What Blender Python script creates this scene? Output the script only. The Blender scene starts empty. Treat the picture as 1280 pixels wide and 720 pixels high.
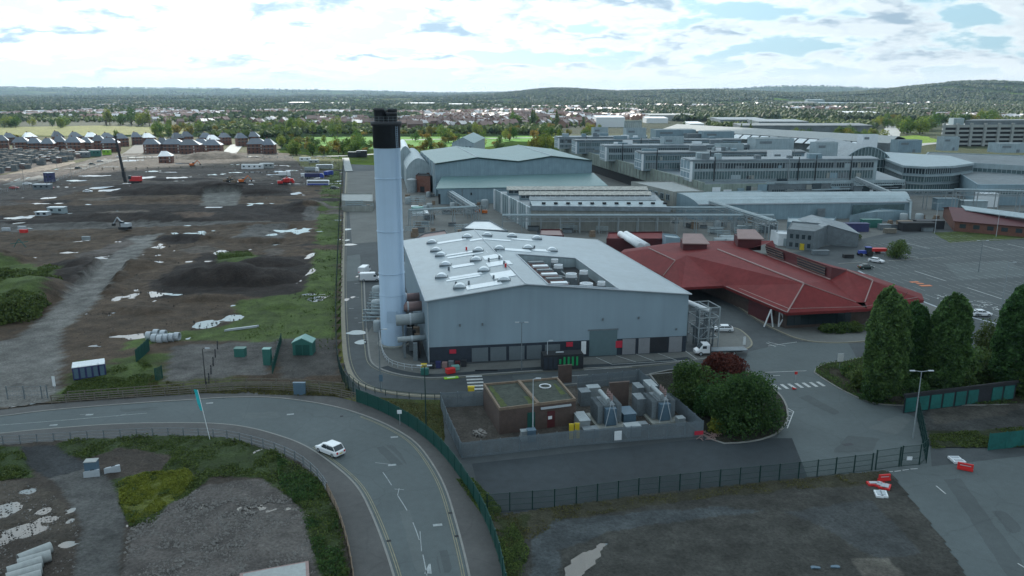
import bpy, math, random
import numpy as np
from mathutils import Vector
random.seed(7); RS=np.random.RandomState(5)
S=bpy.context.scene; COL=S.collection
F=985.; PIT=math.atan(245/F); H=50.
def G(px,py,z=0.):
    u=(px-640)/F; v=(360-py)/F; c,s=math.cos(PIT),math.sin(PIT)
    t=(z-H)/(-s+v*c)
    return (t*u,t*(c+v*s))
def GP(l,z=0.): return [G(a,b,z) for a,b in l]
# ---------------------------------------------------------------- materials
def _nt(name):
    m=bpy.data.materials.new(name); m.use_nodes=True; t=m.node_tree
    return m,t,t.nodes['Principled BSDF']
def mat(name,col,rough=.7,metal=0.,var=.25,scale=.6,bump=0.,spec=.5,streak=0.,fine=6.,trans=0.,objrand=0.):
    m,t,b=_nt(name); N=t.nodes; L=t.links
    tc=N.new('ShaderNodeTexCoord'); 
    n1=N.new('ShaderNodeTexNoise'); n1.inputs['Scale'].default_value=scale; n1.inputs['Detail'].default_value=6
    L.new(tc.outputs['Object'],n1.inputs['Vector'])
    n2=N.new('ShaderNodeTexNoise'); n2.inputs['Scale'].default_value=scale*fine; n2.inputs['Detail'].default_value=3
    if streak:
        mp=N.new('ShaderNodeMapping'); mp.inputs['Scale'].default_value=(1,1,.06); L.new(tc.outputs['Object'],mp.inputs['Vector']); L.new(mp.outputs[0],n2.inputs['Vector'])
    else: L.new(tc.outputs['Object'],n2.inputs['Vector'])
    ad=N.new('ShaderNodeMath'); ad.operation='ADD'; L.new(n1.outputs[0],ad.inputs[0]); L.new(n2.outputs[0],ad.inputs[1])
    mr=N.new('ShaderNodeMapRange'); mr.inputs['From Min'].default_value=.6; mr.inputs['From Max'].default_value=1.4
    mr.inputs['To Min'].default_value=1-var; mr.inputs['To Max'].default_value=1+var; L.new(ad.outputs[0],mr.inputs[0])
    out=mr.outputs[0]
    if objrand:
        oi=N.new('ShaderNodeObjectInfo'); r2=N.new('ShaderNodeMapRange'); r2.inputs['To Min'].default_value=1-objrand; r2.inputs['To Max'].default_value=1+objrand
        L.new(oi.outputs['Random'],r2.inputs[0]); mu=N.new('ShaderNodeMath'); mu.operation='MULTIPLY'; L.new(out,mu.inputs[0]); L.new(r2.outputs[0],mu.inputs[1]); out=mu.outputs[0]
    mx=N.new('ShaderNodeVectorMath'); mx.operation='SCALE'; mx.inputs[0].default_value=col[:3]; L.new(out,mx.inputs['Scale'])
    L.new(mx.outputs[0],b.inputs['Base Color'])
    b.inputs['Roughness'].default_value=rough; b.inputs['Metallic'].default_value=metal
    b.inputs['Specular IOR Level'].default_value=spec
    if bump:
        bp=N.new('ShaderNodeBump'); bp.inputs['Strength'].default_value=bump; bp.inputs['Distance'].default_value=.1
        L.new(ad.outputs[0],bp.inputs['Height']); L.new(bp.outputs[0],b.inputs['Normal'])
    return m
def leafmat(name,c1,c2,scale=.7,objrand=.25,trans=.35):
    m,t,b=_nt(name); N=t.nodes; L=t.links
    g=N.new('ShaderNodeNewGeometry'); n=N.new('ShaderNodeTexNoise'); n.inputs['Scale'].default_value=scale; n.inputs['Detail'].default_value=5
    L.new(g.outputs['Position'],n.inputs['Vector'])
    at=N.new('ShaderNodeAttribute'); at.attribute_name='lv'
    ad=N.new('ShaderNodeMath'); ad.operation='ADD'; L.new(n.outputs[0],ad.inputs[0]); L.new(at.outputs['Fac'],ad.inputs[1])
    mr=N.new('ShaderNodeMapRange'); mr.inputs['From Min'].default_value=.55; mr.inputs['From Max'].default_value=1.45; L.new(ad.outputs[0],mr.inputs[0])
    mx=N.new('ShaderNodeMix'); mx.data_type='RGBA'; mx.inputs[6].default_value=(*c1,1); mx.inputs[7].default_value=(*c2,1); L.new(mr.outputs[0],mx.inputs[0])
    hs=N.new('ShaderNodeHueSaturation'); oi=N.new('ShaderNodeObjectInfo'); L.new(mx.outputs[2],hs.inputs['Color'])
    r=N.new('ShaderNodeMapRange'); r.inputs['To Min'].default_value=1-objrand; r.inputs['To Max'].default_value=1+objrand; L.new(oi.outputs['Random'],r.inputs[0]); L.new(r.outputs[0],hs.inputs['Value'])
    r=N.new('ShaderNodeMapRange'); r.inputs['To Min'].default_value=.5+objrand*.12; r.inputs['To Max'].default_value=.5-objrand*.12; L.new(oi.outputs['Random'],r.inputs[0]); L.new(r.outputs[0],hs.inputs['Hue'])
    L.new(hs.outputs[0],b.inputs['Base Color']); b.inputs['Roughness'].default_value=.65; b.inputs['Specular IOR Level'].default_value=.25
    tr=N.new('ShaderNodeBsdfTranslucent'); L.new(hs.outputs[0],tr.inputs['Color']); ms=N.new('ShaderNodeMixShader'); ms.inputs[0].default_value=trans
    L.new(b.outputs[0],ms.inputs[1]); L.new(tr.outputs[0],ms.inputs[2]); L.new(ms.outputs[0],N['Material Output'].inputs[0])
    return m
def groundmat(name,rough=.85,s=.25):
    m,t,b=_nt(name); N=t.nodes; L=t.links
    at=N.new('ShaderNodeAttribute'); at.attribute_name='Col'
    g=N.new('ShaderNodeNewGeometry')
    def nz(sc,d,st=None):
        n=N.new('ShaderNodeTexNoise'); n.inputs['Scale'].default_value=sc; n.inputs['Detail'].default_value=d; n.inputs['Roughness'].default_value=.65
        if st:
            mp=N.new('ShaderNodeMapping'); mp.inputs['Scale'].default_value=st; L.new(g.outputs['Position'],mp.inputs['Vector']); L.new(mp.outputs[0],n.inputs['Vector'])
        else: L.new(g.outputs['Position'],n.inputs['Vector'])
        return n.outputs[0]
    a=nz(s,8); c=nz(s*12,5); e=nz(s*.22,4)
    m1=N.new('ShaderNodeMapRange'); m1.inputs['From Min'].default_value=.3; m1.inputs['From Max'].default_value=.7; m1.inputs['To Min'].default_value=.42; m1.inputs['To Max'].default_value=1.5; L.new(a,m1.inputs[0])
    m2=N.new('ShaderNodeMapRange'); m2.inputs['From Min'].default_value=.3; m2.inputs['From Max'].default_value=.7; m2.inputs['To Min'].default_value=.6; m2.inputs['To Max'].default_value=1.4; L.new(c,m2.inputs[0])
    m3=N.new('ShaderNodeMapRange'); m3.inputs['From Min'].default_value=.3; m3.inputs['From Max'].default_value=.7; m3.inputs['To Min'].default_value=.75; m3.inputs['To Max'].default_value=1.25; L.new(e,m3.inputs[0])
    p=N.new('ShaderNodeMath'); p.operation='MULTIPLY'; L.new(m1.outputs[0],p.inputs[0]); L.new(m2.outputs[0],p.inputs[1])
    q=N.new('ShaderNodeMath'); q.operation='MULTIPLY'; L.new(p.outputs[0],q.inputs[0]); L.new(m3.outputs[0],q.inputs[1])
    v=N.new('ShaderNodeVectorMath'); v.operation='SCALE'; L.new(at.outputs['Color'],v.inputs[0]); L.new(q.outputs[0],v.inputs['Scale'])
    L.new(v.outputs[0],b.inputs['Base Color']); 
    b.inputs['Roughness'].default_value=rough; b.inputs['Specular IOR Level'].default_value=.2
    bp=N.new('ShaderNodeBump'); bp.inputs['Strength'].default_value=.9; bp.inputs['Distance'].default_value=.35; L.new(p.outputs[0],bp.inputs['Height']); L.new(bp.outputs[0],b.inputs['Normal'])
    return m
def roadmat(name,col,rough=.75,wear=.25,s=.12):
    m,t,b=_nt(name); N=t.nodes; L=t.links
    g=N.new('ShaderNodeNewGeometry'); out=None
    for sc,d,lo,hi in ((s,6,1-wear,1+wear),(s*9,6,1-wear*.6,1+wear*.6),(s*90,3,.88,1.12)):
        n=N.new('ShaderNodeTexNoise'); n.inputs['Scale'].default_value=sc; n.inputs['Detail'].default_value=d; L.new(g.outputs['Position'],n.inputs['Vector'])
        r=N.new('ShaderNodeMapRange'); r.inputs['From Min'].default_value=.3; r.inputs['From Max'].default_value=.7; r.inputs['To Min'].default_value=lo; r.inputs['To Max'].default_value=hi; L.new(n.outputs[0],r.inputs[0])
        if out is None: out=r.outputs[0]
        else:
            p=N.new('ShaderNodeMath'); p.operation='MULTIPLY'; L.new(out,p.inputs[0]); L.new(r.outputs[0],p.inputs[1]); out=p.outputs[0]
    # patched seams
    vo=N.new('ShaderNodeTexVoronoi'); vo.feature='DISTANCE_TO_EDGE'; vo.inputs['Scale'].default_value=.09
    nn=N.new('ShaderNodeTexNoise'); nn.inputs['Scale'].default_value=.5; L.new(g.outputs['Position'],nn.inputs['Vector'])
    va=N.new('ShaderNodeVectorMath'); va.operation='ADD'; L.new(g.outputs['Position'],va.inputs[0]); L.new(nn.outputs['Color'],va.inputs[1]); L.new(va.outputs[0],vo.inputs['Vector'])
    lr=N.new('ShaderNodeMapRange'); lr.inputs['From Min'].default_value=0; lr.inputs['From Max'].default_value=.012; lr.inputs['To Min'].default_value=.87; lr.inputs['To Max'].default_value=1; L.new(vo.outputs[0],lr.inputs[0])
    p=N.new('ShaderNodeMath'); p.operation='MULTIPLY'; L.new(out,p.inputs[0]); L.new(lr.outputs[0],p.inputs[1])
    v=N.new('ShaderNodeVectorMath'); v.operation='SCALE'; v.inputs[0].default_value=col; L.new(p.outputs[0],v.inputs['Scale']); L.new(v.outputs[0],b.inputs['Base Color'])
    b.inputs['Roughness'].default_value=rough; b.inputs['Specular IOR Level'].default_value=.35
    return m
def plain(name,col,rough=.5,metal=0.,spec=.5,alpha=1.):
    m,t,b=_nt(name); b.inputs['Base Color'].default_value=(*col,1); b.inputs['Roughness'].default_value=rough; b.inputs['Metallic'].default_value=metal; b.inputs['Specular IOR Level'].default_value=spec
    b.inputs['Alpha'].default_value=alpha
    return m
M={}
M['clad']=mat('clad_blue',(.255,.335,.395),.45,var=.10,scale=.12,streak=1,spec=.4)
M['cladroof']=mat('clad_roof',(.225,.28,.315),.38,var=.18,scale=.1,streak=0,spec=.9)
M['chim']=mat('chimney_paint',(.42,.55,.70),.4,var=.07,scale=.25,streak=1,spec=.4)
M['black']=mat('black_paint',(.02,.023,.03),.6,var=.3,scale=.6)
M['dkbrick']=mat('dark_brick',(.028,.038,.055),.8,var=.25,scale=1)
M['door']=mat('shutter_grey',(.13,.16,.18),.5,var=.12,scale=1)
M['doorp']=mat('shutter_pale',(.24,.25,.27),.5,var=.12,scale=1)
M['doort']=mat('shutter_teal',(.11,.17,.19),.5,var=.1,scale=1)
M['red']=plain('red_sign',(.5,.03,.06),.5)
M['white']=mat('white_paint',(.72,.75,.78),.45,var=.08,scale=.8)
M['flash']=mat('pale_flashing',(.42,.46,.5),.5,var=.12,scale=.6)
M['skyl']=mat('rooflight',(.68,.73,.77),.28,var=.12,scale=.5)
M['metal']=mat('galvanised',(.29,.33,.35),.6,.2,var=.18,scale=.8)
M['metald']=mat('dull_steel',(.16,.19,.21),.55,.2,var=.3,scale=.8)
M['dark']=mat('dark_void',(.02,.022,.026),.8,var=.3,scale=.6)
M['glass']=plain('dark_glass',(.03,.045,.055),.12,0,.8)
M['glassg']=mat('green_glass',(.08,.13,.14),.25,var=.4,scale=.5,spec=.7)
M['redroof']=mat('red_sheet_roof',(.165,.027,.028),.68,var=.25,scale=.15,streak=0,spec=.15)
M['redwall']=mat('red_wall',(.085,.016,.02),.6,var=.2,scale=.5)
M['pink']=mat('pink_grey_roof',(.27,.18,.17),.6,var=.15,scale=.5)
M['conc']=mat('concrete',(.27,.28,.26),.85,var=.25,scale=.3,bump=.1,streak=1)
M['concg']=mat('green_stained_concrete',(.22,.26,.23),.85,var=.35,scale=.25,streak=1)
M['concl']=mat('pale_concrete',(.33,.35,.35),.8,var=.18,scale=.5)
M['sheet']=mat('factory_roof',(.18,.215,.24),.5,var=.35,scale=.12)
M['sheet2']=mat('factory_roof_grey',(.13,.155,.17),.6,var=.4,scale=.12)
M['green_sheet']=mat('green_grey_roof',(.13,.225,.23),.45,var=.12,scale=.1)
M['pale']=mat('pale_blue_clad',(.30,.37,.40),.5,var=.22,scale=.3,streak=1)
M['bluewall']=mat('blue_wall',(.20,.285,.335),.55,var=.2,scale=.3,streak=1)
M['brick']=mat('brown_brick',(.085,.06,.052),.85,var=.3,scale=1.2,bump=.1)
M['brickr']=mat('red_brick',(.155,.07,.052),.85,var=.3,scale=.7,objrand=.2)
M['slate']=mat('slate',(.72,.75,.78),.5,.3,var=.12,scale=.4,spec=1.,objrand=.15)  # whitened base colour stands in for sun glint on roofs
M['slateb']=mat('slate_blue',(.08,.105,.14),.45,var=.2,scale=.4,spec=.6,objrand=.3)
M['mossroof']=mat('mossy_felt',(.045,.055,.045),.9,var=.5,scale=.6,fine=4)
M['moss']=mat('moss',(.06,.08,.02),.9,var=.5,scale=1.4)
M['greenf']=mat('green_fence',(.008,.07,.06),.5,var=.25,scale=.6)
M['greend']=mat('dark_green_fence',(.006,.035,.032),.5,var=.2,scale=.6)
M['teal']=mat('teal_sheet',(.01,.12,.11),.6,var=.3,scale=.4)
M['greyf']=mat('grey_palisade',(.17,.21,.24),.5,.2,var=.2,scale=.8)
M['wood']=mat('weathered_wood',(.16,.145,.12),.85,var=.35,scale=1.5)
M['woodr']=mat('brown_wood',(.20,.15,.11),.85,var=.3,scale=1.5)
M['flag']=plain('turquoise_cloth',(.02,.45,.5),.7)
M['navy']=mat('navy_plastic',(.03,.035,.12),.5,var=.3,scale=1)
M['bluep']=mat('blue_paint',(.085,.145,.20),.5,var=.15,scale=1)
M['bluev']=plain('vivid_blue',(.03,.06,.35),.4)
M['orange']=plain('orange_paint',(.6,.14,.02),.5)
M['yellow']=plain('yellow_paint',(.6,.45,.03),.5)
M['lime']=plain('lime_plastic',(.25,.5,.03),.5)
M['redp']=plain('red_plastic',(.6,.03,.03),.45)
M['kiosk']=mat('green_kiosk',(.03,.14,.12),.5,var=.12,scale=1)
M['kioskt']=mat('pale_green_top',(.16,.34,.31),.5,var=.12,scale=1)
M['carw']=plain('car_white',(.75,.77,.8),.25,0,.6)
M['card']=plain('car_dark',(.03,.05,.05),.25,0,.6)
M['cars']=plain('car_silver',(.35,.38,.4),.3,.3,.6)
M['carb']=plain('car_blue',(.03,.08,.2),.3,0,.6)
M['carr']=plain('car_red',(.4,.03,.03),.3,0,.6)
M['tyre']=plain('tyre',(.02,.02,.02),.85)
M['lred']=plain('lamp_red',(.5,.01,.02),.3)
M['lwhite']=plain('lamp_clear',(.8,.8,.8),.2)
M['xgreen']=plain('green_louvre',(.01,.30,.10),.5)
M['line']=mat('white_line',(.45,.47,.47),.7,var=.35,scale=1.2)
M['linef']=mat('faded_line',(.30,.33,.34),.7,var=.4,scale=1.2)
M['yline']=mat('yellow_line',(.23,.215,.14),.7,var=.3,scale=1.2)
M['kerb']=mat('kerb_stone',(.22,.22,.21),.8,var=.2,scale=1)
M['kerby']=mat('tan_kerb',(.24,.22,.17),.8,var=.2,scale=1)
M['water']=plain('standing_water',(.035,.032,.028),.03,0,1.)
M['soil']=mat('dark_soil',(.035,.032,.032),.95,var=.5,scale=.5,bump=.8)
M['stone']=mat('broken_stone',(.19,.18,.17),.9,var=.4,scale=2)
M['bark']=mat('bark',(.07,.055,.04),.9,var=.3,scale=2)
M['asph']=roadmat('road_asphalt',(.088,.107,.112),.8,.10)
M['asph2']=roadmat('yard_asphalt',(.058,.068,.074),.8,.22,.06)
M['asph3']=roadmat('carpark_asphalt',(.082,.094,.097),.85,.12,.05)
M['asph4']=roadmat('dark_asphalt',(.032,.041,.048),.85,.2,.08)
M['pave']=roadmat('pavement',(.085,.085,.085),.85,.15)
M['pavel']=roadmat('pale_pavement',(.13,.135,.13),.85,.15)
M['ground']=groundmat('bare_ground')
M['leafg']=leafmat('leaf_green',(.022,.060,.026),(.13,.25,.075),trans=.5)
M['leafd']=leafmat('leaf_dark',(.022,.056,.024),(.14,.22,.060),trans=.5)
M['leafy']=leafmat('leaf_yellow',(.05,.06,.008),(.20,.19,.02),1.)
M['leafr']=leafmat('leaf_red',(.05,.014,.014),(.17,.045,.035),1.)
M['leaff']=leafmat('leaf_far',(.03,.075,.018),(.21,.30,.05),.08,.4,trans=.5)
M['leaff2']=leafmat('leaf_far_autumn',(.08,.085,.018),(.34,.28,.05),.08,.3,trans=.5)
M['grassy']=leafmat('grass_yellow',(.10,.13,.018),(.28,.30,.05),.8,0)
M['grassg']=leafmat('grass_green',(.035,.065,.018),(.13,.17,.045),.6,0)
M['grassd']=leafmat('grass_dry',(.06,.06,.025),(.17,.16,.06),.6,0)
M['houser']=mat('suburb_tiles',(.16,.10,.085),.5,var=.2,scale=.3,objrand=.45)
M['houser2']=mat('suburb_slates',(.42,.42,.44),.5,.25,var=.2,scale=.3,objrand=.3,spec=.8)
M['housew']=mat('suburb_walls',(.22,.13,.10),.8,var=.2,scale=.3,objrand=.5)
M['housew2']=mat('suburb_render',(.5,.48,.45),.8,var=.15,scale=.3,objrand=.3)
# ---------------------------------------------------------------- mesh builder
class MB:
    def __init__(s): s.v=[]; s.f=[]; s.m=[]
    def add(s,vs,fs,mi=0):
        o=len(s.v); s.v+=[tuple(p) for p in vs]; s.f+=[tuple(i+o for i in f) for f in fs]; s.m+=[mi]*len(fs); return s
    def box(s,cx,cy,cz,sx,sy,sz,rot=0.,mi=0):
        c,n=math.cos(rot),math.sin(rot); vs=[]
        for dz in (-.5,.5):
            for dx,dy in ((-.5,-.5),(.5,-.5),(.5,.5),(-.5,.5)):
                x=dx*sx; y=dy*sy; vs.append((cx+x*c-y*n,cy+x*n+y*c,cz+dz*sz))
        return s.add(vs,[(3,2,1,0),(4,5,6,7),(0,1,5,4),(1,2,6,5),(2,3,7,6),(3,0,4,7)],mi)
    def prism(s,pts,z0,z1,mi=0,top=True,bot=True):
        n=len(pts); z0=z0 if hasattr(z0,'__len__') else [z0]*n; z1=z1 if hasattr(z1,'__len__') else [z1]*n
        a=sum(pts[i][0]*pts[(i+1)%n][1]-pts[(i+1)%n][0]*pts[i][1] for i in range(n))
        if a<0: pts=pts[::-1]; z0=z0[::-1]; z1=z1[::-1]
        vs=[(p[0],p[1],z) for p,z in zip(pts,z0)]+[(p[0],p[1],z) for p,z in zip(pts,z1)]
        fs=[(i,(i+1)%n,n+(i+1)%n,n+i) for i in range(n)]
        if top: fs.append(tuple(range(n,2*n)))
        if bot: fs.append(tuple(range(n-1,-1,-1)))
        return s.add(vs,fs,mi)
    def poly(s,pts,mi=0): return s.add(pts,[tuple(range(len(pts)))],mi)
    def tube(s,a,b,r,n=8,r2=None,mi=0,caps=True):
        a=Vector(a); b=Vector(b); d=(b-a); 
        if d.length<1e-6: return s
        d.normalize(); u=d.orthogonal().normalized(); w=d.cross(u); r2=r if r2 is None else r2; vs=[]
        for p,q in ((a,r),(b,r2)):
            for k in range(n):
                t=2*math.pi*k/n; vs.append(p+u*(q*math.cos(t))+w*(q*math.sin(t)))
        fs=[(k,(k+1)%n,n+(k+1)%n,n+k) for k in range(n)]
        if caps: fs+= [tuple(range(n-1,-1,-1)),tuple(range(n,2*n))]
        return s.add(vs,fs,mi)
    def lathe(s,x,y,prof,n=24,mi=0):
        vs=[];fs=[]
        for r,z in prof:
            for k in range(n):
                t=2*math.pi*k/n; vs.append((x+r*math.cos(t),y+r*math.sin(t),z))
        for j in range(len(prof)-1):
            for k in range(n): fs.append((j*n+k,j*n+(k+1)%n,(j+1)*n+(k+1)%n,(j+1)*n+k))
        return s.add(vs,fs,mi)
    def slab(s,pts,th,mi=0):
        n=len(pts); vs=list(pts)+[(p[0],p[1],p[2]-th) for p in pts]
        fs=[tuple(range(n)),tuple(range(2*n-1,n-1,-1))]+[((i+1)%n,i,n+i,n+(i+1)%n) for i in range(n)]
        return s.add(vs,fs,mi)
    def build(s,name,mats,parent=None,smooth=False):
        me=bpy.data.meshes.new(name); off=(0,0,0)
        if parent is not None:
            q=parent
            while q.parent: q=q.parent
            off=tuple(q.location)
        me.from_pydata([(a-off[0],b-off[1],c-off[2]) for a,b,c in s.v],[],s.f)
        if not isinstance(mats,(list,tuple)): mats=[mats]
        for m in mats: me.materials.append(M[m] if isinstance(m,str) else m)
        if len(mats)>1: me.polygons.foreach_set('material_index',s.m)
        if smooth:
            me.polygons.foreach_set('use_smooth',[len(f)<=4 for f in s.f])
        me.update(); o=bpy.data.objects.new(name,me); COL.objects.link(o)
        if parent is not None: o.parent=parent
        return o
def tag(o,label=None,cat=None,group=None,kind=None):
    for k,v in (('label',label),('category',cat),('group',group),('kind',kind)):
        if v: o[k]=v
    return o
def thing(name,label,cat,loc=(0,0,0),group=None,rz=0.):
    o=bpy.data.objects.new(name,None); COL.objects.link(o); o.location=loc; o.rotation_euler=(0,0,rz); o.empty_display_size=.5
    return tag(o,label,cat,group)
def struct(mb,name,mats,parent=None): return tag(mb.build(name,mats),kind='structure')
def dup(root,loc,rz=0.,label=None,group=None,sc=None):
    r=root.copy(); COL.objects.link(r); r.location=loc; r.rotation_euler=(0,0,rz)
    if sc is not None: r.scale=(sc,sc,sc) if not hasattr(sc,'__len__') else sc
    if label: r['label']=label
    if group: r['group']=group
    def rec(a,b):
        for ch in list(a.children):
            c=ch.copy(); COL.objects.link(c); c.parent=b; rec(ch,c)
    rec(root,r); return r
class Spawner:   # first use moves the prototype, later uses copy it
    def __init__(s,root): s.root=root; s.kids=None; s.used=False
    def put(s,loc,rz=0.,label=None,group=None,sc=None):
        if not s.used:
            s.used=True; r=s.root; r.location=loc; r.rotation_euler=(0,0,rz)
            if sc is not None: r.scale=(sc,sc,sc) if not hasattr(sc,'__len__') else sc
            if label: r['label']=label
            if group: r['group']=group
            return r
        return dup(s.root,loc,rz,label,group,sc or (1,1,1))
def lerp(a,b,t): return tuple(x+(y-x)*t for x,y in zip(a,b))
def resample(pts,step):
    out=[pts[0]]; carry=0.
    for a,b in zip(pts[:-1],pts[1:]):
        L=math.dist(a,b); d=step-carry
        while d<=L: out.append(lerp(a,b,d/L)); d+=step
        carry=(carry+L)%step if L>0 else carry
    if math.dist(out[-1],pts[-1])>step*.3: out.append(pts[-1])
    return out
def smoothline(pts,k=3):
    for _ in range(k):
        o=[pts[0]]
        for a,b in zip(pts[:-1],pts[1:]): o+=[lerp(a,b,.25),lerp(a,b,.75)]
        o.append(pts[-1]); pts=o
    return pts
def offset(pts,d):
    o=[]
    for i,p in enumerate(pts):
        a=pts[max(i-1,0)]; b=pts[min(i+1,len(pts)-1)]; dx,dy=b[0]-a[0],b[1]-a[1]; l=math.hypot(dx,dy) or 1
        o.append((p[0]-dy/l*d,p[1]+dx/l*d))
    return o
def ribbon(mb,pts,w,z,mi=0,off=0.):
    a=offset(pts,off-w/2); b=offset(pts,off+w/2)
    for i in range(len(pts)-1): mb.poly([(*a[i],z),(*a[i+1],z),(*b[i+1],z),(*b[i],z)][::1],mi)
    return mb
def dashes(mb,pts,w,z,on,offl,mi=0,off=0.):
    p=resample(offset(pts,off),.5); n=int(on/.5); k=int((on+offl)/.5)
    for i in range(0,len(p)-n,k): ribbon(mb,p[i:i+n+1],w,z,mi)
def kerbstrip(mb,pts,w,h,mi=0):
    a=offset(pts,-w/2); b=offset(pts,w/2)
    for i in range(len(pts)-1): mb.prism([a[i],a[i+1],b[i+1],b[i]],0.,h,mi,bot=False)
def wob(pts,amp,step,seed=0):
    r=random.Random(seed); q=resample(list(pts)+[pts[0]],step)[:-1]; n=len(q); ph=[r.uniform(0,6.28) for _ in range(5)]
    out=[]
    for i,p in enumerate(q):
        j=sum(math.sin(ph[k]+(i*(k+1)*1.7))*amp/(k+1) for k in range(5))*.5+r.uniform(-.3,.3)*amp
        a=q[i-1]; b=q[(i+1)%n]; dx,dy=b[0]-a[0],b[1]-a[1]; l=math.hypot(dx,dy) or 1
        out.append((p[0]-dy/l*j,p[1]+dx/l*j))
    return out
def sheet(name,pts,z,m,amp=0,step=2.,seed=0):
    from mathutils.geometry import tessellate_polygon
    if amp: pts=wob(pts,amp,step,seed)
    vs=[(p[0],p[1],z) for p in pts]; tr=tessellate_polygon([[Vector(v) for v in vs]])
    mb=MB(); mb.add(vs,[tuple(t) for t in tr]); o=mb.build(name,m)
    me=o.data
    if len(me.polygons) and me.polygons[0].normal.z<0: me.flip_normals()
    return tag(o,kind='structure')
def inpoly(X,Y,poly):
    r=np.zeros(X.shape,bool); n=len(poly)
    for i in range(n):
        x1,y1=poly[i]; x2,y2=poly[(i+1)%n]
        if y1==y2: continue
        c=((Y<y1)!=(Y<y2))&(X<(x2-x1)*(Y-y1)/(y2-y1)+x1); r^=c
    return r
_perm=RS.rand(256,256)
def vnoise(X,Y):
    xi=np.floor(X).astype(int); yi=np.floor(Y).astype(int); fx=X-xi; fy=Y-yi; fx=fx*fx*(3-2*fx); fy=fy*fy*(3-2*fy)
    g=lambda a,b:_perm[a%256,b%256]
    return (g(xi,yi)*(1-fx)+g(xi+1,yi)*fx)*(1-fy)+(g(xi,yi+1)*(1-fx)+g(xi+1,yi+1)*fx)*fy
def fbm(X,Y,o=4):
    s=0;a=.5;t=0
    for k in range(o): s=s+a*vnoise(X*2**k+k*17.3,Y*2**k+k*9.1); t+=a; a*=.5
    return s/t
def terrain(name,poly,sp,base,paints,hfun,water=None,ratio=0.):
    xs=[p[0] for p in poly]; ys=[p[1] for p in poly]
    gx=np.arange(min(xs),max(xs)+sp,sp); gy=[min(ys)]
    while gy[-1]<max(ys): gy.append(gy[-1]+max(sp,gy[-1]*ratio))
    gy=np.array(gy); X,Y=np.meshgrid(gx,gy)
    W1=(fbm(X*.25,Y*.25)-.5); W2=(fbm(X*.25+50,Y*.25+50)-.5)
    keepv=inpoly(X,Y,poly)
    C=np.ones((*X.shape,4)); C[...,:3]=base
    Z=hfun(X,Y)
    for pl,col,amp in paints:
        k=inpoly(X+W1*amp,Y+W2*amp,pl); C[k,:3]=col
    h,w=X.shape; idx=np.arange(h*w).reshape(h,w)
    q=np.stack([idx[:-1,:-1],idx[:-1,1:],idx[1:,1:],idx[1:,:-1]],-1).reshape(-1,4)
    kv=keepv.ravel(); q=q[kv[q].sum(1)>=2]
    used=np.unique(q); rm=np.full(h*w,-1); rm[used]=np.arange(len(used)); q=rm[q]
    V=np.stack([X.ravel(),Y.ravel(),Z.ravel()],-1)[used]
    me=bpy.data.meshes.new(name); me.from_pydata(V.tolist(),[],q.tolist())
    ca=me.color_attributes.new('Col','FLOAT_COLOR','POINT'); ca.data.foreach_set('color',C.reshape(-1,4)[used].ravel())
    me.materials.append(M['ground']); me.polygons.foreach_set('use_smooth',[True]*len(q)); me.update()
    o=bpy.data.objects.new(name,me); COL.objects.link(o); return tag(o,kind='structure')
# leaf cards ------------------------------------------------------------
def cards(name,P,size,m,parent=None,up=0.,asp=1.,smooth=False,lv=None):
    n=len(P); A=RS.normal(size=(n,3)); A/=np.linalg.norm(A,axis=1)[:,None]; B=RS.normal(size=(n,3))
    if up: A=A*(1-up)+np.array([0,0,1.])*up; A/=np.linalg.norm(A,axis=1)[:,None]
    B-=A*(A*B).sum(1)[:,None]; B/=np.linalg.norm(B,axis=1)[:,None]
    s=(size if hasattr(size,'shape') else np.full(n,size))*RS.uniform(.6,1.3,n); a=A*(s*asp)[:,None]*.5; b=B*s[:,None]*.5
    V=np.stack([P-a-b*.5,P-a*.2+b,P+a,P+a*.1-b],1).reshape(-1,3)
    if parent is not None:
        q=parent
        while q.parent: q=q.parent
        V=V-np.array(q.location)
    me=bpy.data.meshes.new(name); me.from_pydata(V.tolist(),[],np.arange(4*n).reshape(-1,4).tolist())
    at=me.attributes.new('lv','FLOAT','POINT'); l=RS.uniform(.2,.8,n) if lv is None else lv; at.data.foreach_set('value',np.repeat(l,4).astype(np.float32))
    me.materials.append(M[m] if isinstance(m,str) else m); me.update()
    o=bpy.data.objects.new(name,me); COL.objects.link(o)
    if parent is not None: o.parent=parent
    return o
def crownpts(n,rx,ry,rz,cz,lobes=14,fill=.35,seed=0,cone=0.):
    r=np.random.RandomState(seed); P=[]
    D=r.normal(size=(lobes,3)); D/=np.linalg.norm(D,axis=1)[:,None]
    C=D*r.uniform(.35,.72,(lobes,1)); R=r.uniform(.28,.48,lobes)
    k=r.randint(0,lobes,n); d=r.normal(size=(n,3)); d/=np.linalg.norm(d,axis=1)[:,None]
    rad=R[k]*(1-fill*r.rand(n)**2); Q=C[k]+d*rad[:,None]
    h=Q[:,2]
    if cone: f=np.clip(1-cone*(h+.2),.2,1.3); Q[:,0]*=f; Q[:,1]*=f
    Q=Q*np.array([rx,ry,rz]); Q[:,2]+=cz; Q=Q[Q[:,2]>.1]
    return Q
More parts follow.
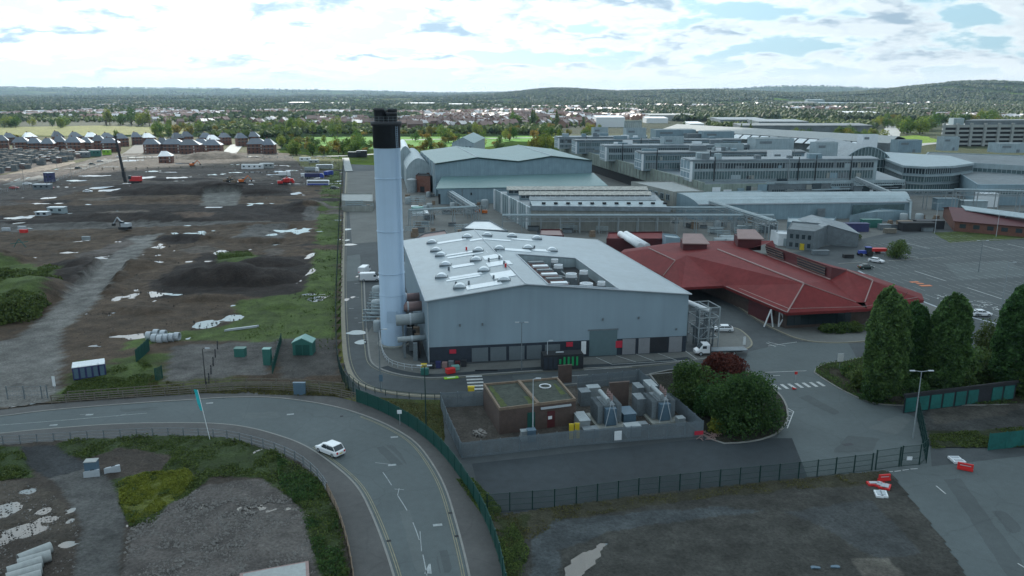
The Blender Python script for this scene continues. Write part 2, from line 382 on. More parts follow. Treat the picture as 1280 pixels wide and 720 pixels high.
# ---------------------------------------------------------------- camera, sky, sun, clouds, haze
cam=bpy.data.objects.new('camera',bpy.data.cameras.new('camera')); COL.objects.link(cam); S.camera=cam
cam.location=(0,0,H); cam.rotation_euler=(math.pi/2-PIT,0,0); cam.data.sensor_width=36; cam.data.lens=F/1280*36; cam.data.clip_end=60000; cam.data.clip_start=1
SAZ=math.radians(-20); SEL=math.radians(32)
sd=Vector((math.sin(SAZ)*math.cos(SEL),math.cos(SAZ)*math.cos(SEL),math.sin(SEL)))
sun=bpy.data.objects.new('sun',bpy.data.lights.new('sun','SUN')); COL.objects.link(sun); sun.data.energy=4.2; sun.data.angle=math.radians(.53); sun.data.color=(1,.93,.82)
sun.rotation_euler=(-sd).to_track_quat('-Z','Y').to_euler(); sun.location=(0,0,300)
W=bpy.data.worlds.new('World'); S.world=W; W.use_nodes=True; t=W.node_tree; N=t.nodes; L=t.links; bg=N['Background']
sky=N.new('ShaderNodeTexSky'); sky.sky_type='NISHITA'; sky.sun_disc=False; sky.sun_elevation=SEL; sky.sun_rotation=SAZ; sky.air_density=1.2; sky.dust_density=1.5; sky.ozone_density=2.
tc=N.new('ShaderNodeTexCoord'); sx=N.new('ShaderNodeSeparateXYZ'); L.new(tc.outputs['Generated'],sx.inputs[0])
def mth(op,a,b=None,c=None):
    n=N.new('ShaderNodeMath'); n.operation=op
    for i,v in enumerate((a,b,c)):
        if v is None: continue
        if isinstance(v,(int,float)): n.inputs[i].default_value=v
        else: L.new(v,n.inputs[i])
    return n.outputs[0]
zz=mth('MAXIMUM',sx.outputs[2],0.); den=mth('ADD',zz,.26)
cx=N.new('ShaderNodeCombineXYZ'); L.new(mth('DIVIDE',sx.outputs[0],den),cx.inputs[0]); L.new(mth('DIVIDE',sx.outputs[1],den),cx.inputs[1])
def nz(sc,det,off,rough=.55):
    mp=N.new('ShaderNodeMapping'); mp.inputs['Location'].default_value=off; L.new(cx.outputs[0],mp.inputs['Vector'])
    n=N.new('ShaderNodeTexNoise'); n.inputs['Scale'].default_value=sc; n.inputs['Detail'].default_value=det; n.inputs['Roughness'].default_value=rough; L.new(mp.outputs[0],n.inputs['Vector']); return n.outputs[0]
def mr(v,a,b,c=0.,d=1.,smooth=True):
    n=N.new('ShaderNodeMapRange'); n.interpolation_type='SMOOTHSTEP' if smooth else 'LINEAR'
    for i,x in zip((1,2,3,4),(a,b,c,d)): n.inputs[i].default_value=x
    L.new(v,n.inputs[0]); return n.outputs[0]
def mixc(f,a,b):
    n=N.new('ShaderNodeMix'); n.data_type='RGBA'
    if isinstance(f,float): n.inputs[0].default_value=f
    else: L.new(f,n.inputs[0])
    for i,v in ((6,a),(7,b)):
        if isinstance(v,tuple): n.inputs[i].default_value=(*v,1)
        else: L.new(v,n.inputs[i])
    return n.outputs[2]
SKYS=.075
d1=nz(3.7,9,(3.3,7.1,0),.52); d2=nz(3.7,9,(3.3,7.17,0),.52); 
# clouds: cover mask, thickness, lit edge
cov=mr(d1,.42,.52)
thick=mr(d1,.45,.54)
k=1./SKYS
lit=(1.12*k,1.2*k,1.22*k); shade=(.40*k,.55*k,.68*k)
edge=mr(mth('SUBTRACT',d1,d2),-.09,.05)
cc=mixc(mth('MULTIPLY',thick,mth('SUBTRACT',1.,mth('MULTIPLY',edge,.6))),lit,shade)
# sun side glow and left-right brightness
dt=N.new('ShaderNodeVectorMath'); dt.operation='DOT_PRODUCT'; L.new(tc.outputs['Generated'],dt.inputs[0]); dt.inputs[1].default_value=sd
glow=mth('POWER',mth('MAXIMUM',dt.outputs['Value'],0.),5.)
base=mixc(.75,sky.outputs[0],(.50*k,.84*k,1.04*k))
col=mixc(cov,base,cc)
bri=mth('ADD',.82,mth('MULTIPLY',glow,1.0))
v=N.new('ShaderNodeVectorMath'); v.operation='SCALE'; L.new(col,v.inputs[0]); L.new(bri,v.inputs['Scale'])
hz=mr(zz,0.,.05,.95,0.)
fin=mixc(hz,v.outputs[0],(.98*k,1.04*k,1.06*k))
L.new(fin,bg.inputs[0]); bg.inputs[1].default_value=SKYS
S.view_settings.view_transform='Standard'; S.view_settings.look='None'; S.view_settings.exposure=0.14; S.view_settings.gamma=1
S.cycles.max_bounces=6; S.cycles.diffuse_bounces=2; S.cycles.glossy_bounces=3; S.cycles.transparent_max_bounces=6; S.cycles.volume_bounces=0; S.cycles.caustics_reflective=False; S.cycles.caustics_refractive=False
S.cycles.use_adaptive_sampling=True
# overhead cloud that shades the works; out of view, with added glow
def glow_cloud(name,cx_,cy_,rx,ry,z,seed,lab):
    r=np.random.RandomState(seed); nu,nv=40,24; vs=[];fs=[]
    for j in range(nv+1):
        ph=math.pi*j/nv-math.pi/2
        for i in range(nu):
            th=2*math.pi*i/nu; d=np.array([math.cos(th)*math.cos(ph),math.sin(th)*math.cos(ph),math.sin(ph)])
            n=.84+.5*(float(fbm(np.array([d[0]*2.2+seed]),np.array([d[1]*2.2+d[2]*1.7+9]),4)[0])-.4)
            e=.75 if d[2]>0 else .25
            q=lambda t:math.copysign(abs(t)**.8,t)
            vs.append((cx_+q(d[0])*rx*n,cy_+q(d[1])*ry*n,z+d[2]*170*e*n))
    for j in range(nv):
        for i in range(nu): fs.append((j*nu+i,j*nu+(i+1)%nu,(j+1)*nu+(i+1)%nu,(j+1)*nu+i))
    mb=MB().add(vs,fs); o=mb.build(name,M['glow_cloud'],smooth=True); return tag(o,kind='structure')
m,tt,b_=_nt('glow_cloud'); b_.inputs['Emission Color'].default_value=(.78,.92,1,1); b_.inputs['Emission Strength'].default_value=1.3; b_.inputs['Base Color'].default_value=(.9,.9,.9,1); b_.inputs['Roughness'].default_value=1; b_.inputs['Specular IOR Level'].default_value=0  # emission added to lift the foreground and the puddle reflections
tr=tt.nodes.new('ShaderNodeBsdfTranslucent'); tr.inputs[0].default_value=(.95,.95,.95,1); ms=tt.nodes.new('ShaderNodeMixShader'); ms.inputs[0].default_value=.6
tt.links.new(b_.outputs[0],ms.inputs[1]); tt.links.new(tr.outputs[0],ms.inputs[2]); tt.links.new(ms.outputs[0],tt.nodes['Material Output'].inputs[0]); M['glow_cloud']=m
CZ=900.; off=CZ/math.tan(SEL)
def cl(gx,gy,rx,ry,seed): glow_cloud('glow_cloud',gx+math.sin(SAZ)*off,gy+math.cos(SAZ)*off,rx,ry,CZ,seed,'')
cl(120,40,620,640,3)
# haze
m=bpy.data.materials.new('haze_air'); m.use_nodes=True; tt=m.node_tree; tt.nodes.remove(tt.nodes['Principled BSDF']); pv=tt.nodes.new('ShaderNodeVolumePrincipled')
pv.inputs['Color'].default_value=(.55,.76,.97,1); pv.inputs['Density'].default_value=.000042; pv.inputs['Anisotropy'].default_value=.35; tt.links.new(pv.outputs[0],tt.nodes['Material Output'].inputs['Volume'])
M['haze']=m
tag(MB().box(0,6000,107,27000,19000,216).build('haze','haze'),kind='stuff')
# ---------------------------------------------------------------- hills + base ground
def hillh(X,Y):
    D=np.hypot(X,Y); px=640+985*X/np.maximum(Y,1)*.97
    g=lambda c,w:np.exp(-((px-c)/w)**2)
    h=np.clip((D-3400)/1600,0,1); h=h*h*(3-2*h)
    a=14+74*g(1180,115)+58*g(1370,110)+38*g(690,55)+34*g(850,120)
    a=np.where(px<560,10,a)
    z=h*a*np.clip(D/5000,0,1.15)
    f=np.clip((D-8500)/3500,0,1); z=np.maximum(z,f*(70+30*g(150,250)+60*g(980,90)+30*g(-300,300)-30*g(560,90)))
    return z+ (fbm(X*.002,Y*.002,4)-.5)*14*h
def hills():
    ths=np.radians(np.linspace(-42,42,150)); rs=np.array([2300*(1.022**i) for i in range(84)])
    vs=[];fs=[]
    for r in rs:
        X=r*np.sin(ths); Y=r*np.cos(ths); Z=hillh(X,Y)+.5-(60 if r==rs[0] else 0)*0
        vs+=list(zip(X,Y,Z))
    n=len(ths)
    for j in range(len(rs)-1):
        for i in range(n-1): fs.append((j*n+i,j*n+i+1,(j+1)*n+i+1,(j+1)*n+i))
    mb=MB().add(vs,fs); return tag(mb.build('hills','farland',smooth=True),kind='structure')
def farland(name,k):
    m,t,b=_nt(name); N=t.nodes; L=t.links; g=N.new('ShaderNodeNewGeometry')
    v=N.new('ShaderNodeTexVoronoi'); v.inputs['Scale'].default_value=.0035; L.new(g.outputs['Position'],v.inputs['Vector'])
    n=N.new('ShaderNodeTexNoise'); n.inputs['Scale'].default_value=.004; n.inputs['Detail'].default_value=9; n.inputs['Roughness'].default_value=.7; L.new(g.outputs['Position'],n.inputs['Vector'])
    sp=N.new('ShaderNodeSeparateColor'); L.new(v.outputs['Color'],sp.inputs[0])
    r=N.new('ShaderNodeValToRGB'); L.new(sp.outputs[0],r.inputs[0]); e=r.color_ramp.elements; r.color_ramp.interpolation='CONSTANT'
    e[0].color=(.025,.042,.018,1); e[1].position=.85; e[1].color=(.12,.17,.04,1)
    for p,c in ((.25,(.09,.15,.03,1)),(.5,(.05,.075,.028,1)),(.7,(.20,.20,.07,1))): x=e.new(p); x.color=c
    mx=N.new('ShaderNodeMix'); mx.data_type='RGBA'; mx.inputs[7].default_value=(.025,.042,.02,1); L.new(r.outputs[0],mx.inputs[6])
    mr_=N.new('ShaderNodeMapRange'); mr_.inputs[1].default_value=.40-k; mr_.inputs[2].default_value=.60-k; L.new(n.outputs[0],mr_.inputs[0]); L.new(mr_.outputs[0],mx.inputs[0]); L.new(mx.outputs[2],b.inputs['Base Color'])
    b.inputs['Roughness'].default_value=1; b.inputs['Specular IOR Level'].default_value=0; M[name]=m
farland('farland',.03)
mb=MB(); mb.poly([(-13000,-3000,0),(13000,-3000,0),(13000,14900,0),(-13000,14900,0)]); tag(mb.build('ground','farland'),kind='structure')
hills()
def addcol(o,c):
    me=o.data; ca=me.color_attributes.new('Col','FLOAT_COLOR','POINT'); ca.data.foreach_set('color',np.tile(np.array([*c,1.]),(len(me.vertices),1)).ravel()); return o
# ---------------------------------------------------------------- ground sheets and roads
Zs=lambda k:.02+.012*k
# works yard
sheet('yard_asphalt',[(-30,30),(330,30),(330,300),(60,240),(20,120),(-30,60)],.012,'asph2')
addcol(sheet('rough_ground',[(-330,20),(-12,20),(-12,60),(-60,125),(-330,125)],.009,M['ground']),(.07,.06,.05))
sheet('yard_asphalt',GP([(424,215),(430,470),(440,492),(480,515),(520,545),(556,585),(592,640),(606,655),(1160,588),(1330,570),(1420,255),(1290,240),(430,205)]),Zs(0),'asph2')
sheet('factory_yard_concrete',GP([(440,305),(432,215),(700,205),(1290,235),(1290,262),(1150,283),(1000,315),(880,330),(740,300),(600,300),(505,300)]),Zs(1),'pavel')
sheet('car_park',GP([(1085,300),(1170,288),(1300,303),(1480,300),(1420,430),(1190,400),(1060,332)]),Zs(2),'asph3')
sheet('junction_asphalt',GP([(985,428),(1060,428),(1075,455),(1040,465),(1060,485),(1110,505),(1160,530),(1165,588),(1000,600),(965,560),(985,520),(960,480),(930,455),(935,440)]),Zs(1),'asph')
sheet('lower_lane',GP([(590,580),(880,548),(990,548),(1010,598),(700,634),(606,645)]),Zs(2),'asph4')
# main road
outer=smoothline(GP([(-200,531),(-60,524.5),(0,521.5),(45,515),(112,509),(185,503.5),(230,501),(286,497),(342,497),(389,503),(429,511),(470,525),(500,540),(522,555),(542,582),(558,612),(572,660),(586,715),(597,780)]),2)
inner=smoothline(GP([(-200,552),(-60,547),(0,543),(45,538),(150,530),(240,529),(285,531),(316,536),(342,543),(372,553),(396,566),(428,590),(450,612),(467,648),(480,682),(492,719),(510,785)]),2)
rp=outer+inner[::-1]
sheet('road',rp,Zs(4),'asph')
fin_=smoothline(GP([(-200,566),(-60,561),(7,557.5),(90,552.5),(130,550),(187,547),(230,547),(279,549),(311,556),(345,566),(375,580),(398,600),(410,618),(420,640),(430,670),(437,700),(442,735),(450,790)]),1)
pv_i=inner+fin_[::-1]; 
def raised(name,a,b,h,m):
    # strip between two polylines, raised like a pavement
    n=60; A=resample(a,max(.01,sum(math.dist(p,q) for p,q in zip(a[:-1],a[1:]))/n)); B=resample(b,max(.01,sum(math.dist(p,q) for p,q in zip(b[:-1],b[1:]))/n)); n=min(len(A),len(B)); mb=MB()
    for i in range(n-1):
        mb.poly([(*A[i],h),(*A[i+1],h),(*B[i+1],h),(*B[i],h)]); mb.poly([(*A[i],0),(*A[i+1],0),(*A[i+1],h),(*A[i],h)]); mb.poly([(*B[i],0),(*B[i+1],0),(*B[i+1],h),(*B[i],h)])
    return struct(mb,name,m)
raised('pavement',inner,fin_,.15,'pave')
fout=GP([(-200,522),(-60,517),(0,514),(64,505.6),(131,501),(185,497),(240,493.5),(285,490),(324,489),(380,491.5),(417,496),(446,503)])
gfen=GP([(446,503),(470,512),(500,527),(530,546),(558,574),(582,608),(602,642),(617,678),(628,715),(640,770)])
raised('pavement',outer,smoothline(fout+gfen[1:],1),.15,'pave')
for nm,ln in (('kerb',inner),('kerb',outer)):
    mb=MB(); kerbstrip(mb,ln,.25,.17); tag(mb.build(nm,'kerb'),kind='structure')
mb=MB()
lf=lambda l,a,b:l[int(len(l)*a):int(len(l)*b)]
ribbon(mb,lf(inner,.60,1),.10,Zs(6),0,off=.5); ribbon(mb,lf(inner,.60,1),.10,Zs(6),0,off=.75)
ribbon(mb,lf(outer,.58,1),.10,Zs(6),0,off=-.5); ribbon(mb,lf(outer,.58,1),.10,Zs(6),0,off=-.75)
struct(mb,'double_yellow_lines','yline')
mb=MB()
cen=smoothline(GP([(-60,537),(0,532),(60,527.5),(120,522.5),(184,517)]),1)
ribbon(mb,cen,.12,Zs(6)); 
mid=smoothline(GP([(184,517),(260,512),(330,512),(390,522),(430,545),(452,563),(470,580),(484,598),(497,620),(510,640),(521,665),(528,690),(534,722),(540,760)]),2)
dashes(mb,mid[len(mid)//2:],.12,Zs(6),4,3)
for a,b in (((469,579),(496,582)),((493,612),(505,613)),((497,620),(499,611)),((525,665),(527,690)),((145,521),(158,518)),((100,519),(112,518))):
    ribbon(mb,[G(*a),G(*b)],.10,Zs(6))
for x,y in ((363,518.5),(112,519),(67,532),(262,504.5),(490,582),(547,657),(493,547)):
    c=G(x,y); mb.box(c[0],c[1],Zs(6),1.1,.5,.01,.2)
for x,y in ((535,718),):
    c=G(x,y); mb.poly([(c[0]-.4,c[1],Zs(6)),(c[0]+.4,c[1],Zs(6)),(c[0]+.1,c[1]+1.8,Zs(6)),(c[0]-.1,c[1]+1.8,Zs(6))])
struct(mb,'road_markings','linef')
# manholes / drain covers
for x,y in ((452,651),(466,654)):
    pass
mb=MB()
for x,y in ((441,603),(468,654),(544,584),(563,642),(486,677),(571,671),(427,521),(280,498)):
    c=G(x,y); mb.box(c[0],c[1],Zs(7),.5,.4,.012,.3)
struct(mb,'drain_covers','dark')
# internal works road kerbs and lines
k1=smoothline(GP([(433,215),(429,300),(428,380),(430,430),(433,455),(440,472),(452,482),(472,489),(503,494),(540,496.5),(575,496),(606,492)]),2)
mb=MB(); kerbstrip(mb,k1,.9,.12); struct(mb,'kerb','kerby')
k2=smoothline(GP([(455,350),(457,400),(460,430),(462,448),(466,456),(478,463),(500,469),(530,473),(560,472),(620,467),(700,462),(800,458),(880,449),(890,446)]),2)
mb=MB(); kerbstrip(mb,k2,.35,.12); struct(mb,'kerb','kerb')
mb=MB(); ribbon(mb,k2,.12,Zs(3),off=-.7); ribbon(mb,k1,.10,Zs(3),off=.9); struct(mb,'yellow_lines','yline')
ap=k2[8:]+GP([(893,440),(858,440),(700,449),(534,458),(505,440),(505,400),(503,350)])
sheet('works_pavement',ap,Zs(3),'pavel')
sheet('dark_kerb_path',offset(k2[20:50],2.0)+offset(k2[20:50],.4)[::-1],Zs(4),'asph4')
k3=GP([(606,492),(720,480),(800,470),(870,463)]); mb=MB(); kerbstrip(mb,k3,.3,.12); struct(mb,'kerb','kerb')
sheet('verge_grass',GP([(452,492),(475,497),(520,500),(552,500),(556,548),(553,560),(530,540),(500,522),(470,507)]),Zs(2),M['ground'])
addcol(COL.objects['verge_grass'],(.06,.075,.02))
addcol(sheet('grass_lawn',GP([(1165,291),(1188,304),(1300,298),(1420,296),(1420,286),(1290,286)]),Zs(4),M['ground'],.3,3),(.08,.11,.03))
addcol(sheet('compound_gravel',GP([(552,500),(606,492),(800,475),(880,540),(579,571)]),Zs(2),M['ground']),(.10,.09,.08))
# island + kerbs on the right
isl=smoothline(GP([(1018,466),(1022,458),(1040,453),(1060,452),(1100,440),(1300,440),(1420,500),(1290,506),(1130,508),(1090,505),(1060,492),(1035,478),(1018,466)]),2)
addcol(sheet('planting_soil',isl,.10,M['ground']),(.05,.045,.03)); mb=MB(); kerbstrip(mb,isl,.3,.14); struct(mb,'kerb','kerb')
isl2=smoothline(GP([(850,452),(872,452),(940,440),(975,462),(990,495),(985,530),(960,552),(880,552),(800,478),(830,470),(850,452)]),2)
isl2=smoothline(GP([(812,468),(850,460),(935,462),(962,480),(985,505),(984,535),(950,553),(878,556),(812,468)]),2)
addcol(sheet('planting_soil',isl2,.10,M['ground']),(.04,.04,.03)); mb=MB(); kerbstrip(mb,isl2,.3,.14); struct(mb,'kerb','kerb')
# pavement round the red building
rpv=smoothline(GP([(898,366),(925,385),(950,402),(975,415),(1000,425),(1030,429),(1075,428),(1130,420),(1200,412)]),2)
sheet('red_building_pavement',rpv+GP([(1220,395),(1150,378),(1060,400),(985,404),(930,372),(900,350)]),.10,'pavel')
mb=MB(); kerbstrip(mb,rpv,.35,.14); ribbon(mb,offset(rpv,-.6),.1,Zs(3)); struct(mb,'kerb','kerby')
nose=smoothline(GP([(893,410),(920,409),(935,420),(941,430),(936,436),(915,441),(892,444)]),2)
sheet('kerb_nose_paving',nose+GP([(880,430)]),.09,'pavel'); mb=MB(); kerbstrip(mb,nose,.35,.15); struct(mb,'kerb','kerby')
cpk=GP([(1073,339),(1120,364),(1180,388),(1240,404),(1330,425)]); mb=MB(); kerbstrip(mb,cpk,.5,.16); struct(mb,'kerb','flash')
cpk=GP([(1048,330),(1110,326.5),(1180,322)]); mb=MB(); kerbstrip(mb,cpk,.4,.14); struct(mb,'kerb','kerb')
cpk=GP([(1188,304),(1240,300),(1330,297)]); mb=MB(); kerbstrip(mb,cpk,.4,.14); struct(mb,'kerb','kerb')
# zebra crossings + hatching + bays
def zebra(a,b,n,wdt,ln,m='line'):
    mb=MB(); ax=math.atan2(b[1]-a[1],b[0]-a[0])
    for i in range(n):
        p=lerp(a,b,i/(n-1)); mb.box(p[0],p[1],Zs(6),wdt,ln,.006,ax)
    struct(mb,'zebra_crossing',m)
zebra(G(592.5,471),G(596.5,491),6,.75,2.9)
zebra(G(962,485),G(1026,480.5),8,.6,2.2)
mb=MB()
for a,b in (((965,500),(992,515)),((992,515),(984,536)),((968,508),(990,516)),((972,514),(989,521)),((974,521),(987,527)),((975,529),(985,533)),((955,466),(1008,464)),((958,470),(975,470)),((960,428),(982,433)),((960,433),(996,428)),((958,429),(970,434)),((1170,608),(1182,618)),((1108,591),(1116,590)),((1118,590),(1126,589)),((1128,588.5),(1136,587.5)),((1138,587),(1147,586.5)),((1272,705),(1290,716)),((745,447),(765,456)),((855,438),(872,450)),((770,445),(795,453)),((795,443),(818,452)),((822,442),(846,451)),((765,456),(872,450)),((730,463),(790,459)),((690,472),(735,469)),((436,386),(442,386)),((448,404),(455,403)),((443,398),(447,398)),((441,372),(449,372)),((443,355),(451,354))):
    A,B=G(*a),G(*b); ribbon(mb,[A,B],.16,Zs(6))
struct(mb,'yard_markings','line')
mb=MB(); A,B=G(1143,339),G(1182,351.5); dx,dy=B[0]-A[0],B[1]-A[1]; l=math.hypot(dx,dy); ux,uy=dx/l,dy/l; vx,vy=-uy,ux
cpx=GP([(1085,302),(1170,290),(1300,304),(1470,304),(1400,420),(1190,396),(1062,334)])
r_=random.Random(3); rows=0
for j in range(-9,12):
    for i in range(-60,60):
        cxx=A[0]+ux*(j*8.2)+vx*i*2.6; cyy=A[1]+uy*(j*8.2)+vy*i*2.6
        p1=(cxx,cyy); p2=(cxx+ux*4.8,cyy+uy*4.8)
        if r_.random()<.06: continue
        if inpoly(np.array([p1[0],p2[0]]),np.array([p1[1],p2[1]]),cpx).all(): ribbon(mb,[p1,p2],.15,Zs(6))
struct(mb,'parking_bay_lines','linef')
mb=MB()
for a,b in (((1143,339),(1182,351.5)),((1209,360),(1252,374)),((1128,303),(1162,311)),((1228,307.5),(1254,313.5)),((1259,305.5),(1290,312)),((1128,320),(1148,322))): ribbon(mb,[G(*a),G(*b)],.35,Zs(7))
r_=random.Random(5)
for i in range(60):
    x=1172+r_.random()*75; y=371+ (x-1172)*.16+r_.uniform(-3,5); c=G(x,y); mb.box(c[0],c[1],Zs(7),r_.uniform(.4,1.6),.3,.006,r_.uniform(0,3))
struct(mb,'car_park_line_paint','line')
mb=MB()
for x,y,w,h in ((1143,353,2.4,1.2),(1157,357.5,3.2,1.4),(1150,355,2,1)): c=G(x,y); mb.box(c[0],c[1],Zs(8),w,h,.006,.1)
struct(mb,'orange_road_paint','orange')
# bottom right lane + gravel lot
sheet('lane',smoothline(GP([(1110,590),(1160,584),(1240,575),(1320,566),(1420,800),(1255,800),(1180,680),(1110,590)]),0),Zs(3),'asph')
# ---------------------------------------------------------------- dirt terrains
brown=(.095,.068,.048); grey=(.155,.15,.145); dark=(.036,.028,.025); gr=(.085,.125,.033); gr2=(.10,.125,.03); tan=(.13,.105,.085)
PUD=[(148,421,9,2.0),(192,377,3,1.5),(206,353,1.5,1.2),(197,320,4,1),(170,344,3,1.5),(48,265,16,1.2),(83,268,6,1.2),(86,316,12,1.6),(118,323,10,2),(30,325,14,3),(275,316,7,3),(262,300,4,1),(172,421,14,3.2),(258,406,13,5),(291,398,12,3.6),(118,433,8,1),(235,424,5,1.5),(274,454,11,3),(140,238,14,2),(60,248,8,1.5),(312,257,4,1),(185,222,8,1.4),(220,223,12,1.2),(290,227,9,1.2),(125,235,10,1.5),(370,242,6,1.6),(340,295,8,2.5),(395,375,9,3),(345,305,6,2),(120,220,18,1.2),(95,226,10,1),(375,290,6,3),(388,320,5,4),(388,340,4,5),(25,279,10,1.2),(146,391,3,1)]
site=GP([(-60,510),(-60,225),(60,214),(140,193),(345,191),(428,200),(426,300),(421,400),(421,440),(428,478),(440,497),(380,488),(324,486),(240,490),(60,503),(0,512)])
def W2(x,y,w,h):
    c=G(x,y); a=G(x+w,y); b=G(x,y+h); return c[0],c[1],abs(a[0]-c[0])+.3,abs(b[1]-c[1])+.4
MND=[(262,352,60,17,3.2),(322,350,55,19,3.6),(240,300,45,5,1.2),(330,283,50,5,1.3),(60,300,45,5,1.2),(380,260,35,6,1.6),(200,250,80,6,1.6),(110,283,60,4,1.0),(20,262,40,4,1.0),(130,365,22,14,1.4),(180,390,40,10,.9),(255,375,50,8,1.0),(350,385,30,8,1.0),(250,240,110,10,4),(200,272,150,13,2.0),(30,375,50,38,5.),(140,335,65,14,2.2),(265,198,42,5,5),(100,350,60,20,2.5),(330,300,70,10,1.0),(200,300,60,6,.8),(60,340,80,20,1.2),(0,330,40,20,3),(385,262,30,8,2.),(320,330,60,12,2.)]
def hsite(X,Y):
    n=fbm(X*.12,Y*.12,4); n2=fbm(X*.5+9,Y*.5,3); Z=.40+(n-.5)*.75+(n2-.5)*.35
    D=np.clip(1-np.abs(Y-150)/40,0,1); Z=.38+(Z-.38)*(1-.7*D)
    rr=np.sin((X*.8+Y*.33)*1.6)*.07+(fbm(X*.06+31,Y*.16,4)-.5)*1.1*np.clip((Y-150)/60,0,1); Z=Z+rr
    for x,y,w,h,a in MND:
        cx_,cy_,rx,ry=W2(x,y,w,h*.5); g=((X-cx_)/rx)**2+((Y-cy_)/ry)**2; Z=Z+a*np.clip(1-g*(.75+.5*fbm(X*.09+3,Y*.09)),0,1)**.8*(.75+.5*n)
    for x,y,w,h in PUD:
        cx_,cy_,rx,ry=W2(x,y,w*1.15,h*1.15); g=((X-cx_)/rx)**2+((Y-cy_)/ry)**2; g=g*(.55+.9*fbm(X*.35+7,Y*.35)); k=np.clip(1.5-g,0,1); Z=Z*(1-k)+(.0)*k
    for pl in HARD: k=inpoly(X,Y,pl); Z=np.where(k,np.interp(Y,[120,128,150],[.15,.16,.42])+(n-.5)*.02,Z)
    Z=np.where(Y<133,np.minimum(Z,.16),Z)
    return np.clip(Z,.045,99)
TRK=GP([(160,300),(205,292),(150,345),(120,380),(75,420),(80,460),(70,503),(0,511),(-60,513),(-60,440),(20,425),(70,385)])
HARD=[GP([(255,242),(302,240),(296,258),(250,258)]),GP([(215,435),(300,430),(345,430),(335,470),(205,478)]),GP([(340,425),(422,425),(425,470),(350,475)]),TRK]
STR=[]
_r=random.Random(14)
for _i in range(46):
    _x=_r.uniform(-40,400); _y=206+(_r.random()**1.3)*120; _w=_r.uniform(25,110); _h=_r.uniform(.8,3.2)*(.5+(_y-200)/70)
    if _y>280 and _x<190: continue
    STR.append((GP([(_x,_y),(_x+_w*.5,_y-_h*.6),(_x+_w,_y-_h*.2),(_x+_w*.9,_y+_h*.6),(_x+_w*.3,_y+_h)]),_r.choice([(.035,.028,.026),(.05,.04,.034),(.13,.11,.095),(.11,.078,.06),(.16,.145,.13)]),4))
terrain('construction_ground',site,1.2,brown,[
 (GP([(-60,225),(60,214),(140,193),(430,198),(428,232),(300,236),(140,232),(0,262),(-60,270)]),(.09,.078,.072),8),
 (GP([(90,192),(430,192),(430,204),(60,215)]),(.11,.098,.085),3),
 (GP([(0,276),(60,277),(300,268),(428,262),(428,274),(300,281),(60,290),(0,291)]),(.12,.115,.11),5),
 (GP([(140,232),(360,229),(368,246),(130,246)]),dark,3),(GP([(60,258),(330,256),(380,262),(380,278),(60,279)]),dark,4),
 (GP([(100,330),(165,295),(185,305),(120,350),(60,370),(20,345)]),dark,5),(GP([(190,352),(260,318),(390,322),(388,372),(190,375)]),dark,5),
 (GP([(150,300),(190,296),(85,400),(60,395)]),(.085,.072,.066),4),
 (GP([(-60,325),(30,335),(75,342),(62,362),(50,380),(20,405),(-60,420)]),gr,6),
 (GP([(270,320),(310,318),(330,330),(280,336)]),gr,4),(GP([(300,378),(385,365),(395,300),(400,240),(420,205),(426,205),(426,300),(421,440),(300,428),(210,430),(150,440),(180,420),(290,410)]),gr,4),
 (GP([(84,470),(150,458),(200,455),(220,460),(330,480),(440,480),(440,497),(240,490),(64,504),(84,488)]),(.07,.075,.025),2.5),
 (GP([(95,470),(128,460),(180,450),(200,465),(190,488),(70,497)]),gr,1.5),
 (GP([(30,440),(110,455),(180,445),(230,445),(232,456),(100,452)]),gr,1.5),
 (GP([(215,435),(300,430),(345,430),(335,470),(205,478)]),(.13,.125,.12),.5),(GP([(340,425),(422,425),(425,470),(350,475)]),(.09,.085,.08),.5),
 (GP([(255,242),(302,240),(296,258),(250,258)]),(.17,.17,.16),.3),
 (GP([(310,285),(360,283),(355,302),(290,302)]),(.13,.125,.12),.5),
 (GP([(360,192),(430,192),(430,212),(385,215)]),(.11,.12,.04),5),(TRK,(.20,.195,.185),2.0),(GP([(95,322),(160,300),(170,306),(105,330)]),(.14,.12,.11),3),
]+STR,hsite,ratio=.0035)
tag(MB().prism(offset([site[0],site[1]],0)[:1]+site[1:],.06,.115,0,bot=False).build('puddle_water','water'),kind='structure')
waste=GP([(-80,563),(7,558.5),(90,553.5),(187,548),(230,548),(279,550),(311,557),(345,567),(375,581),(397,601),(409,619),(419,640),(429,670),(436,700),(441,735),(452,810),(-80,810)])
PU2=[(5,640,15,9),(30,665,22,7),(36,615,9,3),(60,650,10,3),(57,640,6,3),(85,682,8,3),(88,640,3,2),(88,652,3,2),(5,678,8,3)]
PATH=GP([(28,560),(72,558),(88,572),(118,585),(140,605),(157,645),(150,700),(152,810),(70,810),(95,700),(103,665),(95,640),(70,605),(35,585)])
def hwaste(X,Y):
    Z=.28+(fbm(X*.25,Y*.25,4)-.5)*.5+(fbm(X*1.3,Y*1.3,3)-.5)*.28
    k=inpoly(X,Y,PATH); Z=np.where(k,.17+(fbm(X*.4,Y*.4,2)-.5)*.04,Z)
    for x,y,w,h in PU2:
        cx_,cy_,rx,ry=W2(x,y,w,h); g=((X-cx_)/rx)**2+((Y-cy_)/ry)**2; g=g*(.5+1.*fbm(X*.9+7,Y*.9)); k=np.clip(1.5-g,0,1); Z=Z*(1-k)
    return np.clip(Z,.045,9)
GZ1=GP([(72,558),(90,551),(187,546),(279,548),(345,565),(400,602),(425,650),(440,735),(405,735),(392,690),(380,640),(330,600),(262,598),(245,615),(215,632),(190,655),(162,660),(148,630),(138,600),(200,592),(215,572),(150,562),(105,578),(86,570)])
GZY=GP([(148,605),(180,592),(236,590),(245,600),(225,622),(195,645),(162,656),(150,630)])
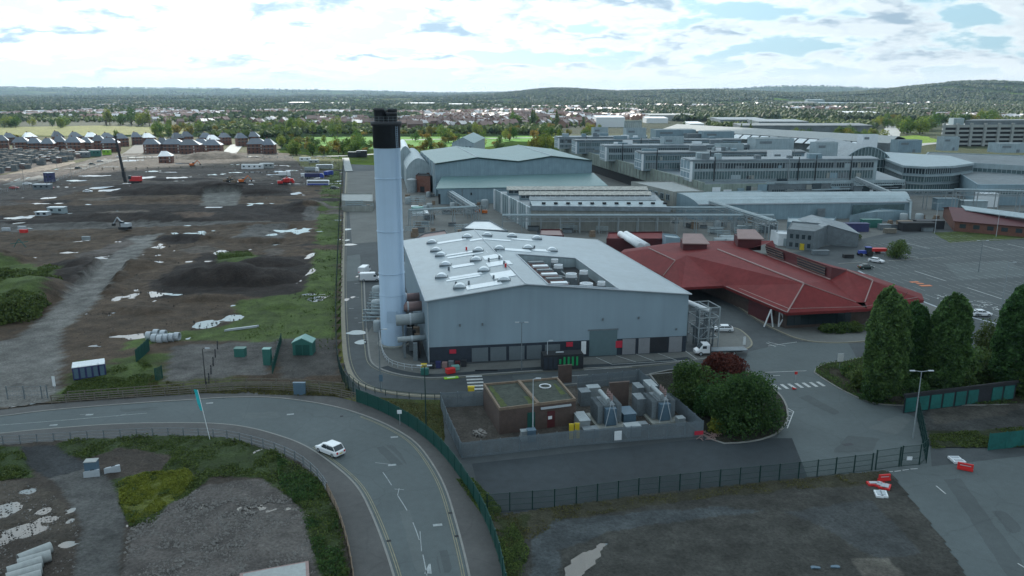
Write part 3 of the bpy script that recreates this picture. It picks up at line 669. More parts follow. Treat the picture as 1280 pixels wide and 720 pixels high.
terrain('waste_ground',waste,.4,(.080,.066,.056),[
 (GP([(160,660),(245,610),(330,600),(385,640),(405,740),(150,810)]),(.135,.122,.115),2),(GP([(300,620),(380,640),(395,700),(330,690)]),(.17,.155,.145),2),
 (GP([(-20,600),(60,610),(100,650),(90,680),(-20,670)]),(.10,.085,.07),1.5),
 (GZ1,(.05,.075,.025),1.2),(GZY,(.13,.15,.03),.8),(GP([(-60,560),(26,559),(35,580),(45,600),(-60,603)]),(.05,.08,.025),.8),
 (PATH,(.125,.125,.122),.5),(GP([(28,560),(72,558),(88,572),(118,585),(60,600),(35,585)]),(.055,.06,.065),.5),
],hwaste)
tag(MB().prism(waste,.06,.11,0,bot=False).build('puddle_water','water'),kind='structure')
lot=GP([(610,650),(700,634),(800,620),(900,610),(1000,599),(1110,590),(1180,680),(1255,800),(655,810),(632,720)])
PU3=[(715,716,9,8),(727,706,10,8),(739,697,9,6),(750,687,6,3)]
def hlot(X,Y):
    Z=.16+(fbm(X*.3,Y*.3,4)-.5)*.16+(fbm(X*1.8,Y*1.8,2)-.5)*.05
    for x,y,w,h in []:
        cx_,cy_,rx,ry=W2(x,y,w*.8,h*.8); g=((X-cx_)/rx)**2+((Y-cy_)/ry)**2; g=g*(.7+.6*fbm(X*.6+7,Y*.6)); k=np.clip(1.6-g*1.2,0,1); Z=Z*(1-k)
    pl=GP([(706,724),(707,713),(717,700),(735,688),(758,678),(753,690),(746,699),(742,707),(728,722),(716,738)]); k=inpoly(X+(fbm(X*.8,Y*.8)-.5)*1.2,Y+(fbm(X*.8+9,Y*.8)-.5)*1.2,pl); Z=np.where(k,.03,np.maximum(Z,.1))
    return np.clip(Z,.03,9)
terrain('gravel_lot',lot,.35,(.070,.070,.064),[
 (GP([(610,640),(1110,585),(1110,605),(900,620),(700,650),(640,680),(650,810),(600,700)]),(.062,.06,.04),2.),(GP([(620,650),(660,645),(650,700),(650,730),(632,720)]),(.04,.05,.02),1.5),
 (GP([(690,650),(900,632),(950,640),(760,665),(700,690),(690,800),(660,810),(665,680)]),(.085,.098,.105),2.5),(GP([(1060,700),(1110,700),(1130,720),(1080,730)]),(.17,.16,.14),1),
 (GP([(980,640),(1090,625),(1150,690),(1100,700)]),(.075,.082,.085),2.)],hlot)
tag(MB().prism(lot,.05,.085,0,bot=False).build('puddle_water','water'),kind='structure')
yd=GP([(1160,512),(1290,505),(1420,500),(1420,556),(1165,560),(1150,530)])
for i,(x,y,w,h) in enumerate(((434,287,5,1.2),(434,300.5,3,1),(437,306,8,1.3),(446,416,13,3),(452,428,8,3.2),(433,375,4,1.8),(441,372,3,1.3),(420,243,3,1),(447,346,3,1))):
    c=G(x,y); e=[(c[0]+w/985*160*(H/50)*c[1]/155*math.cos(t_*.7)*(1+.3*math.sin(t_*2.1+i)),c[1]+(G(x,y-h)[1]-c[1])*math.sin(t_*.7)) for t_ in range(9)]; sheet('puddle_water',smoothline(e+[e[0]],2)[:-1],Zs(5),'water')
terrain('yard_concrete',yd,.5,(.07,.073,.072),[(GP([(1160,540),(1420,530),(1420,560),(1160,566)]),(.04,.05,.025),2),(GP([(1155,505),(1300,500),(1250,520),(1170,530)]),(.10,.095,.085),2)],lambda X,Y:.14+(fbm(X*.3,Y*.3,3)-.5)*.1)

M['patchd']=roadmat('asphalt_repair',(.074,.088,.092),.85,.1); M['patcht']=roadmat('tyre_polish',(.081,.099,.104),.7,.12); M['patchl']=roadmat('asphalt_worn',(.105,.122,.125),.85,.1)
for i,(pl,z,m) in enumerate((([(470,560),(492,556),(510,580),(488,584)],Zs(4)+.005,'patchd'),([(545,690),(560,688),(566,716),(549,718)],Zs(4)+.005,'patchd'),([(300,517),(345,515),(352,522),(305,524)],Zs(4)+.005,'patchl'),([(150,512),(196,509),(200,512),(153,516)],Zs(4)+.005,'patchd'),([(500,640),(512,638),(535,715),(520,717)],Zs(4)+.005,'patchl'),([(998,497),(1010,494),(1052,516),(1040,519)],Zs(3)+.002,'patchd'),([(1120,520),(1140,525),(1120,545),(1085,535)],Zs(3)+.002,'patchl'),([(1060,545),(1100,548),(1090,565),(1040,566)],Zs(3)+.002,'patchd'),([(1240,640),(1256,638),(1280,664),(1262,668)],Zs(3)+.006,'patchd'),([(1180,600),(1200,598),(1290,720),(1262,726)],Zs(3)+.006,'patchd'),([(640,470),(680,467),(684,473),(642,476)],Zs(1)+.005,'patchd'),([(434,320),(450,318),(452,350),(433,352)],Zs(1)+.005,'patchl'),([(1130,312),(1170,308),(1200,318),(1150,324)],Zs(2)+.006,'patchd'),([(1180,330),(1260,326),(1290,345),(1200,350)],Zs(2)+.006,'patchl'))):
    sheet('asphalt_patch',GP(pl),z,m,.12,1.2,i)
mb=MB()
for k in range(2): ribbon(mb,lf(offset(mid,-1.9-k*1.7),.0,1),.35,Zs(4)+.008); ribbon(mb,lf(offset(mid,1.7+k*1.7),.0,1),.35,Zs(4)+.008)
struct(mb,'tyre_tracks','patcht') if 'patcht' in M else None
# ---------------------------------------------------------------- main building
def lin(a,b,t): return a+(b-a)*t
EZL,EZR,AZ=12.4,11.8,14.9
FL,FR,BR,BL=G(534,376,EZL),G(861,367.5,EZR),G(745,300,EZR),G(505,301,EZL)
def bil(s,t,q=None):
    a,b,c,d=q or (FL,FR,BR,BL); return lerp(lerp(a,b,s),lerp(d,c,s),t)
def inv(p,q=None):
    s=t=.5
    for _ in range(25):
        x,y=bil(s,t,q); e=1e-3; xs,ys=bil(s+e,t,q); xt,yt=bil(s,t+e,q); a,b,c,d=(xs-x)/e,(xt-x)/e,(ys-y)/e,(yt-y)/e; D=a*d-b*c; rx,ry=p[0]-x,p[1]-y; s+=(rx*d-b*ry)/D; t+=(a*ry-c*rx)/D
    return s,t
SA=inv(G(657,355,AZ))[0]; SB=inv(G(594,289,AZ))[0]
def rz_(s,t):
    k=lin(SA,SB,t); return lin(EZL,AZ,s/k) if s<k else lin(AZ,EZR,(s-k)/(1-k))
def onroof(px,py):
    z=13.
    for _ in range(12): p=G(px,py,z); s,t=inv(p); z=rz_(s,t)
    return p[0],p[1],z,s,t
def R3(s,t,dz=0): p=bil(s,t); return (p[0],p[1],rz_(s,t)+dz)
main=thing('factory_hall','large pale blue clad hall with shallow gabled grey roof beside the chimney','building',(*FL,0))
hole=[onroof(*p) for p in ((685,357),(769,360.5),(720,322.5),(647.5,319.5))]; hs0=(hole[0][3]+hole[3][3])/2; hs1=(hole[1][3]+hole[2][3])/2; ht0=(hole[0][4]+hole[1][4])/2; ht1=(hole[2][4]+hole[3][4])/2
hs0=max(hs0,max(SA,SB)+.03)
mb=MB()
def wallq(a,b,za0,za1,zb0,zb1,mi=0): mb.poly([(*a,za0),(*b,zb0),(*b,zb1),(*a,za1)],mi)
fa=bil(SA,0); fb=bil(SB,1)
BZ=3.3
mb.poly([(*FL,BZ),(*FR,BZ),(*FR,EZR),(*fa,AZ),(*FL,EZL)]); mb.poly([(*BR,0),(*BL,0),(*BL,EZL),(*fb,AZ),(*BR,EZR)])
wallq(BL,FL,0,EZL,BZ*0,EZL); wallq(FR,BR,BZ,EZR,BZ,EZR); wallq(FR,BR,0,BZ,0,BZ)
mb.build('wall','clad',main)
# brick plinth slightly recessed on front
def fpt(s,out=0.):
    p=lerp(FL,FR,s); d=(FR[0]-FL[0],FR[1]-FL[1]); l=math.hypot(*d); return (p[0]+d[1]/l*out,p[1]-d[0]/l*out)
ang=math.atan2(FR[1]-FL[1],FR[0]-FL[0]); WL=math.dist(FL,FR)
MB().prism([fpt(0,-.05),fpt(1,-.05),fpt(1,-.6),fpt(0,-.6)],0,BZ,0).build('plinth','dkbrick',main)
def sx_at(px,z=1.5):  # position along the front for an image column
    best=min((abs(640+985*p[0]/(p[1]*math.cos(PIT)-(z-H)*math.sin(PIT))-px),s) for s in [i/800 for i in range(801)] for p in [fpt(s)]); return best[1]
def front(name,px0,px1,z0,z1,m,out=.06,label=None,th=.12):
    s0,s1=sx_at(px0,(z0+z1)/2),sx_at(px1,(z0+z1)/2); o=MB().prism([fpt(s0,out),fpt(s1,out),fpt(s1,out-th),fpt(s0,out-th)],z0,z1).build(name,m,main)
    if label:o['label']=label
    return o
for a,b in ((590,610),(613,632.5),(636.5,655.5),(658.5,677),(681,700)): 
    d=front('shutter_door',a,b,.05,2.75,'door'); 
front('roller_door',736.5,771,.05,5.2,'doort',.1,'tall teal roller door'); 
o=front('door_surround',734.5,773,5.2,5.45,'metald',.16)
for a,b in ((778,794),(798,812),(836,852)): front('shutter_door',a,b,.05,3.2,'doorp',.1,'pale pink grey shutter door')
for a,b,z,h in ((562,570,1.9,.8),(708,716,2.2,.9),(769.5,777.5,1.5,1.4)): front('safety_sign',a,b,z,z+h,'red',.12)
front('white_notice',726,732,.6,3.2,'white',.3)
for px in (603,753,798,845,575): front('wall_lamp',px-1,px+1,7.2 if px!=845 else 4.6,7.7 if px!=845 else 5.0,'metald',.3)
front('downpipe',534.6,536,0,12.2,'flash',.2)
front('dark_panel',812,834,.3,3.3,'black',.08)
# roof with opening
mb=MB()
def rq(s0,s1,t0,t1): mb.slab([R3(s0,t0,.05),R3(s1,t0,.05),R3(s1,t1,.05),R3(s0,t1,.05)],.12)
e=.008
mb.slab([R3(-e,-e*.6,.06),R3(SA,-e*.6,.06),R3(SB,1+e,.06),R3(-e,1+e,.06)],.15)
mb.slab([R3(SA,-e*.6,.06),R3(hs0,-e*.6,.06),R3(hs0,1+e,.06),R3(SB,1+e,.06)],.15)
mb.slab([R3(hs0,-e*.6,.06),R3(hs1,-e*.6,.06),R3(hs1,ht0,.06),R3(hs0,ht0,.06)],.15)
mb.slab([R3(hs0,ht1,.06),R3(hs1,ht1,.06),R3(hs1,1+e,.06),R3(hs0,1+e,.06)],.15)
mb.slab([R3(hs1,-e*.6,.06),R3(1+e,-e*.6,.06),R3(1+e,1+e,.06),R3(hs1,1+e,.06)],.15)
mb.build('roof','cladroof',main)
mb=MB()
def edge(p,q,r=.14): mb.tube(p,q,r,6)
edge(R3(-e,-e,.1),R3(SA,-e,.12)); edge(R3(SA,-e,.12),R3(1+e,-e,.1)); edge(R3(-e,-e,.1),R3(-e,1,.1)); edge(R3(1+e,-e,.1),R3(1+e,1,.1),.1); edge(R3(SA,0,.1),R3(SB,1,.1),.16)
for a,b in (((hs0,ht0),(hs1,ht0)),((hs1,ht0),(hs1,ht1)),((hs1,ht1),(hs0,ht1)),((hs0,ht1),(hs0,ht0))): edge(R3(*a,.15),R3(*b,.15),.13)
mb.build('roof_trim','flash',main)
c4=[bil(hs0,ht0),bil(hs1,ht0),bil(hs1,ht1),bil(hs0,ht1)]; mb=MB()
for i in range(4):
    a,b=c4[i],c4[(i+1)%4]; mb.poly([(*a,8.5),(*b,8.5),(*b,14.2),(*a,14.2)]) if 0 else mb.poly([(*a,11.2),(*b,11.2),(*b,rz_(*inv(b))),(*a,rz_(*inv(a)))])
mb.build('roof_well_wall','pale',main); MB().prism(c4,11.1,11.2).build('roof_well_floor','dark',main)
# rooflights
for (a,b,wd) in (((583,361.5),(626,353),.030),((562,349),(602,341.5),.018),((558,352),(600,345),.012),((566,335.5),(592,329.5),.024),((556,321.5),(597,313),.014),((560,324),(603,315.5),.014),((547,305.5),(582,298.5),.022),((586,300),(640,303),.02),((606,313),(612,319),.03),((600,318),(632,326),.04),((608,331),(640,330),.04),((612,343),(645,345),.05),((625,314),(660,312),.03),((640,299.5),(665,300.5),.02),((664,312),(688,315),.03)):
    p=onroof(*a); q=onroof(*b); s0,t0,s1,t1=p[3],p[4],q[3],q[4]; tm=(t0+t1)/2
    kk=lin(SA,SB,tm)
    segs=[(s0,s1)] if (s0<kk)==(s1<kk) else [(s0,kk-.003),(kk+.003,s1)]
    mb=MB()
    for u,w in segs: wq=wd*.8; mb.slab([R3(u,tm-wq,.17),R3(w,tm-wq,.17),R3(w,tm+wq,.17),R3(u,tm+wq,.17)],.1)
    mb.build('rooflight','skyl',main)
# domed ridge vents
vt=None
for px,py in ((575,360),(630,351),(552,347),(605,339),(557,332),(595,326),(551,320),(598,314),(540,304),(584,297),(609,295),(624,312),(660,311),(690,314),(671,299),(640,296),(545,314)):
    p=onroof(px,py); mb=MB(); n=8
    for i in range(n):
        a0=math.pi*i/n; a1=math.pi*(i+1)/n; w=1.15; h=.95; ln=.75
        for k0,k1 in ((a0,a1),):
            q=[(p[0]-w*math.cos(k0),p[1]-ln,p[2]+h*math.sin(k0)),(p[0]-w*math.cos(k1),p[1]-ln,p[2]+h*math.sin(k1)),(p[0]-w*math.cos(k1),p[1]+ln,p[2]+h*math.sin(k1)),(p[0]-w*math.cos(k0),p[1]+ln,p[2]+h*math.sin(k0))]
            mb.poly(q)
    for yy_ in (p[1]-ln,p[1]+ln): mb.poly([(p[0]-w*math.cos(math.pi*i/n),yy_,p[2]+h*math.sin(math.pi*i/n)) for i in range(n+1)])
    o=mb.build('roof_vent','skyl',main)
    MB().box(p[0],p[1],p[2]+.12,2.6,1.8,.4).build('vent_kerb','metald',o)
for px,py in ((583,313),(592,323),(620,315),(624,324),(630,331),(570,357),(586,356),(561,338),(617,349),(632,334),(668,311),(611,327)): p=onroof(px,py); MB().box(p[0],p[1],p[2]+.4,.4,.4,.8).build('roof_pipe','metald' if px not in (632,583) else 'redp',main)
# plant in the roof well
def pw(s,t): return bil(lin(hs0,hs1,s),lin(ht0,ht1,t))
def cooler(x,y,z,r):
    c=thing('cooling_fan','','fan',(x,y,z)); MB().box(x,y,z+.9,r*2.2,r*2.0,1.8).build('casing','metald',c); MB().lathe(x,y,[(r,z+1.8),(r*1.02,z+2.5),(r*.9,z+2.5),(r*.85,z+2.1),(0,z+2.1)],16).build('fan_ring','white',c); return c
for i in range(7):
    p=pw(.27+.0*i,.07+.135*i); c=thing('condenser_unit',f'{["nearest","second","third","fourth","fifth","sixth","farthest"][i]} rusty louvred condenser in the long row inside the roof well','air conditioner',(p[0],p[1],11.2),'condensers in the roof well')
    MB().box(p[0],p[1],12.2,3.6,1.7,2.0,ang).build('casing','pink',c); MB().box(p[0],p[1],13.35,3.3,1.4,.3,ang).build('louvre_top','skyl' if i%2 else 'metald',c)
wl=['nearest large white round cooling fan in the roof well','white round cooling fan in the middle of the roof well','small white cooling fan towards the back of the roof well','grey cased cooling fan by the right wall of the roof well','cooling fan in the back left corner of the roof well','small dark fan near the front right corner of the roof well']
for (s,t,r),lb in zip(((.62,.12,1.5),(.58,.42,1.3),(.55,.72,1.1),(.82,.5,1.0),(.6,.92,.9),(.86,.15,.9)),wl): p=pw(s,t); tag(cooler(p[0],p[1],11.2,r*.85),lb)
mb=MB()
for k in range(9):
    a=pw(.25+.5*random.random(),random.random()); b=pw(.25+.6*random.random(),random.random()); mb.tube((*a,12+k*.1),(*b,12+k*.1),.16,6)
tag(mb.build('pipework','metal'),'tangle of grey pipes between the fans inside the roof well','pipes')
# ducts on the left wall
def lw(t,out=0.):
    p=lerp(FL,BL,t); d=(BL[0]-FL[0],BL[1]-FL[1]); l=math.hypot(*d); return (p[0]-d[1]/l*out,p[1]+d[0]/l*out)
for i,(t,z,r) in enumerate(((.12,7.0,1.1),(.21,8,1.0),(.29,8.6,.9),(.07,4.,.55))):
    a=lw(t,-.1); b=lw(t,5.5)
    c=thing('flue_duct',['fat grey flue duct nearest the front, from the hall wall to the chimney','second beige flue duct from the hall wall to the chimney','rear beige flue duct behind the chimney','thin low flue pipe near the foot of the chimney'][i],'duct',(*a,0),'flue ducts')
    MB().tube((*a,z),(*b,z-.2),r,14).build('duct_pipe','metal' if i in (0,3) else 'pink',c,smooth=True); MB().tube((*lw(t,2.6),z-.1),(*lw(t,2.9),z-.1),r*1.12,14).build('flange','flash',c); MB().box(*lw(t,4.2),(z-r)/2,.4,.4,z-r,ang).build('leg','metald',c)
mb=MB()
for k in range(16):
    t=.04+.03*k; a=lw(t,1.2+random.random()*1.6); mb.box(*a,1.0+random.random()*1.6,.5+random.random(),.8,2+random.random()*3,ang,mi=k%3)
tag(mb.build('boiler_plant',['metald','dark','woodr']),'cluttered rusty plant between the chimney and the hall wall','machinery')
# ---------------------------------------------------------------- chimney
cxy=G(491,434); cxy=(cxy[0],cxy[1]+2.2)
ch=thing('chimney','very tall pale blue round chimney with black top','chimney',(*cxy,0))
x,y=cxy
MB().lathe(x,y,[(2.62,0),(2.62,10.5),(2.55,10.6),(2.55,39.6)],40).build('shaft','chim',ch,smooth=True)
for z in (10.6,15,23.5,33.8): MB().lathe(x,y,[(2.55,z-.07),(2.64,z-.05),(2.64,z+.05),(2.55,z+.07)],40).build('joint_ring','chim',ch,smooth=True)
MB().lathe(x,y,[(2.56,39.6),(2.62,39.61),(2.62,43.7),(2.95,43.8),(2.95,44.5),(2.7,44.6),(0,44.6)],40).build('black_collar','black',ch,smooth=True)
mb=MB()
for k in range(20):
    a=2*math.pi*k/20; mb.tube((x+2.9*math.cos(a),y+2.9*math.sin(a),44.5),(x+2.9*math.cos(a),y+2.9*math.sin(a),45.5),.035,4)
for z in (45.0,45.5):
    for k in range(20):
        a=2*math.pi*k/20;b=2*math.pi*(k+1)/20; mb.tube((x+2.9*math.cos(a),y+2.9*math.sin(a),z),(x+2.9*math.cos(b),y+2.9*math.sin(b),z),.03,4)
mb.build('guard_rail','metald',ch)
for dx,dy,r,h in ((-1.15,-.6,1.0,47.),(1.2,-.7,1.05,46.3),(-.9,1.2,1.,46.6),(1.1,1.2,.9,46.9)):
    MB().lathe(x+dx,y+dy,[(r,44.6),(r,h-.5),(r*1.06,h-.45),(r*1.06,h),(r*.85,h),(r*.85,h-.8),(0,h-.8)],16).build('flue','black',ch,smooth=True)
MB().lathe(x,y,[(3.4,0),(3.4,.35),(0,.35)],32).build('base_slab','conc',ch)
mb=MB(); p=[(x-.3-.6,y-2.66,4.2),(x+.9,y-2.5,4.2),(x+.9,y-2.5,6.5),(x-.9,y-2.6,6.5)]; mb.box(x+.1,y-2.5,6.4,1.9,.25,2.4); mb.build('access_hatch','chim',ch)
mb=MB()
for dx in (-.25,.25): mb.tube((x+2.2+dx*.5,y-1.6+dx,1),(x+2.2+dx*.5,y-1.6+dx,44),.04,4)
for k in range(110): mb.tube((x+2.07,y-1.85,1+k*.39),(x+2.33,y-1.35,1+k*.39),.025,4,caps=False)
mb.build('ladder','chim',ch)
# guard rail around the chimney base bend
# ---------------------------------------------------------------- red roofed building
def q3(px,py,z): a=G(px,py,z); return (a[0],a[1],z)
rb=thing('red_roofed_building','low building with large faceted dark red sheet roofs and brown brick walls','building',(*G(984,392,0),0))
A0=q3(897,312,9);A1=q3(1005,354.7,9);C0=q3(984,391,4.6);V0=q3(904,357,4.6);V1=q3(858,319,8.2);B0=q3(811,310.5,8.2);B1=q3(844,326,8.2);Bl=q3(775,316,5);Bm=q3(829,345,5);Bf=q3(852,359.5,4.6)
Fv=q3(1070,378,5.6);E1=q3(1084,386,4.6);K0=q3(960,320,7.0);K1=q3(1038,350,7.0);K2=q3(935,311,7.0)
T0=q3(957,305,10);T1=q3(1040,334,10);C_0=q3(1059,338,9.6);C_1=q3(1091,351,8.6);E2=q3(1155,375,4.6);D1=q3(1081,378,5.4)
Bk1=(95,177,4.6);Bk2=(91,197,4.6);Bk3=(84,214,4.6);Bk4=(78,228,4.6)
mb=MB()
for f in ([A0,A1,C0,V0,V1],[B0,B1,Bm,Bl],[B0,V1,V0,Bf,Bm,B1],[A1,Fv,E1,C0],[A0,K2,K0,K1,Fv,A1],[K1,(C_0[0],C_0[1],9.6),C_1,D1,Fv],[C_1,E2,E1,D1]):
    mb.poly(f)
for f in ([T0,T1,Bk3,Bk4],[T1,C_0,C_1,Bk2,Bk3],[C_1,E2,Bk1,Bk2],[V1,A0,(60,226,8),(47,228,7)],[A0,K2,(76,226,8),(60,226,8)],[K2,T0,Bk4,(76,226,8)],[Bl,B0,V1,(47,228,7),(33,228,5)]): mb.poly(f)
mb.build('roof','redroof',rb)
mb=MB()
for f in ([K0,K1,T1,T0],[T1,C_0,K1]): mb.poly(f)
mb.build('clerestory_wall','redwall',rb)
def onl(a,b,t,d=0): return tuple(x+(y-x)*t for x,y in zip(a,b))
for i,(t0,t1) in enumerate(((.0,.30),(.52,.93))):
    a=onl(K0,K1,t0);b=onl(K0,K1,t1);c=onl(T0,T1,t1);d=onl(T0,T1,t0)
    up=lambda p,q,k:(p[0]+(q[0]-p[0])*k-.25,p[1]+(q[1]-p[1])*k-.1,p[2]+(q[2]-p[2])*k)
    w=MB().poly([up(a,d,.25),up(b,c,.25),up(b,c,.85),up(a,d,.85)]).build('clerestory_window','glass',rb)
    mb=MB()
    for k in (.25,.45,.65,.85): p=up(a,d,k);q=up(b,c,k); mb.tube((p[0]-.05,p[1],p[2]),(q[0]-.05,q[1],q[2]),.06,4)
    mb.build('window_frame','woodr',w)
mb=MB()
for a,b,r in ((A0,A1,.22),(A1,C0,.16),(A1,Fv,.12),(K0,K1,.22),(C_0,C_1,.22),(C_1,D1,.14),(B0,B1,.16),(B1,Bm,.14),(onl(V0,C0,.06),onl(V0,C0,.99),.12),(V0,C0,.0)):
    if r: mb.tube((a[0],a[1],a[2]+.08),(b[0],b[1],b[2]+.08),r,5)
up=[onl(V0,A0,.10),onl(C0,A1,.13)]; mb.tube(up[0],up[1],.1,5); l2=[onl(C0,A1,.13),onl(E1,Fv,.3),onl(E2,C_1,.13)]
for a,b in zip(l2[:-1],l2[1:]): mb.tube((a[0],a[1],a[2]+.05),(b[0],b[1],b[2]+.05),.08,5)
mb.build('ridge_capping','pink',rb)
ring=[Bl,Bm,Bf,V0,C0,E1,E2,Bk1,Bk2,Bk3,Bk4]
mb=MB()
for a,b in zip(ring[:-1],ring[1:]): mb.poly([a,b,(b[0],b[1],b[2]-.6),(a[0],a[1],a[2]-.6)])
mb.build('fascia','redroof',rb)
cen=(70,195)
inn=[lerp(p[:2],cen,.1 if 3<=i else .05) for i,p in enumerate(ring)]
mb=MB()
ii=inn[3:]; mb.prism([(47,205),inn[3]]+ii[1:]+[(50,226)],0,4.4,0,top=True); mb.build('wall','brick',rb)
mb=MB(); a=inn[3];b=inn[4]; 
for k in range(9): 
    p=lerp(inn[4],inn[5],.06+k*.1); mb.box(p[0],p[1]-.1,2.0,1.6,.2,2.4,math.atan2(inn[5][1]-inn[4][1],inn[5][0]-inn[4][0]))
mb.build('shopfront_glass','glass',rb)
a,b=inn[3],inn[4]; MB().prism([lerp(a,b,.45),lerp(a,b,.8),(lerp(a,b,.8)[0]-1.2,lerp(a,b,.8)[1]-.3),(lerp(a,b,.45)[0]-1.2,lerp(a,b,.45)[1]-.3)],0.1,3.8).build('entrance_porch','redwall',rb)
for i,((x0,y0),(x1,y1)) in enumerate((((984,410),(973,393)),((973,412),(984,398)),((973,393),(973,413)),((1000,411),(1010,397)),((996,400),(990,412)),((955,412),(962,398)),((962,398),(966,413)))):
    a=q3(x0,y0+0,.2) ; zt=4.0
    a=(*G(x0,409,0),.1) if y0>y1 else (*G(x0,409,0),4.0); b=(*G(x1,409,0),4.0) if y0>y1 else (*G(x1,409,0),.1)
    MB().tube(a,b,.16,6).build('steel_brace','white',rb)
# roof boxes at the back
for i,(px,py) in enumerate(((870,309),(938,303))):
    c=q3(px,py,8.5); b=thing('roof_turret',['left pale red box turret at the rear of the red roof','right pale red box turret at the rear of the red roof'][i],'roof turret',c,'turrets on the red roof')
    mb=MB(); q=[(c[0]-3.8,c[1]-1),(c[0]+2.6,c[1]-1.6),(c[0]+3.2,c[1]+5),(c[0]-3.2,c[1]+5.5)]; mb.prism(q,6.5,10.0); mb.build('wall','redwall',b)
    q2=[(c[0]-4.2,c[1]-1.6,9.9),(c[0]+3.2,c[1]-2.2,9.9),(c[0]+2.6,c[1]+5,11.4),(c[0]-2.6,c[1]+5.4,11.4)]; MB().slab(q2,.25).build('sloping_top','pink',b)
# ---------------------------------------------------------------- generic buildings
def edgept(a,b,t,out):
    d=(b[0]-a[0],b[1]-a[1]); l=math.hypot(*d) or 1; p=lerp(a,b,t); return (p[0]+d[1]/l*out,p[1]-d[0]/l*out)   # out = to the right of a->b
def panel(root,name,a,b,t0,t1,z0,z1,m,out=.06,th=.1,sub=None):
    o=MB().prism([edgept(a,b,t0,out),edgept(a,b,t1,out),edgept(a,b,t1,out-th),edgept(a,b,t0,out-th)],z0,z1).build(name,m,root); return o
def ribbonwin(root,a,b,t0,t1,z0,z1,n,out=.06,frame='pale',glass='glassg',name='window_band'):
    w=panel(root,name,a,b,t0,t1,z0,z1,glass,out)
    mb=MB()
    for k in range(n+1):
        t=t0+(t1-t0)*k/n; p=edgept(a,b,t,out+.06); mb.box(p[0],p[1],(z0+z1)/2,.22,.14,z1-z0,math.atan2(b[1]-a[1],b[0]-a[0]))
    for z in (z0,z1):
        mb.prism([edgept(a,b,t0,out+.16),edgept(a,b,t1,out+.16),edgept(a,b,t1,out),edgept(a,b,t0,out)],z-.12,z+.12)
    mb.build('frame',frame,w); return w
def flat(root,quad,z0,z1,wm,rm,par=.5,over=0.):
    MB().prism(quad,z0,z1,0,bot=False).build('wall',wm,root)
    cx_=sum(p[0] for p in quad)/len(quad); cy_=sum(p[1] for p in quad)/len(quad)
    q=[lerp(p,(cx_,cy_),.015) for p in quad] if not over else [lerp(p,(cx_,cy_),-over) for p in quad]
    if over: MB().prism(q,z1+.01,z1+.35).build('roof',rm,root)
    else:
        MB().prism(q,z1+.01,z1+.06).build('roof',rm,root)
        mb=MB(); n=len(quad)
        for i in range(n):
            a,b=quad[i],quad[(i+1)%n]; a2,b2=q[i],q[(i+1)%n]; mb.prism([a,b,b2,a2],z1+.02,z1+par)
        mb.build('parapet',wm,root)
def gable(root,q,z0,ze,zr,wm,rm,axis='fb',over=.3,ridge=.5,z0l=None):
    # q = FL,FR,BR,BL
    if axis=='fb': A,B,C,D=q
    else: A,B,C,D=q[1],q[2],q[3],q[0]
    m0=lerp(A,B,ridge); m1=lerp(D,C,ridge); mb=MB()
    mb.poly([(*A,z0),(*B,z0),(*B,ze),(*m0,zr),(*A,ze)]); mb.poly([(*C,z0),(*D,z0),(*D,ze),(*m1,zr),(*C,ze)]); mb.poly([(*B,z0),(*C,z0),(*C,ze),(*B,ze)]); mb.poly([(*D,z0),(*A,z0),(*A,ze),(*D,ze)])
    w=mb.build('wall',wm,root)
    d=Vector((m1[0]-m0[0],m1[1]-m0[1])).normalized()*over; e=Vector((B[0]-A[0],B[1]-A[1])).normalized()*over
    P=lambda p,sx,sy,z:(p[0]+e.x*sx+d.x*sy,p[1]+e.y*sx+d.y*sy,z)
    dz=-(zr-ze)*over/(math.dist(A,B)/2)
    mb=MB(); mb.slab([P(A,-1,-1,ze+dz+.12),P(m0,0,-1,zr+.12),P(m1,0,1,zr+.12),P(D,-1,1,ze+dz+.12)],.16); mb.slab([P(m0,0,-1,zr+.12),P(B,1,-1,ze+dz+.12),P(C,1,1,ze+dz+.12),P(m1,0,1,zr+.12)],.16)
    r=mb.build('roof',rm,root); return w,r
# ---- twin gabled pale blue warehouse
WD=392.; 
def atd(px,z,d): # x position so that (x,d,z) projects to column px
    return ((px-640)/985*(d*math.cos(PIT)-(z-H)*math.sin(PIT)),d)
ze=16.
p0=G(544,204.5,ze); p4=G(740,200.5,ze); p1=G(597,197,18.5); p2=G(648,202.5,ze); p3=G(691,196.5,18.7)
y0=p0[1]; y4=p4[1]
bl=G(525.5,189,ze); dvec=(bl[0]-p0[0],bl[1]-p0[1])
wh=thing('warehouse','large twin gabled pale blue warehouse with green grey roof behind the main hall','building',(*p0,0))
bs=[p0,p1,p2,p3,p4]; zs=[ze,18.6,ze+.3,18.6,ze]; bk=[(p[0]+dvec[0],p[1]+dvec[1]) for p in bs]
for i in range(5): # straighten front line
    t=(bs[i][0]-p0[0])/(p4[0]-p0[0]); bs[i]=(bs[i][0],y0+(y4-y0)*t); bk[i]=(bs[i][0]+dvec[0],bs[i][1]+dvec[1])
mb=MB(); mb.poly([(*bs[0],0),(*bs[4],0)]+[(*bs[i],zs[i]) for i in (4,3,2,1,0)]); mb.poly([(*bk[0],0),(*bs[0],0),(*bs[0],ze),(*bk[0],ze)]); mb.poly([(*bs[4],0),(*bk[4],0),(*bk[4],ze),(*bs[4],ze)]); mb.poly([(*bk[4],0),(*bk[0],0)]+[(*bk[i],zs[i]) for i in (0,1,2,3,4)]); mb.build('wall','bluewall',wh)
mb=MB()
for i in range(4): mb.slab([(bs[i][0],bs[i][1]-.5,zs[i]+.1),(bs[i+1][0],bs[i+1][1]-.5,zs[i+1]+.1),(*bk[i+1],zs[i+1]+.1),(*bk[i],zs[i]+.1)],.3)
mb.build('roof','green_sheet',wh)
mb=MB()
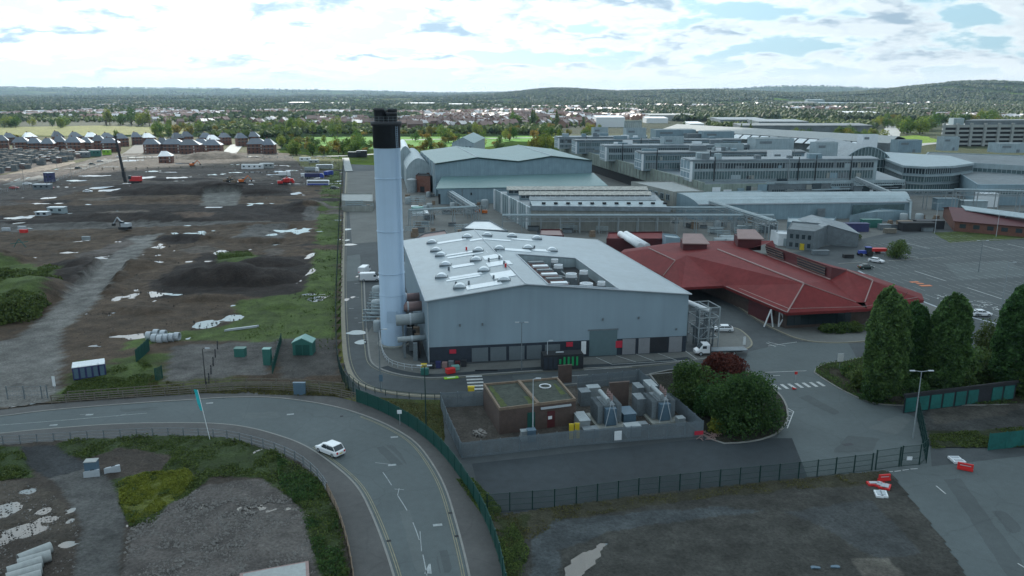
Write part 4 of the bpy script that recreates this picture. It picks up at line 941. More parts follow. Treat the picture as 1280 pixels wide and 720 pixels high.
for i in (1,3): mb.tube((bs[i][0],bs[i][1]-.5,zs[i]+.2),(*bk[i],zs[i]+.2),.22,5)
mb.build('ridge_capping','flash',wh)
mb=MB()
for i in range(4): mb.tube((bs[i][0],bs[i][1]-.6,zs[i]-.1),(bs[i+1][0],bs[i+1][1]-.6,zs[i+1]-.1),.35,5)
mb.build('verge_trim','greend',wh)
la=lerp(bs[0],bs[4],.05); lb=(bs[4][0]-2,bs[4][1]); yl=G(556,256)[1]; fa_=(la[0]-0.,yl+1); fb_=(lb[0]+6,yl+12)
MB().slab([(fa_[0]-1,fa_[1]-.5,7.4),(fb_[0],fb_[1]-.5,7.4),(lb[0]+3,lb[1]-.1,9.6),(la[0]-1,la[1]-.1,9.6)],.25).build('lean_to_roof','green_sheet',wh)
MB().prism([fa_,fb_,(lb[0],lb[1]-.2),(la[0],la[1]-.2)],0,7.1).build('lean_to_wall','bluewall',wh)
panel(wh,'big_door',fa_,fb_,.0,.012,0.2,4.8,'dark'); panel(wh,'wall_seam',fa_,fb_,.135,.14,0.2,7,'metald'); panel(wh,'window',fa_,fb_,.185,.195,4,5.2,'glass')
for k in range(5): panel(wh,'pilaster',bk[0],bs[0],.1+.2*k,.13+.2*k,0,ze,'pale',.3,.3)
# gabled clerestory behind + curved white sheds
t=thing('gabled_shed','small white gabled shed with window slots rising behind the warehouse','building',(*G(586,186),0))
q=[atd(565,14,500),atd(592,14,497),atd(606,14,560),atd(578,14,563)]; gable(t,q,0,19,22.5,'pale','green_sheet','fb')
for k in range(5): panel(t,'window',q[0],q[1],.08+.18*k,.18+.18*k,13,17,'glass')
def barrel(root,q,z0,ze,zr,wm,rm,n=10,axis='fb'):
    A,B,C,D=q if axis=='fb' else (q[1],q[2],q[3],q[0]); mb=MB(); pr=[(k/n,ze+(zr-ze)*math.sin(math.pi*k/n)**.8 if 0<k<n else ze) for k in range(n+1)]
    mb.poly([(*A,z0),(*B,z0)]+[(*lerp(A,B,t),z) for t,z in pr[::-1]]); mb.poly([(*C,z0),(*D,z0)]+[(*lerp(D,C,t),z) for t,z in pr]); mb.poly([(*D,z0),(*A,z0),(*A,ze),(*D,ze)]); mb.poly([(*B,z0),(*C,z0),(*C,ze),(*B,ze)]); mb.build('wall',wm,root)
    mb=MB()
    for i in range(n):
        (t0,a),(t1,b)=pr[i],pr[i+1]; mb.slab([(*lerp(A,B,t0),a+.1),(*lerp(A,B,t1),b+.1),(*lerp(D,C,t1),b+.1),(*lerp(D,C,t0),a+.1)],.15)
    mb.build('roof',rm,root,smooth=False)
t=thing('curved_shed','pale blue curved roof shed nearer the warehouse corner, just right of the chimney','building',(*G(512,215),0)); barrel(t,[atd(508,5,420),atd(540,5,420),atd(528,5,500),atd(503,5,500)],0,10,16,'pale','pale')
t=thing('curved_shed','small white curved roof shed behind, touching the chimney outline','building',(*G(503,200),0)); barrel(t,[atd(499,5,470),atd(516,5,470),atd(511,5,540),atd(497,5,540)],0,13,19,'pale','skyl')
# ---- saw factory (shed 2)
sA=(6.8,290.); sB=(G(843,289)[0]-2,287.); sD=(-7.4,345.); sC=(sB[0]+4,345.)
t2=thing('ribbed_factory','low factory with pilastered side wall and three long glazed roof ridges behind the hall','building',(*sA,0)); 
MB().prism([sA,sB,sC,sD],0,7.6,bot=False).build('wall','conc',t2); MB().prism([lerp(p,(28,315),.01) for p in (sA,sB,sC,sD)],7.61,7.75).build('roof','sheet',t2)
MB().prism([(sD[0]-.4,sD[1]),(sA[0]-.4,sA[1]-.2),(sA[0]+.3,sA[1]),(sD[0]+.3,sD[1])],0,8.6).build('side_parapet','pale',t2)
for k in range(17): panel(t2,'pilaster',(sD[0]-.4,sD[1]),(sA[0]-.4,sA[1]),.01+.0585*k,.025+.0585*k,0,8.9,'white' if k%4==0 else 'pale',.45,.5)
panel(t2,'front_band',sA,sB,.0,1,7.5,9.2,'sheet',.5,.8)
def ridgemon(y0,y1,xa,xb,z0,z1,streak):
    q=[(xa,y0),(xb,y0),(xb,y1),(xa,y1)]; w=MB().prism(q,z0,z1-1).build('roof_monitor','bluewall',t2)
    ribbonwin(w,q[0],q[1],.01,.99,z0+.5,z1-1.2,26,.06,'pale','glass')
    MB().slab([(xa-.3,y0-.8,z1-1.),(xb+.3,y0-.8,z1-1.),(xb+.3,(y0+y1)/2,z1),(xa-.3,(y0+y1)/2,z1)],.2).build('monitor_roof',streak,w); MB().slab([(xa-.3,(y0+y1)/2,z1),(xb+.3,(y0+y1)/2,z1),(xb+.3,y1+.4,z1-1),(xa-.3,y1+.4,z1-1)],.2).build('monitor_roof','skyl',w)
M['streaky']=mat('streaked_sheet',(.38,.37,.34),.7,var=.6,scale=.9,fine=3)
ridgemon(303,309,7,sB[0]-3,7.75,10.6,'sheet'); ridgemon(318,324,3,sB[0]-2,7.75,10.8,'streaky'); ridgemon(333,340,-2,sB[0]-1,7.75,11.,'streaky')
MB().slab([(8,291,7.8),(sB[0],289,7.8),(sB[0],302,9.4),(7,302,9.4)],.15).build('front_slope','pale',t2)
for k in range(11): MB().box(12+k*4.6,297.5,9.15,1.4,1.2,.6).build('slope_vent','dark',t2)
t=thing('office_block','grey block with two pairs of tall dark windows ending the ribbed factory','building',(*G(843,285),0))
q=[G(842,241,9.6),G(880,240,9.6)]; q=[q[0],q[1],(q[1][0]-6,q[1][1]+38),(q[0][0]-12,q[0][1]+38)]
flat(t,q,0,9.6,'conc','concl')
for t0 in (.12,.32,.62,.8): ribbonwin(t,q[0],q[1],t0,t0+.13,5.4,8.8,2,.06,'metald','glass','window'); ribbonwin(t,q[0],q[1],t0,t0+.13,1.4,3.8,2,.06,'metald','glass','window')
for k in range(6): ribbonwin(t,q[3],q[0],.2+.13*k,.27+.13*k,6,8.4,2,.06,'pale','glass','window')
# ---- big factory
rr_=random.Random(123)
fc=G(879,246,5.4); ft=G(700,180,12.2); fc=(fc[0],G(879,228,12.2)[1]); 
fcx=atd(879,8,fc[1])
t=thing('factory_complex','very long concrete factory with a green stained parapet and rows of glazed roof blocks','building',(*fcx,0))
FLc=fcx; FBc=atd(700,12,G(700,181,12.2)[1]); FRc=G(1112,236,6.); FRc=(FRc[0],FLc[1]+14); FRB=(FRc[0]+30,FBc[1]-60)
MB().prism([FLc,FRc,FRB,FBc],5.4,11.,bot=True).build('wall','sheet2',t); MB().prism([lerp(p,(120,450),.02) for p in (FLc,FRc,FRB,FBc)],0,5.4).build('undercroft','dark',t)  # near-black undercroft block stands in for shade below the overhang
MB().prism([lerp(p,(120,450),.004) for p in (FLc,FRc,FRB,FBc)],11.01,11.3).build('roof','sheet',t)
panel(t,'parapet_wall',FBc,FLc,0,1,5.3,12.2,'concg',.5,1.0)
mb=MB()
for k in range(48): p=edgept(FBc,FLc,k/48,.55); mb.box(p[0],p[1],8.7,.35,.35,7,0)
mb.build('parapet_joints','conc',t)
ribbonwin(t,FLc,FRc,.33,.98,6.,8.6,60,.08,'metald','glass'); ribbonwin(t,FLc,FRc,.62,.99,9.4,10.7,40,.08,'pale','glass')
panel(t,'front_fascia',FLc,FRc,.0,.3,5.3,11.4,'concg',.25,.5); panel(t,'front_fascia',FLc,FRc,.3,.99,10.9,12.,'pale',.3,.5)
SP=[]
for q_ in range(60):
    y=rr_.uniform(358,590); xa=lin(FLc[0],FBc[0],(y-FLc[1])/(FBc[1]-FLc[1]))+10; x=lin(xa,160,rr_.random()); hh_=rr_.uniform(1,4.5); MB().box(x,y,11.3+hh_/2,rr_.uniform(3,16),rr_.uniform(2,5),hh_,rr_.choice((0,1.5,.1))).build('roof_structure',rr_.choice(['metald','dark','sheet2','bluewall','conc','glass','pale']),t)
rr=random.Random(77)
for q_ in range(34):
    t0=rr.uniform(.02,.97); panel(t,'front_bay',FLc,FRc,t0,t0+rr.uniform(.01,.05),5.5+rr.uniform(0,3),7.5+rr.uniform(0,4),rr.choice(['pale','dark','bluewall','metald','conc','glass','white']),.3+rr.uniform(0,.6),.5)
for q_ in range(14):
    t0=rr.uniform(.0,.9); t1=t0+rr.uniform(.04,.2); z_=rr.uniform(6,12); MB().tube((*edgept(FLc,FRc,t0,1.3),z_),(*edgept(FLc,FRc,min(t1,1),1.3),z_),rr.uniform(.12,.35),6).build('wall_pipe',rr.choice(['metal','metald','pale']),t)
def block(px0,pxt,d0,dd,z1,nm,i,xr):
    a=atd(px0,z1,d0); b=(xr,d0+ (xr-a[0])*.08); c=(b[0]+3,b[1]+dd); d_=(a[0]-dd*.12,a[1]+dd)
    r=MB().prism([a,b,c,d_],11.3,z1-.8,bot=False).build('roof_block','bluewall' if i%2 else 'pale',t)
    MB().prism([(a[0]-.5,a[1]-.6),(b[0]+.3,b[1]-.6),c,d_],z1-.8,z1).build('block_roof','sheet2' if i%2 else 'sheet',r)
    L_=math.dist(a,b); n=int(L_/1.3); ribbonwin(r,a,b,.02,.98,11.9+.2,z1-5.2 if z1>18 else 14.,n,.08,'metal','glassg'); 
    if z1>18: ribbonwin(r,a,b,.02,.98,z1-4.2,z1-1.6,n,.08,'metal','glassg' if i%2 else 'glass')
    rr=random.Random(i)
    for q_ in range(16):
        t0=rr.uniform(.02,.9); zc=rr.choice([12.1,z1-4.2 if z1>18 else 12.1]); panel(r,'infill_panel',a,b,t0,t0+rr.uniform(.01,.06),zc,zc+rr.uniform(1.2,2.9),rr.choice(['pale','dark','bluewall','metald','sheet2','conc']),.2,.1)
    for q_ in range(5): t0=rr.uniform(.05,.95); o_=edgept(a,b,t0,.5); MB().tube((*o_,11.5),(*o_,z1+rr.uniform(0,2)),.22,5).build('downpipe',rr.choice(['metal','dark']),r)
    for q_ in range(6):
        t0=rr.uniform(.05,.9); o_=edgept(a,b,t0,-rr.uniform(2,dd-2)); hh_=rr.uniform(.8,2.6); MB().box(o_[0],o_[1],z1+hh_/2,rr.uniform(2,9),rr.uniform(2,4),hh_).build('roof_plant',rr.choice(['pale','metald','bluewall','sheet2','white']),r)
    w=MB().prism([(a[0]-.2,a[1]-.4),(a[0]+.7,a[1]-.4),(a[0]+.7,a[1]+.2),(a[0]-.2,a[1]+.2)],11.3,z1+.3).build('corner_pier','white',r)
    for za,zb in ((12.5,15.2),(16.4,z1-.6)):
        ribbonwin(r,d_,a,.05,.95,za,zb,3,.08,'white','bluewall')
for i,(px,d,dd,z1,xr) in enumerate(((864,352,14,21,165),(803,402,14,20.5,150),(757,458,14,20.3,150),(720,515,14,20,150),(698,560,16,19.5,95))): block(px,0,d,dd,z1,'',i,xr)
# rooftop plant boxes
bx=[(900,930,181,194,23,'pale'),(830,855,172,184,24,'pale'),(783,808,161,176,26,'pale'),(742,760,160,172,24,'pale'),(945,993,174,200,24,'pale'),(966,990,190,203,21,'white'),(1021,1048,179,193,23,'pale'),(880,918,165,180,22,'bluewall'),(820,870,163,172,22,'bluewall'),(1079,1098,169,178,24,'white'),(1124,1153,176,187,19,'bluewall'),(860,890,168,180,20,'metald'),(905,945,198,206,19,'metald'),(1000,1030,205,212,17,'metald'),(1180,1200,172,180,20,'pale'),(1250,1285,180,192,17,'pale')]
lb=['white box plant room on the front roof block','white box plant room on the second roof block','tall white box plant room on the third roof block','small white box plant room on the rearmost roof block','large pale blue two storey plant room in the middle of the factory roof','small white box in front of the large plant room','pale box plant room beside the slanted rooflights','blue grey plant building below the long roof','low blue plant building at the back left of the factory roof','small white cabin left of the arched gable','blue grey tank room behind the rounded office','dark louvred plant box among the rear roof blocks','low dark plant deck on the front roof block','low dark plant deck right of centre on the factory roof','small pale plant box on the office roof','pale box in front of the car park']
for i,(a,b,y0_,y1_,zt,mm) in enumerate(bx):
    d=(H-zt)/math.tan(PIT-math.atan((360-y0_)/985)); A_=atd(a,zt,d); B_=atd(b,zt,d+1); dd=max(6,(B_[0]-A_[0])*.6); zb=11.2
    r=thing('plant_room',lb[i],'plant room',(*A_,zb)); flat(r,[A_,B_,(B_[0]+1,B_[1]+dd),(A_[0]-1,A_[1]+dd)],zb,zt,mm,'concl',.4)
    panel(r,'louvre',A_,B_,.1,.42,zt-2.6,zt-1.2,'metald'); panel(r,'door',A_,B_,.62,.74,zb+.1,zb+2.2,'metald')
# random small roof clutter as individual ducts / fans
r_=random.Random(11); proto=thing('roof_cowl','','roof vent',(0,0,0)); MB().lathe(0,0,[(.8,0),(.8,1.6),(1.25,1.7),(1.25,2.2),(.3,2.9),(0,2.9)],10).build('cowl_body','pale',proto); MB().box(0,0,.1,2.2,2.2,.4).build('kerb_base','metald',proto)
sp=Spawner(proto)
for i in range(70):
    y=r_.uniform(360,600); u=r_.uniform(.02,.9); xa=lin(FLc[0],FBc[0],(y-FLc[1])/(FBc[1]-FLc[1]))+6; x=lin(xa,170,u); 
    if any(abs(y-d-7)<9 for d in (352,402,458,515,560)): continue
    sp.put((x,y,11.3),0,'pale roof cowl standing on the long factory roof between the glazed blocks','cowls on the factory roof',r_.uniform(.7,1.4))
pd=thing('duct_run','','duct',(0,0,0)); MB().box(0,0,1.2,9,1.1,1.1).box(3.8,0,.4,1.2,1.2,1.2).build('duct_body','metal',pd); MB().box(-3,0,.35,.3,.8,.7).box(0,0,.35,.3,.8,.7).build('leg','metald',pd); sp=Spawner(pd)
for i in range(46):
    y=r_.uniform(362,600); xa=lin(FLc[0],FBc[0],(y-FLc[1])/(FBc[1]-FLc[1]))+8; x=lin(xa,165,r_.random())
    if any(abs(y-d-7)<9 for d in (352,402,458,515,560)): continue
    sp.put((x,y,11.3),r_.choice((0,1.57,.1)),'grey duct run lying on the long factory roof','duct runs on the factory roof',r_.uniform(.6,1.3))
# long pale ridge roof with slanted rooflights + arched gable
t=thing('long_roof','very long pale roofed factory range with slanted rooflights reaching to the arched gable','building',(150,560,0))
A_=atd(1112,18,545); B_=atd(828,18,760); 
mb=MB(); q=[A_,(A_[0]+40,A_[1]+60),(B_[0]+50,B_[1]+70),B_]
MB().prism([q[3],q[0],q[1],q[2]],0,16,bot=False).build('wall','sheet2',t)
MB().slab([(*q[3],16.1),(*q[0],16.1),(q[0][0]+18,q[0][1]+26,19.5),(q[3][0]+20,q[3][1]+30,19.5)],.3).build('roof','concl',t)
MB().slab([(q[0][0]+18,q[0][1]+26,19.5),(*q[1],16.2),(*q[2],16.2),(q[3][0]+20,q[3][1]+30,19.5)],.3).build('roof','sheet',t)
for k in range(14):
    t0=.40+.04*k; a=edgept(B_,A_,t0,.3); b=edgept(B_,A_,t0+.032,.3); a2=edgept(B_,A_,t0-.004,4); b2=edgept(B_,A_,t0+.028,4)
    MB().slab([(*a2,12.5),(*b2,12.5),(*b,15.6),(*a,15.6)],.3).build('slanted_rooflight','skyl',t)
t=thing('arched_hall','arched glass gabled hall with arched lattice front beside the rounded office','building',(*atd(1083,8,455),0))
a=atd(1055,15,440);b=atd(1113,15,446); barrel(t,[a,b,(b[0]+12,b[1]+90),(a[0]+12,a[1]+90)],0,13.5,20.5,'glassg','sheet',14)
mb=MB()
for k in range(15):
    tt_=k/14; z=13.5+7*math.sin(math.pi*tt_)**.8 if 0<k<14 else 13.5; p=edgept(a,b,tt_,.3); mb.box(p[0],p[1],z/2+.1,.28,.28,z,0)
    if k<14:
        z2=13.5+7*math.sin(math.pi*(k+1)/14)**.8 if k<13 else 13.5; p2=edgept(a,b,(k+1)/14,.3); mb.tube((*p,z),(*p2,z2),.3,5)
for z in (9,13.5): mb.tube((*edgept(a,b,0,.3),z),(*edgept(a,b,1,.3),z),.25,5)
mb.build('gable_frame','pale',t)
# rounded office
t=thing('rounded_office','three storey office with bands of glass meeting at a blunt corner','building',(*G(1157,206,14),0))
P=[G(1108,199,14),G(1130,207,14),G(1157,208.5,14),G(1190,207.5,14),G(1216,204,14)]; bkk=[(P[-1][0]+12,P[-1][1]+45),(P[0][0]+20,P[0][1]+55)]
MB().prism(P+bkk,0,13.2,bot=False).build('wall','bluewall',t); MB().prism([lerp(p,(225,440),-.03) for p in P+bkk],13.2,14.2).build('roof','pale',t)
for (a,b) in zip(P[:-1],P[1:]):
    for z0,z1 in ((10.2,13.),(6.2,9.),(.8,5)):
        ribbonwin(t,a,b,0.0,1,z0,z1,max(4,int(math.dist(a,b)/1.3)),.1,'pale' if z0>10 else 'metal','glass' if z0>10 else 'glassg')
    panel(t,'floor_band',a,b,-.01,1.01,9.15,9.75,'pale',.7,.9); panel(t,'floor_band',a,b,-.01,1.01,5.2,5.7,'pale',.6,.8)
# flat roofs right of the office
def simple(name,lab,cat,pts,z,zt,wm,rm,z0=0,**k):
    q=[G(a,b,zt) for a,b in pts]; r=thing(name,lab,cat,(*q[0],z0)); flat(r,q,z0,zt,wm,rm,**k); return r,q
r,q=simple('workshop_block','wide low grey flat roofed workshop right of the rounded office','building',[(1222,232),(1330,232),(1330,196),(1160,193)],0,9,'bluewall','sheet2'); ribbonwin(r,q[0],q[1],.1,.9,5,7.5,24)
r,q=simple('roof_storey','long low pale rooftop storey behind the rounded office','building',[(1150,201),(1330,211),(1330,197),(1160,191)],0,13,'pale','sheet2',7); ribbonwin(r,q[0],q[1],.1,.9,9,11,24)
# multi storey car park
t=thing('multi_storey_car_park','long concrete multi storey car park with white fins and dark open decks','car park',(*atd(1176,10,757),0))
a=atd(1176,10,757); b=(a[0]+200,a[1]+15); c=(b[0]+14,b[1]+34); d=(a[0]+20,a[1]+34)
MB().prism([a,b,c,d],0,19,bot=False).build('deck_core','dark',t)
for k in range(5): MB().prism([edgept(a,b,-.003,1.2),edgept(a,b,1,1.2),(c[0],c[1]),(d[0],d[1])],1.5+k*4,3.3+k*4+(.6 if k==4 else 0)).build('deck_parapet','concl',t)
for k in range(16): panel(t,'fin',a,b,.0+.068*k,.012+.068*k,0,21.5,'concl',2.2,2)
MB().prism([(a[0]+12,a[1]+3),(a[0]+22,a[1]+3),(a[0]+22,a[1]+12),(a[0]+12,a[1]+12)],20,26).build('stair_tower','pale',t)
MB().prism([edgept(a,b,.12,-3),edgept(a,b,.98,-3),(c[0],c[1]-4),(d[0]+25,d[1]-4)],19,24).build('upper_deck','sheet2',t)
# ---- vaulted long shed in front
a=G(905,277);b=G(1136,272); a=(a[0]-4,a[1]); 
t=thing('long_vaulted_shed','long low pale shed with a curved pale roof in front of the factory','building',(*a,0)); barrel(t,[(a[0]-6,a[1]+2),b,(b[0]+4,b[1]+18),(a[0]-18,a[1]+28)],0,6.5,9.5,'bluewall','pale',8,'lr')
panel(t,'corrugated_panel',a,b,.7,.97,.3,5.6,'glassg'); panel(t,'roller_door',a,b,.52,.56,.1,4.5,'metald'); panel(t,'gutter',(a[0]-6,a[1]+2),b,0,1,6.3,6.8,'flash',.4,.4)
r,q=simple('lean_to_shed','low grey mono roof lean-to in front of the long vaulted shed','building',[(1062,271),(1095,266),(1135,265),(1100,262)],0,3.5,'bluewall','pale')
# grey cabins
t=thing('grey_store','grey sheeted store with a sloping roof in the yard behind the red roofs','building',(*G(1015,305),0))
q=[G(1012,305),G(1072,309),(G(1072,309)[0]+4,G(1072,309)[1]+22),(G(1012,305)[0]+2,G(1012,305)[1]+22)]; gable(t,q,0,4.5,6.8,'metald','sheet','fb',.3,.35)
r,q=simple('container_block','grey two storey block with small windows behind the grey store','building',[(984,288),(1018,291),(1040,282),(990,278)],0,6,'metald','sheet2'); 
for k in range(4): panel(r,'window',q[0],q[1],.12+.22*k,.24+.22*k,3.6,5,'glass'); panel(r,'window',q[0],q[1],.12+.22*k,.24+.22*k,.8,2.2,'glass')
r,q=simple('flat_store','low flat topped pale store left of the grey two storey block','building',[(984,279),(1040,279),(1045,273),(985,273)],0,5,'bluewall','pale')
t=thing('white_cube_store','white box store behind the red roofs','shed',(*G(984,309),0)); q=[G(972,307),G(995,309),(G(995,309)[0],G(995,309)[1]+8),(G(972,307)[0],G(972,307)[1]+8)]; flat(t,q,0,3.6,'white','white'); panel(t,'door',q[0],q[1],.3,.7,.1,2.6,'pale')
# brick building far right
t=thing('brick_workshop','long low orange brick workshop with maroon roof beside the lawn','building',(*G(1190,288),0))
q=[G(1192,289),G(1330,301),(G(1330,301)[0]+10,G(1330,301)[1]+30),(G(1192,289)[0]+14,G(1192,289)[1]+34)]; gable(t,q,0,3.8,6.5,'brickr','redwall','lr',.6)
for k in range(7): panel(t,'window',q[0],q[1],.05+.13*k,.11+.13*k,1.4,2.9,'glass')
t=thing('workshop_canopy','long pale blue canopy roof behind the orange brick workshop','canopy',(*G(1215,270),0)); A_=G(1207,262,6.5);B_=G(1330,278,6.5); MB().slab([(*A_,6.4),(*B_,6.2),(B_[0]+2,B_[1]+7,7.2),(A_[0]+2,A_[1]+7,7.2)],.3).build('canopy_roof','pale',t)
for k in range(5): p=lerp(A_,B_,.05+.22*k); MB().box(p[0],p[1]+3,3.1,.3,.3,6.2).build('post','metal',t)
# pipe racks
def rack(lab,pa,pb,h,w=3,n=None,px=True):
    a=G(*pa) if px else pa; b=G(*pb) if px else pb; L_=math.dist(a,b); n=n or max(2,int(L_/7)); t=thing('pipe_rack',lab,'pipe rack',(*a,0)); an=math.atan2(b[1]-a[1],b[0]-a[0])
    mb=MB()
    for o in (-w/2,w/2):
        for z in (h,h-1.6): A_=edgept(a,b,0,o);B_=edgept(a,b,1,o); mb.tube((*A_,z),(*B_,z),.14,4)
        for k in range(int(L_/1.8)):
            t0=k*1.8/L_; t1=min(1,t0+1.8/L_); mb.tube((*edgept(a,b,t0,o),h if k%2 else h-1.6),(*edgept(a,b,t1,o),h-1.6 if k%2 else h),.07,4)
    mb.build('truss','metal',t)
    mb=MB()
    for k,(o,r) in enumerate(((-.9,.25),(-.2,.18),(.4,.3),(1.,.16))): mb.tube((*edgept(a,b,0,o*w/3),h+.35+r),(*edgept(a,b,1,o*w/3),h+.35+r),r,6)
    mb.build('pipes','pale',t)
    for k in range(n+1):
        mb=MB()
        for o in (-w/2,w/2): p=edgept(a,b,k/n,o); mb.box(p[0],p[1],h/2,.3,.3,h,an)
        mb.build('trestle','metal',t)
    return t
rack('long pipe rack running across behind the main hall, nearest the hall roof',(628,291),(965,291),6.0)
rack('pipe rack further back along the foot of the ribbed factory wall',(655,283),(905,284),7.0)
rack('pipe rack slanting down from the end block towards the red roofs',(880,272),(965,303),7)
rack('pipe rack beside the vaulted shed end',(882,266),(950,264),8)
rack('curving pipe bridge in front of the rounded office',(1110,262),(1200,262),8)
rack('tall lattice pipe gantry at the right of the rounded office',(1190,268),(1325,272),10,4)
rack('pipe rack crossing the yard between chimney and ribbed factory',(512,282),(594,277),5.5)
rack('pipe rack running away from the yard beside the twin gabled warehouse',(594,277),(549,245),5.5)
t=thing('pipe_bridge','inclined conveyor bridge dropping from the factory front to the yard','conveyor',(*G(1132,282),0)); a=atd(1070,14,350);b=G(1145,275); MB().tube((*a,13),(b[0],b[1]+6,6.5),.9,4).tube((a[0],a[1],11.6),(b[0],b[1]+6,5.4),.2,4).build('bridge_deck','metal',t); MB().tube((b[0],b[1]+6,6.5),(b[0]-2.5,b[1],.05),.45,6).tube((b[0]+1.5,b[1]+8,6.3),(b[0]+1.5,b[1]+8,0),.3,6).build('leg','pale',t)
# twin white duct pipes + tanks, behind red roof left wing
for i,(o) in enumerate((0,2.6)):
    a=G(775+i*7,300,4);b=G(800+i*9,312,4); t=thing('white_pipe',['left of two fat white inclined pipes beside the red roof','right of two fat white inclined pipes beside the red roof'][i],'pipe',(*a,0),'fat white pipes'); MB().tube((*a,6),(*b,5),1.0,12).build('pipe_body','white',t,smooth=True); MB().box(*lerp(a,b,.3),2.6,.5,.5,5.2).build('leg','metal',t); MB().box(*lerp(a,b,.8),2.2,.5,.5,4.4).build('leg','metal',t)
t=thing('blue_cabin','pale blue cabin with a white rail left of the red roof turret','shed',(*G(838,322),0)); q=[G(831,324),G(849,326),(G(849,326)[0],G(849,326)[1]+6),(G(831,324)[0],G(831,324)[1]+6)]; flat(t,q,0,6.5,'clad','pale'); panel(t,'door',q[0],q[1],.2,.5,.1,2.2,'metald')
for i,(px,py,z) in enumerate(((905,302,5),(920,303,5),(912,299,5))):
    c=G(px,py,z-1.5); t=thing('storage_tank',['silver horizontal tank, left one between the red roof turrets','silver horizontal tank, right one between the red roof turrets','silver horizontal tank, rear one between the red roof turrets'][i],'tank',(*c,0)); MB().tube((c[0]-3.2,c[1],z-1.5),(c[0]+3.2,c[1],z-1.5),1.3,14).build('tank_body','metal',t,smooth=True)
    for s_ in (-2,2): MB().box(c[0]+s_,c[1],(z-2.6)/2,.5,2.2,z-2.6).build('cradle','conc',t)
# red low sheds & clutter between hall and racks
r,q=simple('red_shed','low pink red roofed shed just behind the main hall','shed',[(675,295),(705,296),(700,288),(676,288)],0,4,'redwall','pink')
r,q=simple('red_shed','low red roofed shed behind the two fat white pipes','shed',[(758,300),(832,300),(828,291),(760,292)],0,5,'redwall','redroof')
r,q=simple('dark_shed','dark grey pitched hut roof peeping over the left end of the main hall','shed',[(577,287),(635,290),(612,277),(592,277)],0,5,'metald','slate')
r,q=simple('dark_shed','maroon flat hut roof directly right of the chimney','shed',[(512,304),(562,297),(556,289),(530,293)],0,5,'metald','pink')
r,q=simple('low_concrete_block','low pale concrete block along the works road left of the chimney','shed',[(427,252),(466,253),(466,243),(427,243)],0,3,'conc','concl')
r,q=simple('stock_wall','low grey wall with stacked cages on top left of the chimney','shed',[(427,259),(466,259),(466,257),(427,257)],0,2,'conc','metald')
t=thing('brick_boiler_house','small red brick boiler house with a steel tank in front of the warehouse corner','building',(*G(524,240),0)); q=[G(520,240),G(538,241),(G(538,241)[0],G(538,241)[1]+16),(G(520,240)[0],G(520,240)[1]+16)]; flat(t,q,0,8,'brickr','dark'); panel(t,'door',q[0],q[1],.3,.6,.1,3,'dark'); c=G(514,241); MB().lathe(c[0],c[1]+3,[(2.6,0),(2.6,6.5),(0,7.3)],16).build('tank','metal',t)
t=thing('white_tank_pad','square white bunded pad with a round green tank in the yard','tank',(*G(525,268),0)); q=[G(516,270),G(536,270),G(532,260),G(514,260)]; MB().prism(q,0,1.2).build('bund','skyl',t); c=G(522,266); MB().lathe(c[0],c[1],[(2.6,1.2),(2.6,2.6),(0,2.8)],18).build('tank_top','kioskt',t)
# ---------------------------------------------------------------- middle distance: meadows, roads
def fld(name,pts,c,z=.05,amp=4,step=14): return addcol(sheet(name,GP(pts),z,M['ground'],amp,step,hash(name)%99),c)
fld('meadow',[(-80,172),(0,171),(240,171),(330,175),(350,182),(345,192),(140,193),(60,213),(-80,225),(-60,186)],(.075,.08,.03),.03)
fld('meadow_grass',[(-80,157),(0,159),(120,157),(240,160),(236,167),(100,170),(0,169),(-80,170)],(.19,.20,.06),.10)
fld('meadow_grass',[(-60,131.5),(50,130.5),(130,131.5),(125,136),(0,135)],(.16,.22,.05),.12,8,60)
fld('playing_field',[(380,171.5),(460,171),(700,171),(700,178),(640,176),(610,184),(470,186),(440,188),(380,180)],(.10,.27,.03),.12)
fld('playing_field',[(636,170),(676,170),(674,177),(638,177)],(.11,.30,.03),.16)
fld('roundabout_grass',[(1108,172),(1150,169),(1178,176),(1120,186),(1098,182)],(.16,.26,.03),.12)
fld('scrub',[(700,150),(1290,150),(1290,235),(1160,215),(1100,215),(700,205)],(.065,.08,.04),.02)
fld('town_ground',[(-60,140),(700,138),(1340,145),(1340,158),(700,168),(-60,157)],(.035,.048,.024),.04,10,80)
def road(name,pts,w,z,m='concl'):
    mb=MB(); ribbon(mb,smoothline(GP(pts),2),w,z); return struct(mb,name,m)
road('estate_road',[(-80,252),(0,237),(60,221),(100,210),(125,203),(145,199),(158,196),(170,190),(180,180)],15,.35,'pavel')
road('service_road',[(130,199),(200,196),(290,196),(428,196),(470,193)],7,.40)
road('estate_road',[(283,196),(292,186),(297,181)],12,.42,'concl')
road('dual_carriageway',[(1118,188),(1108,178),(1112,168),(1118,160),(1114,154)],22,.22,'concl')
road('dual_carriageway',[(1128,186),(1150,180),(1200,178),(1290,174)],14,.22,'concl')
road('path_through_grass',[(432,198),(436,215)],5,.5,'concl')
road('field_lane',[(470,176),(560,174),(700,172)],10,.3,'concl')
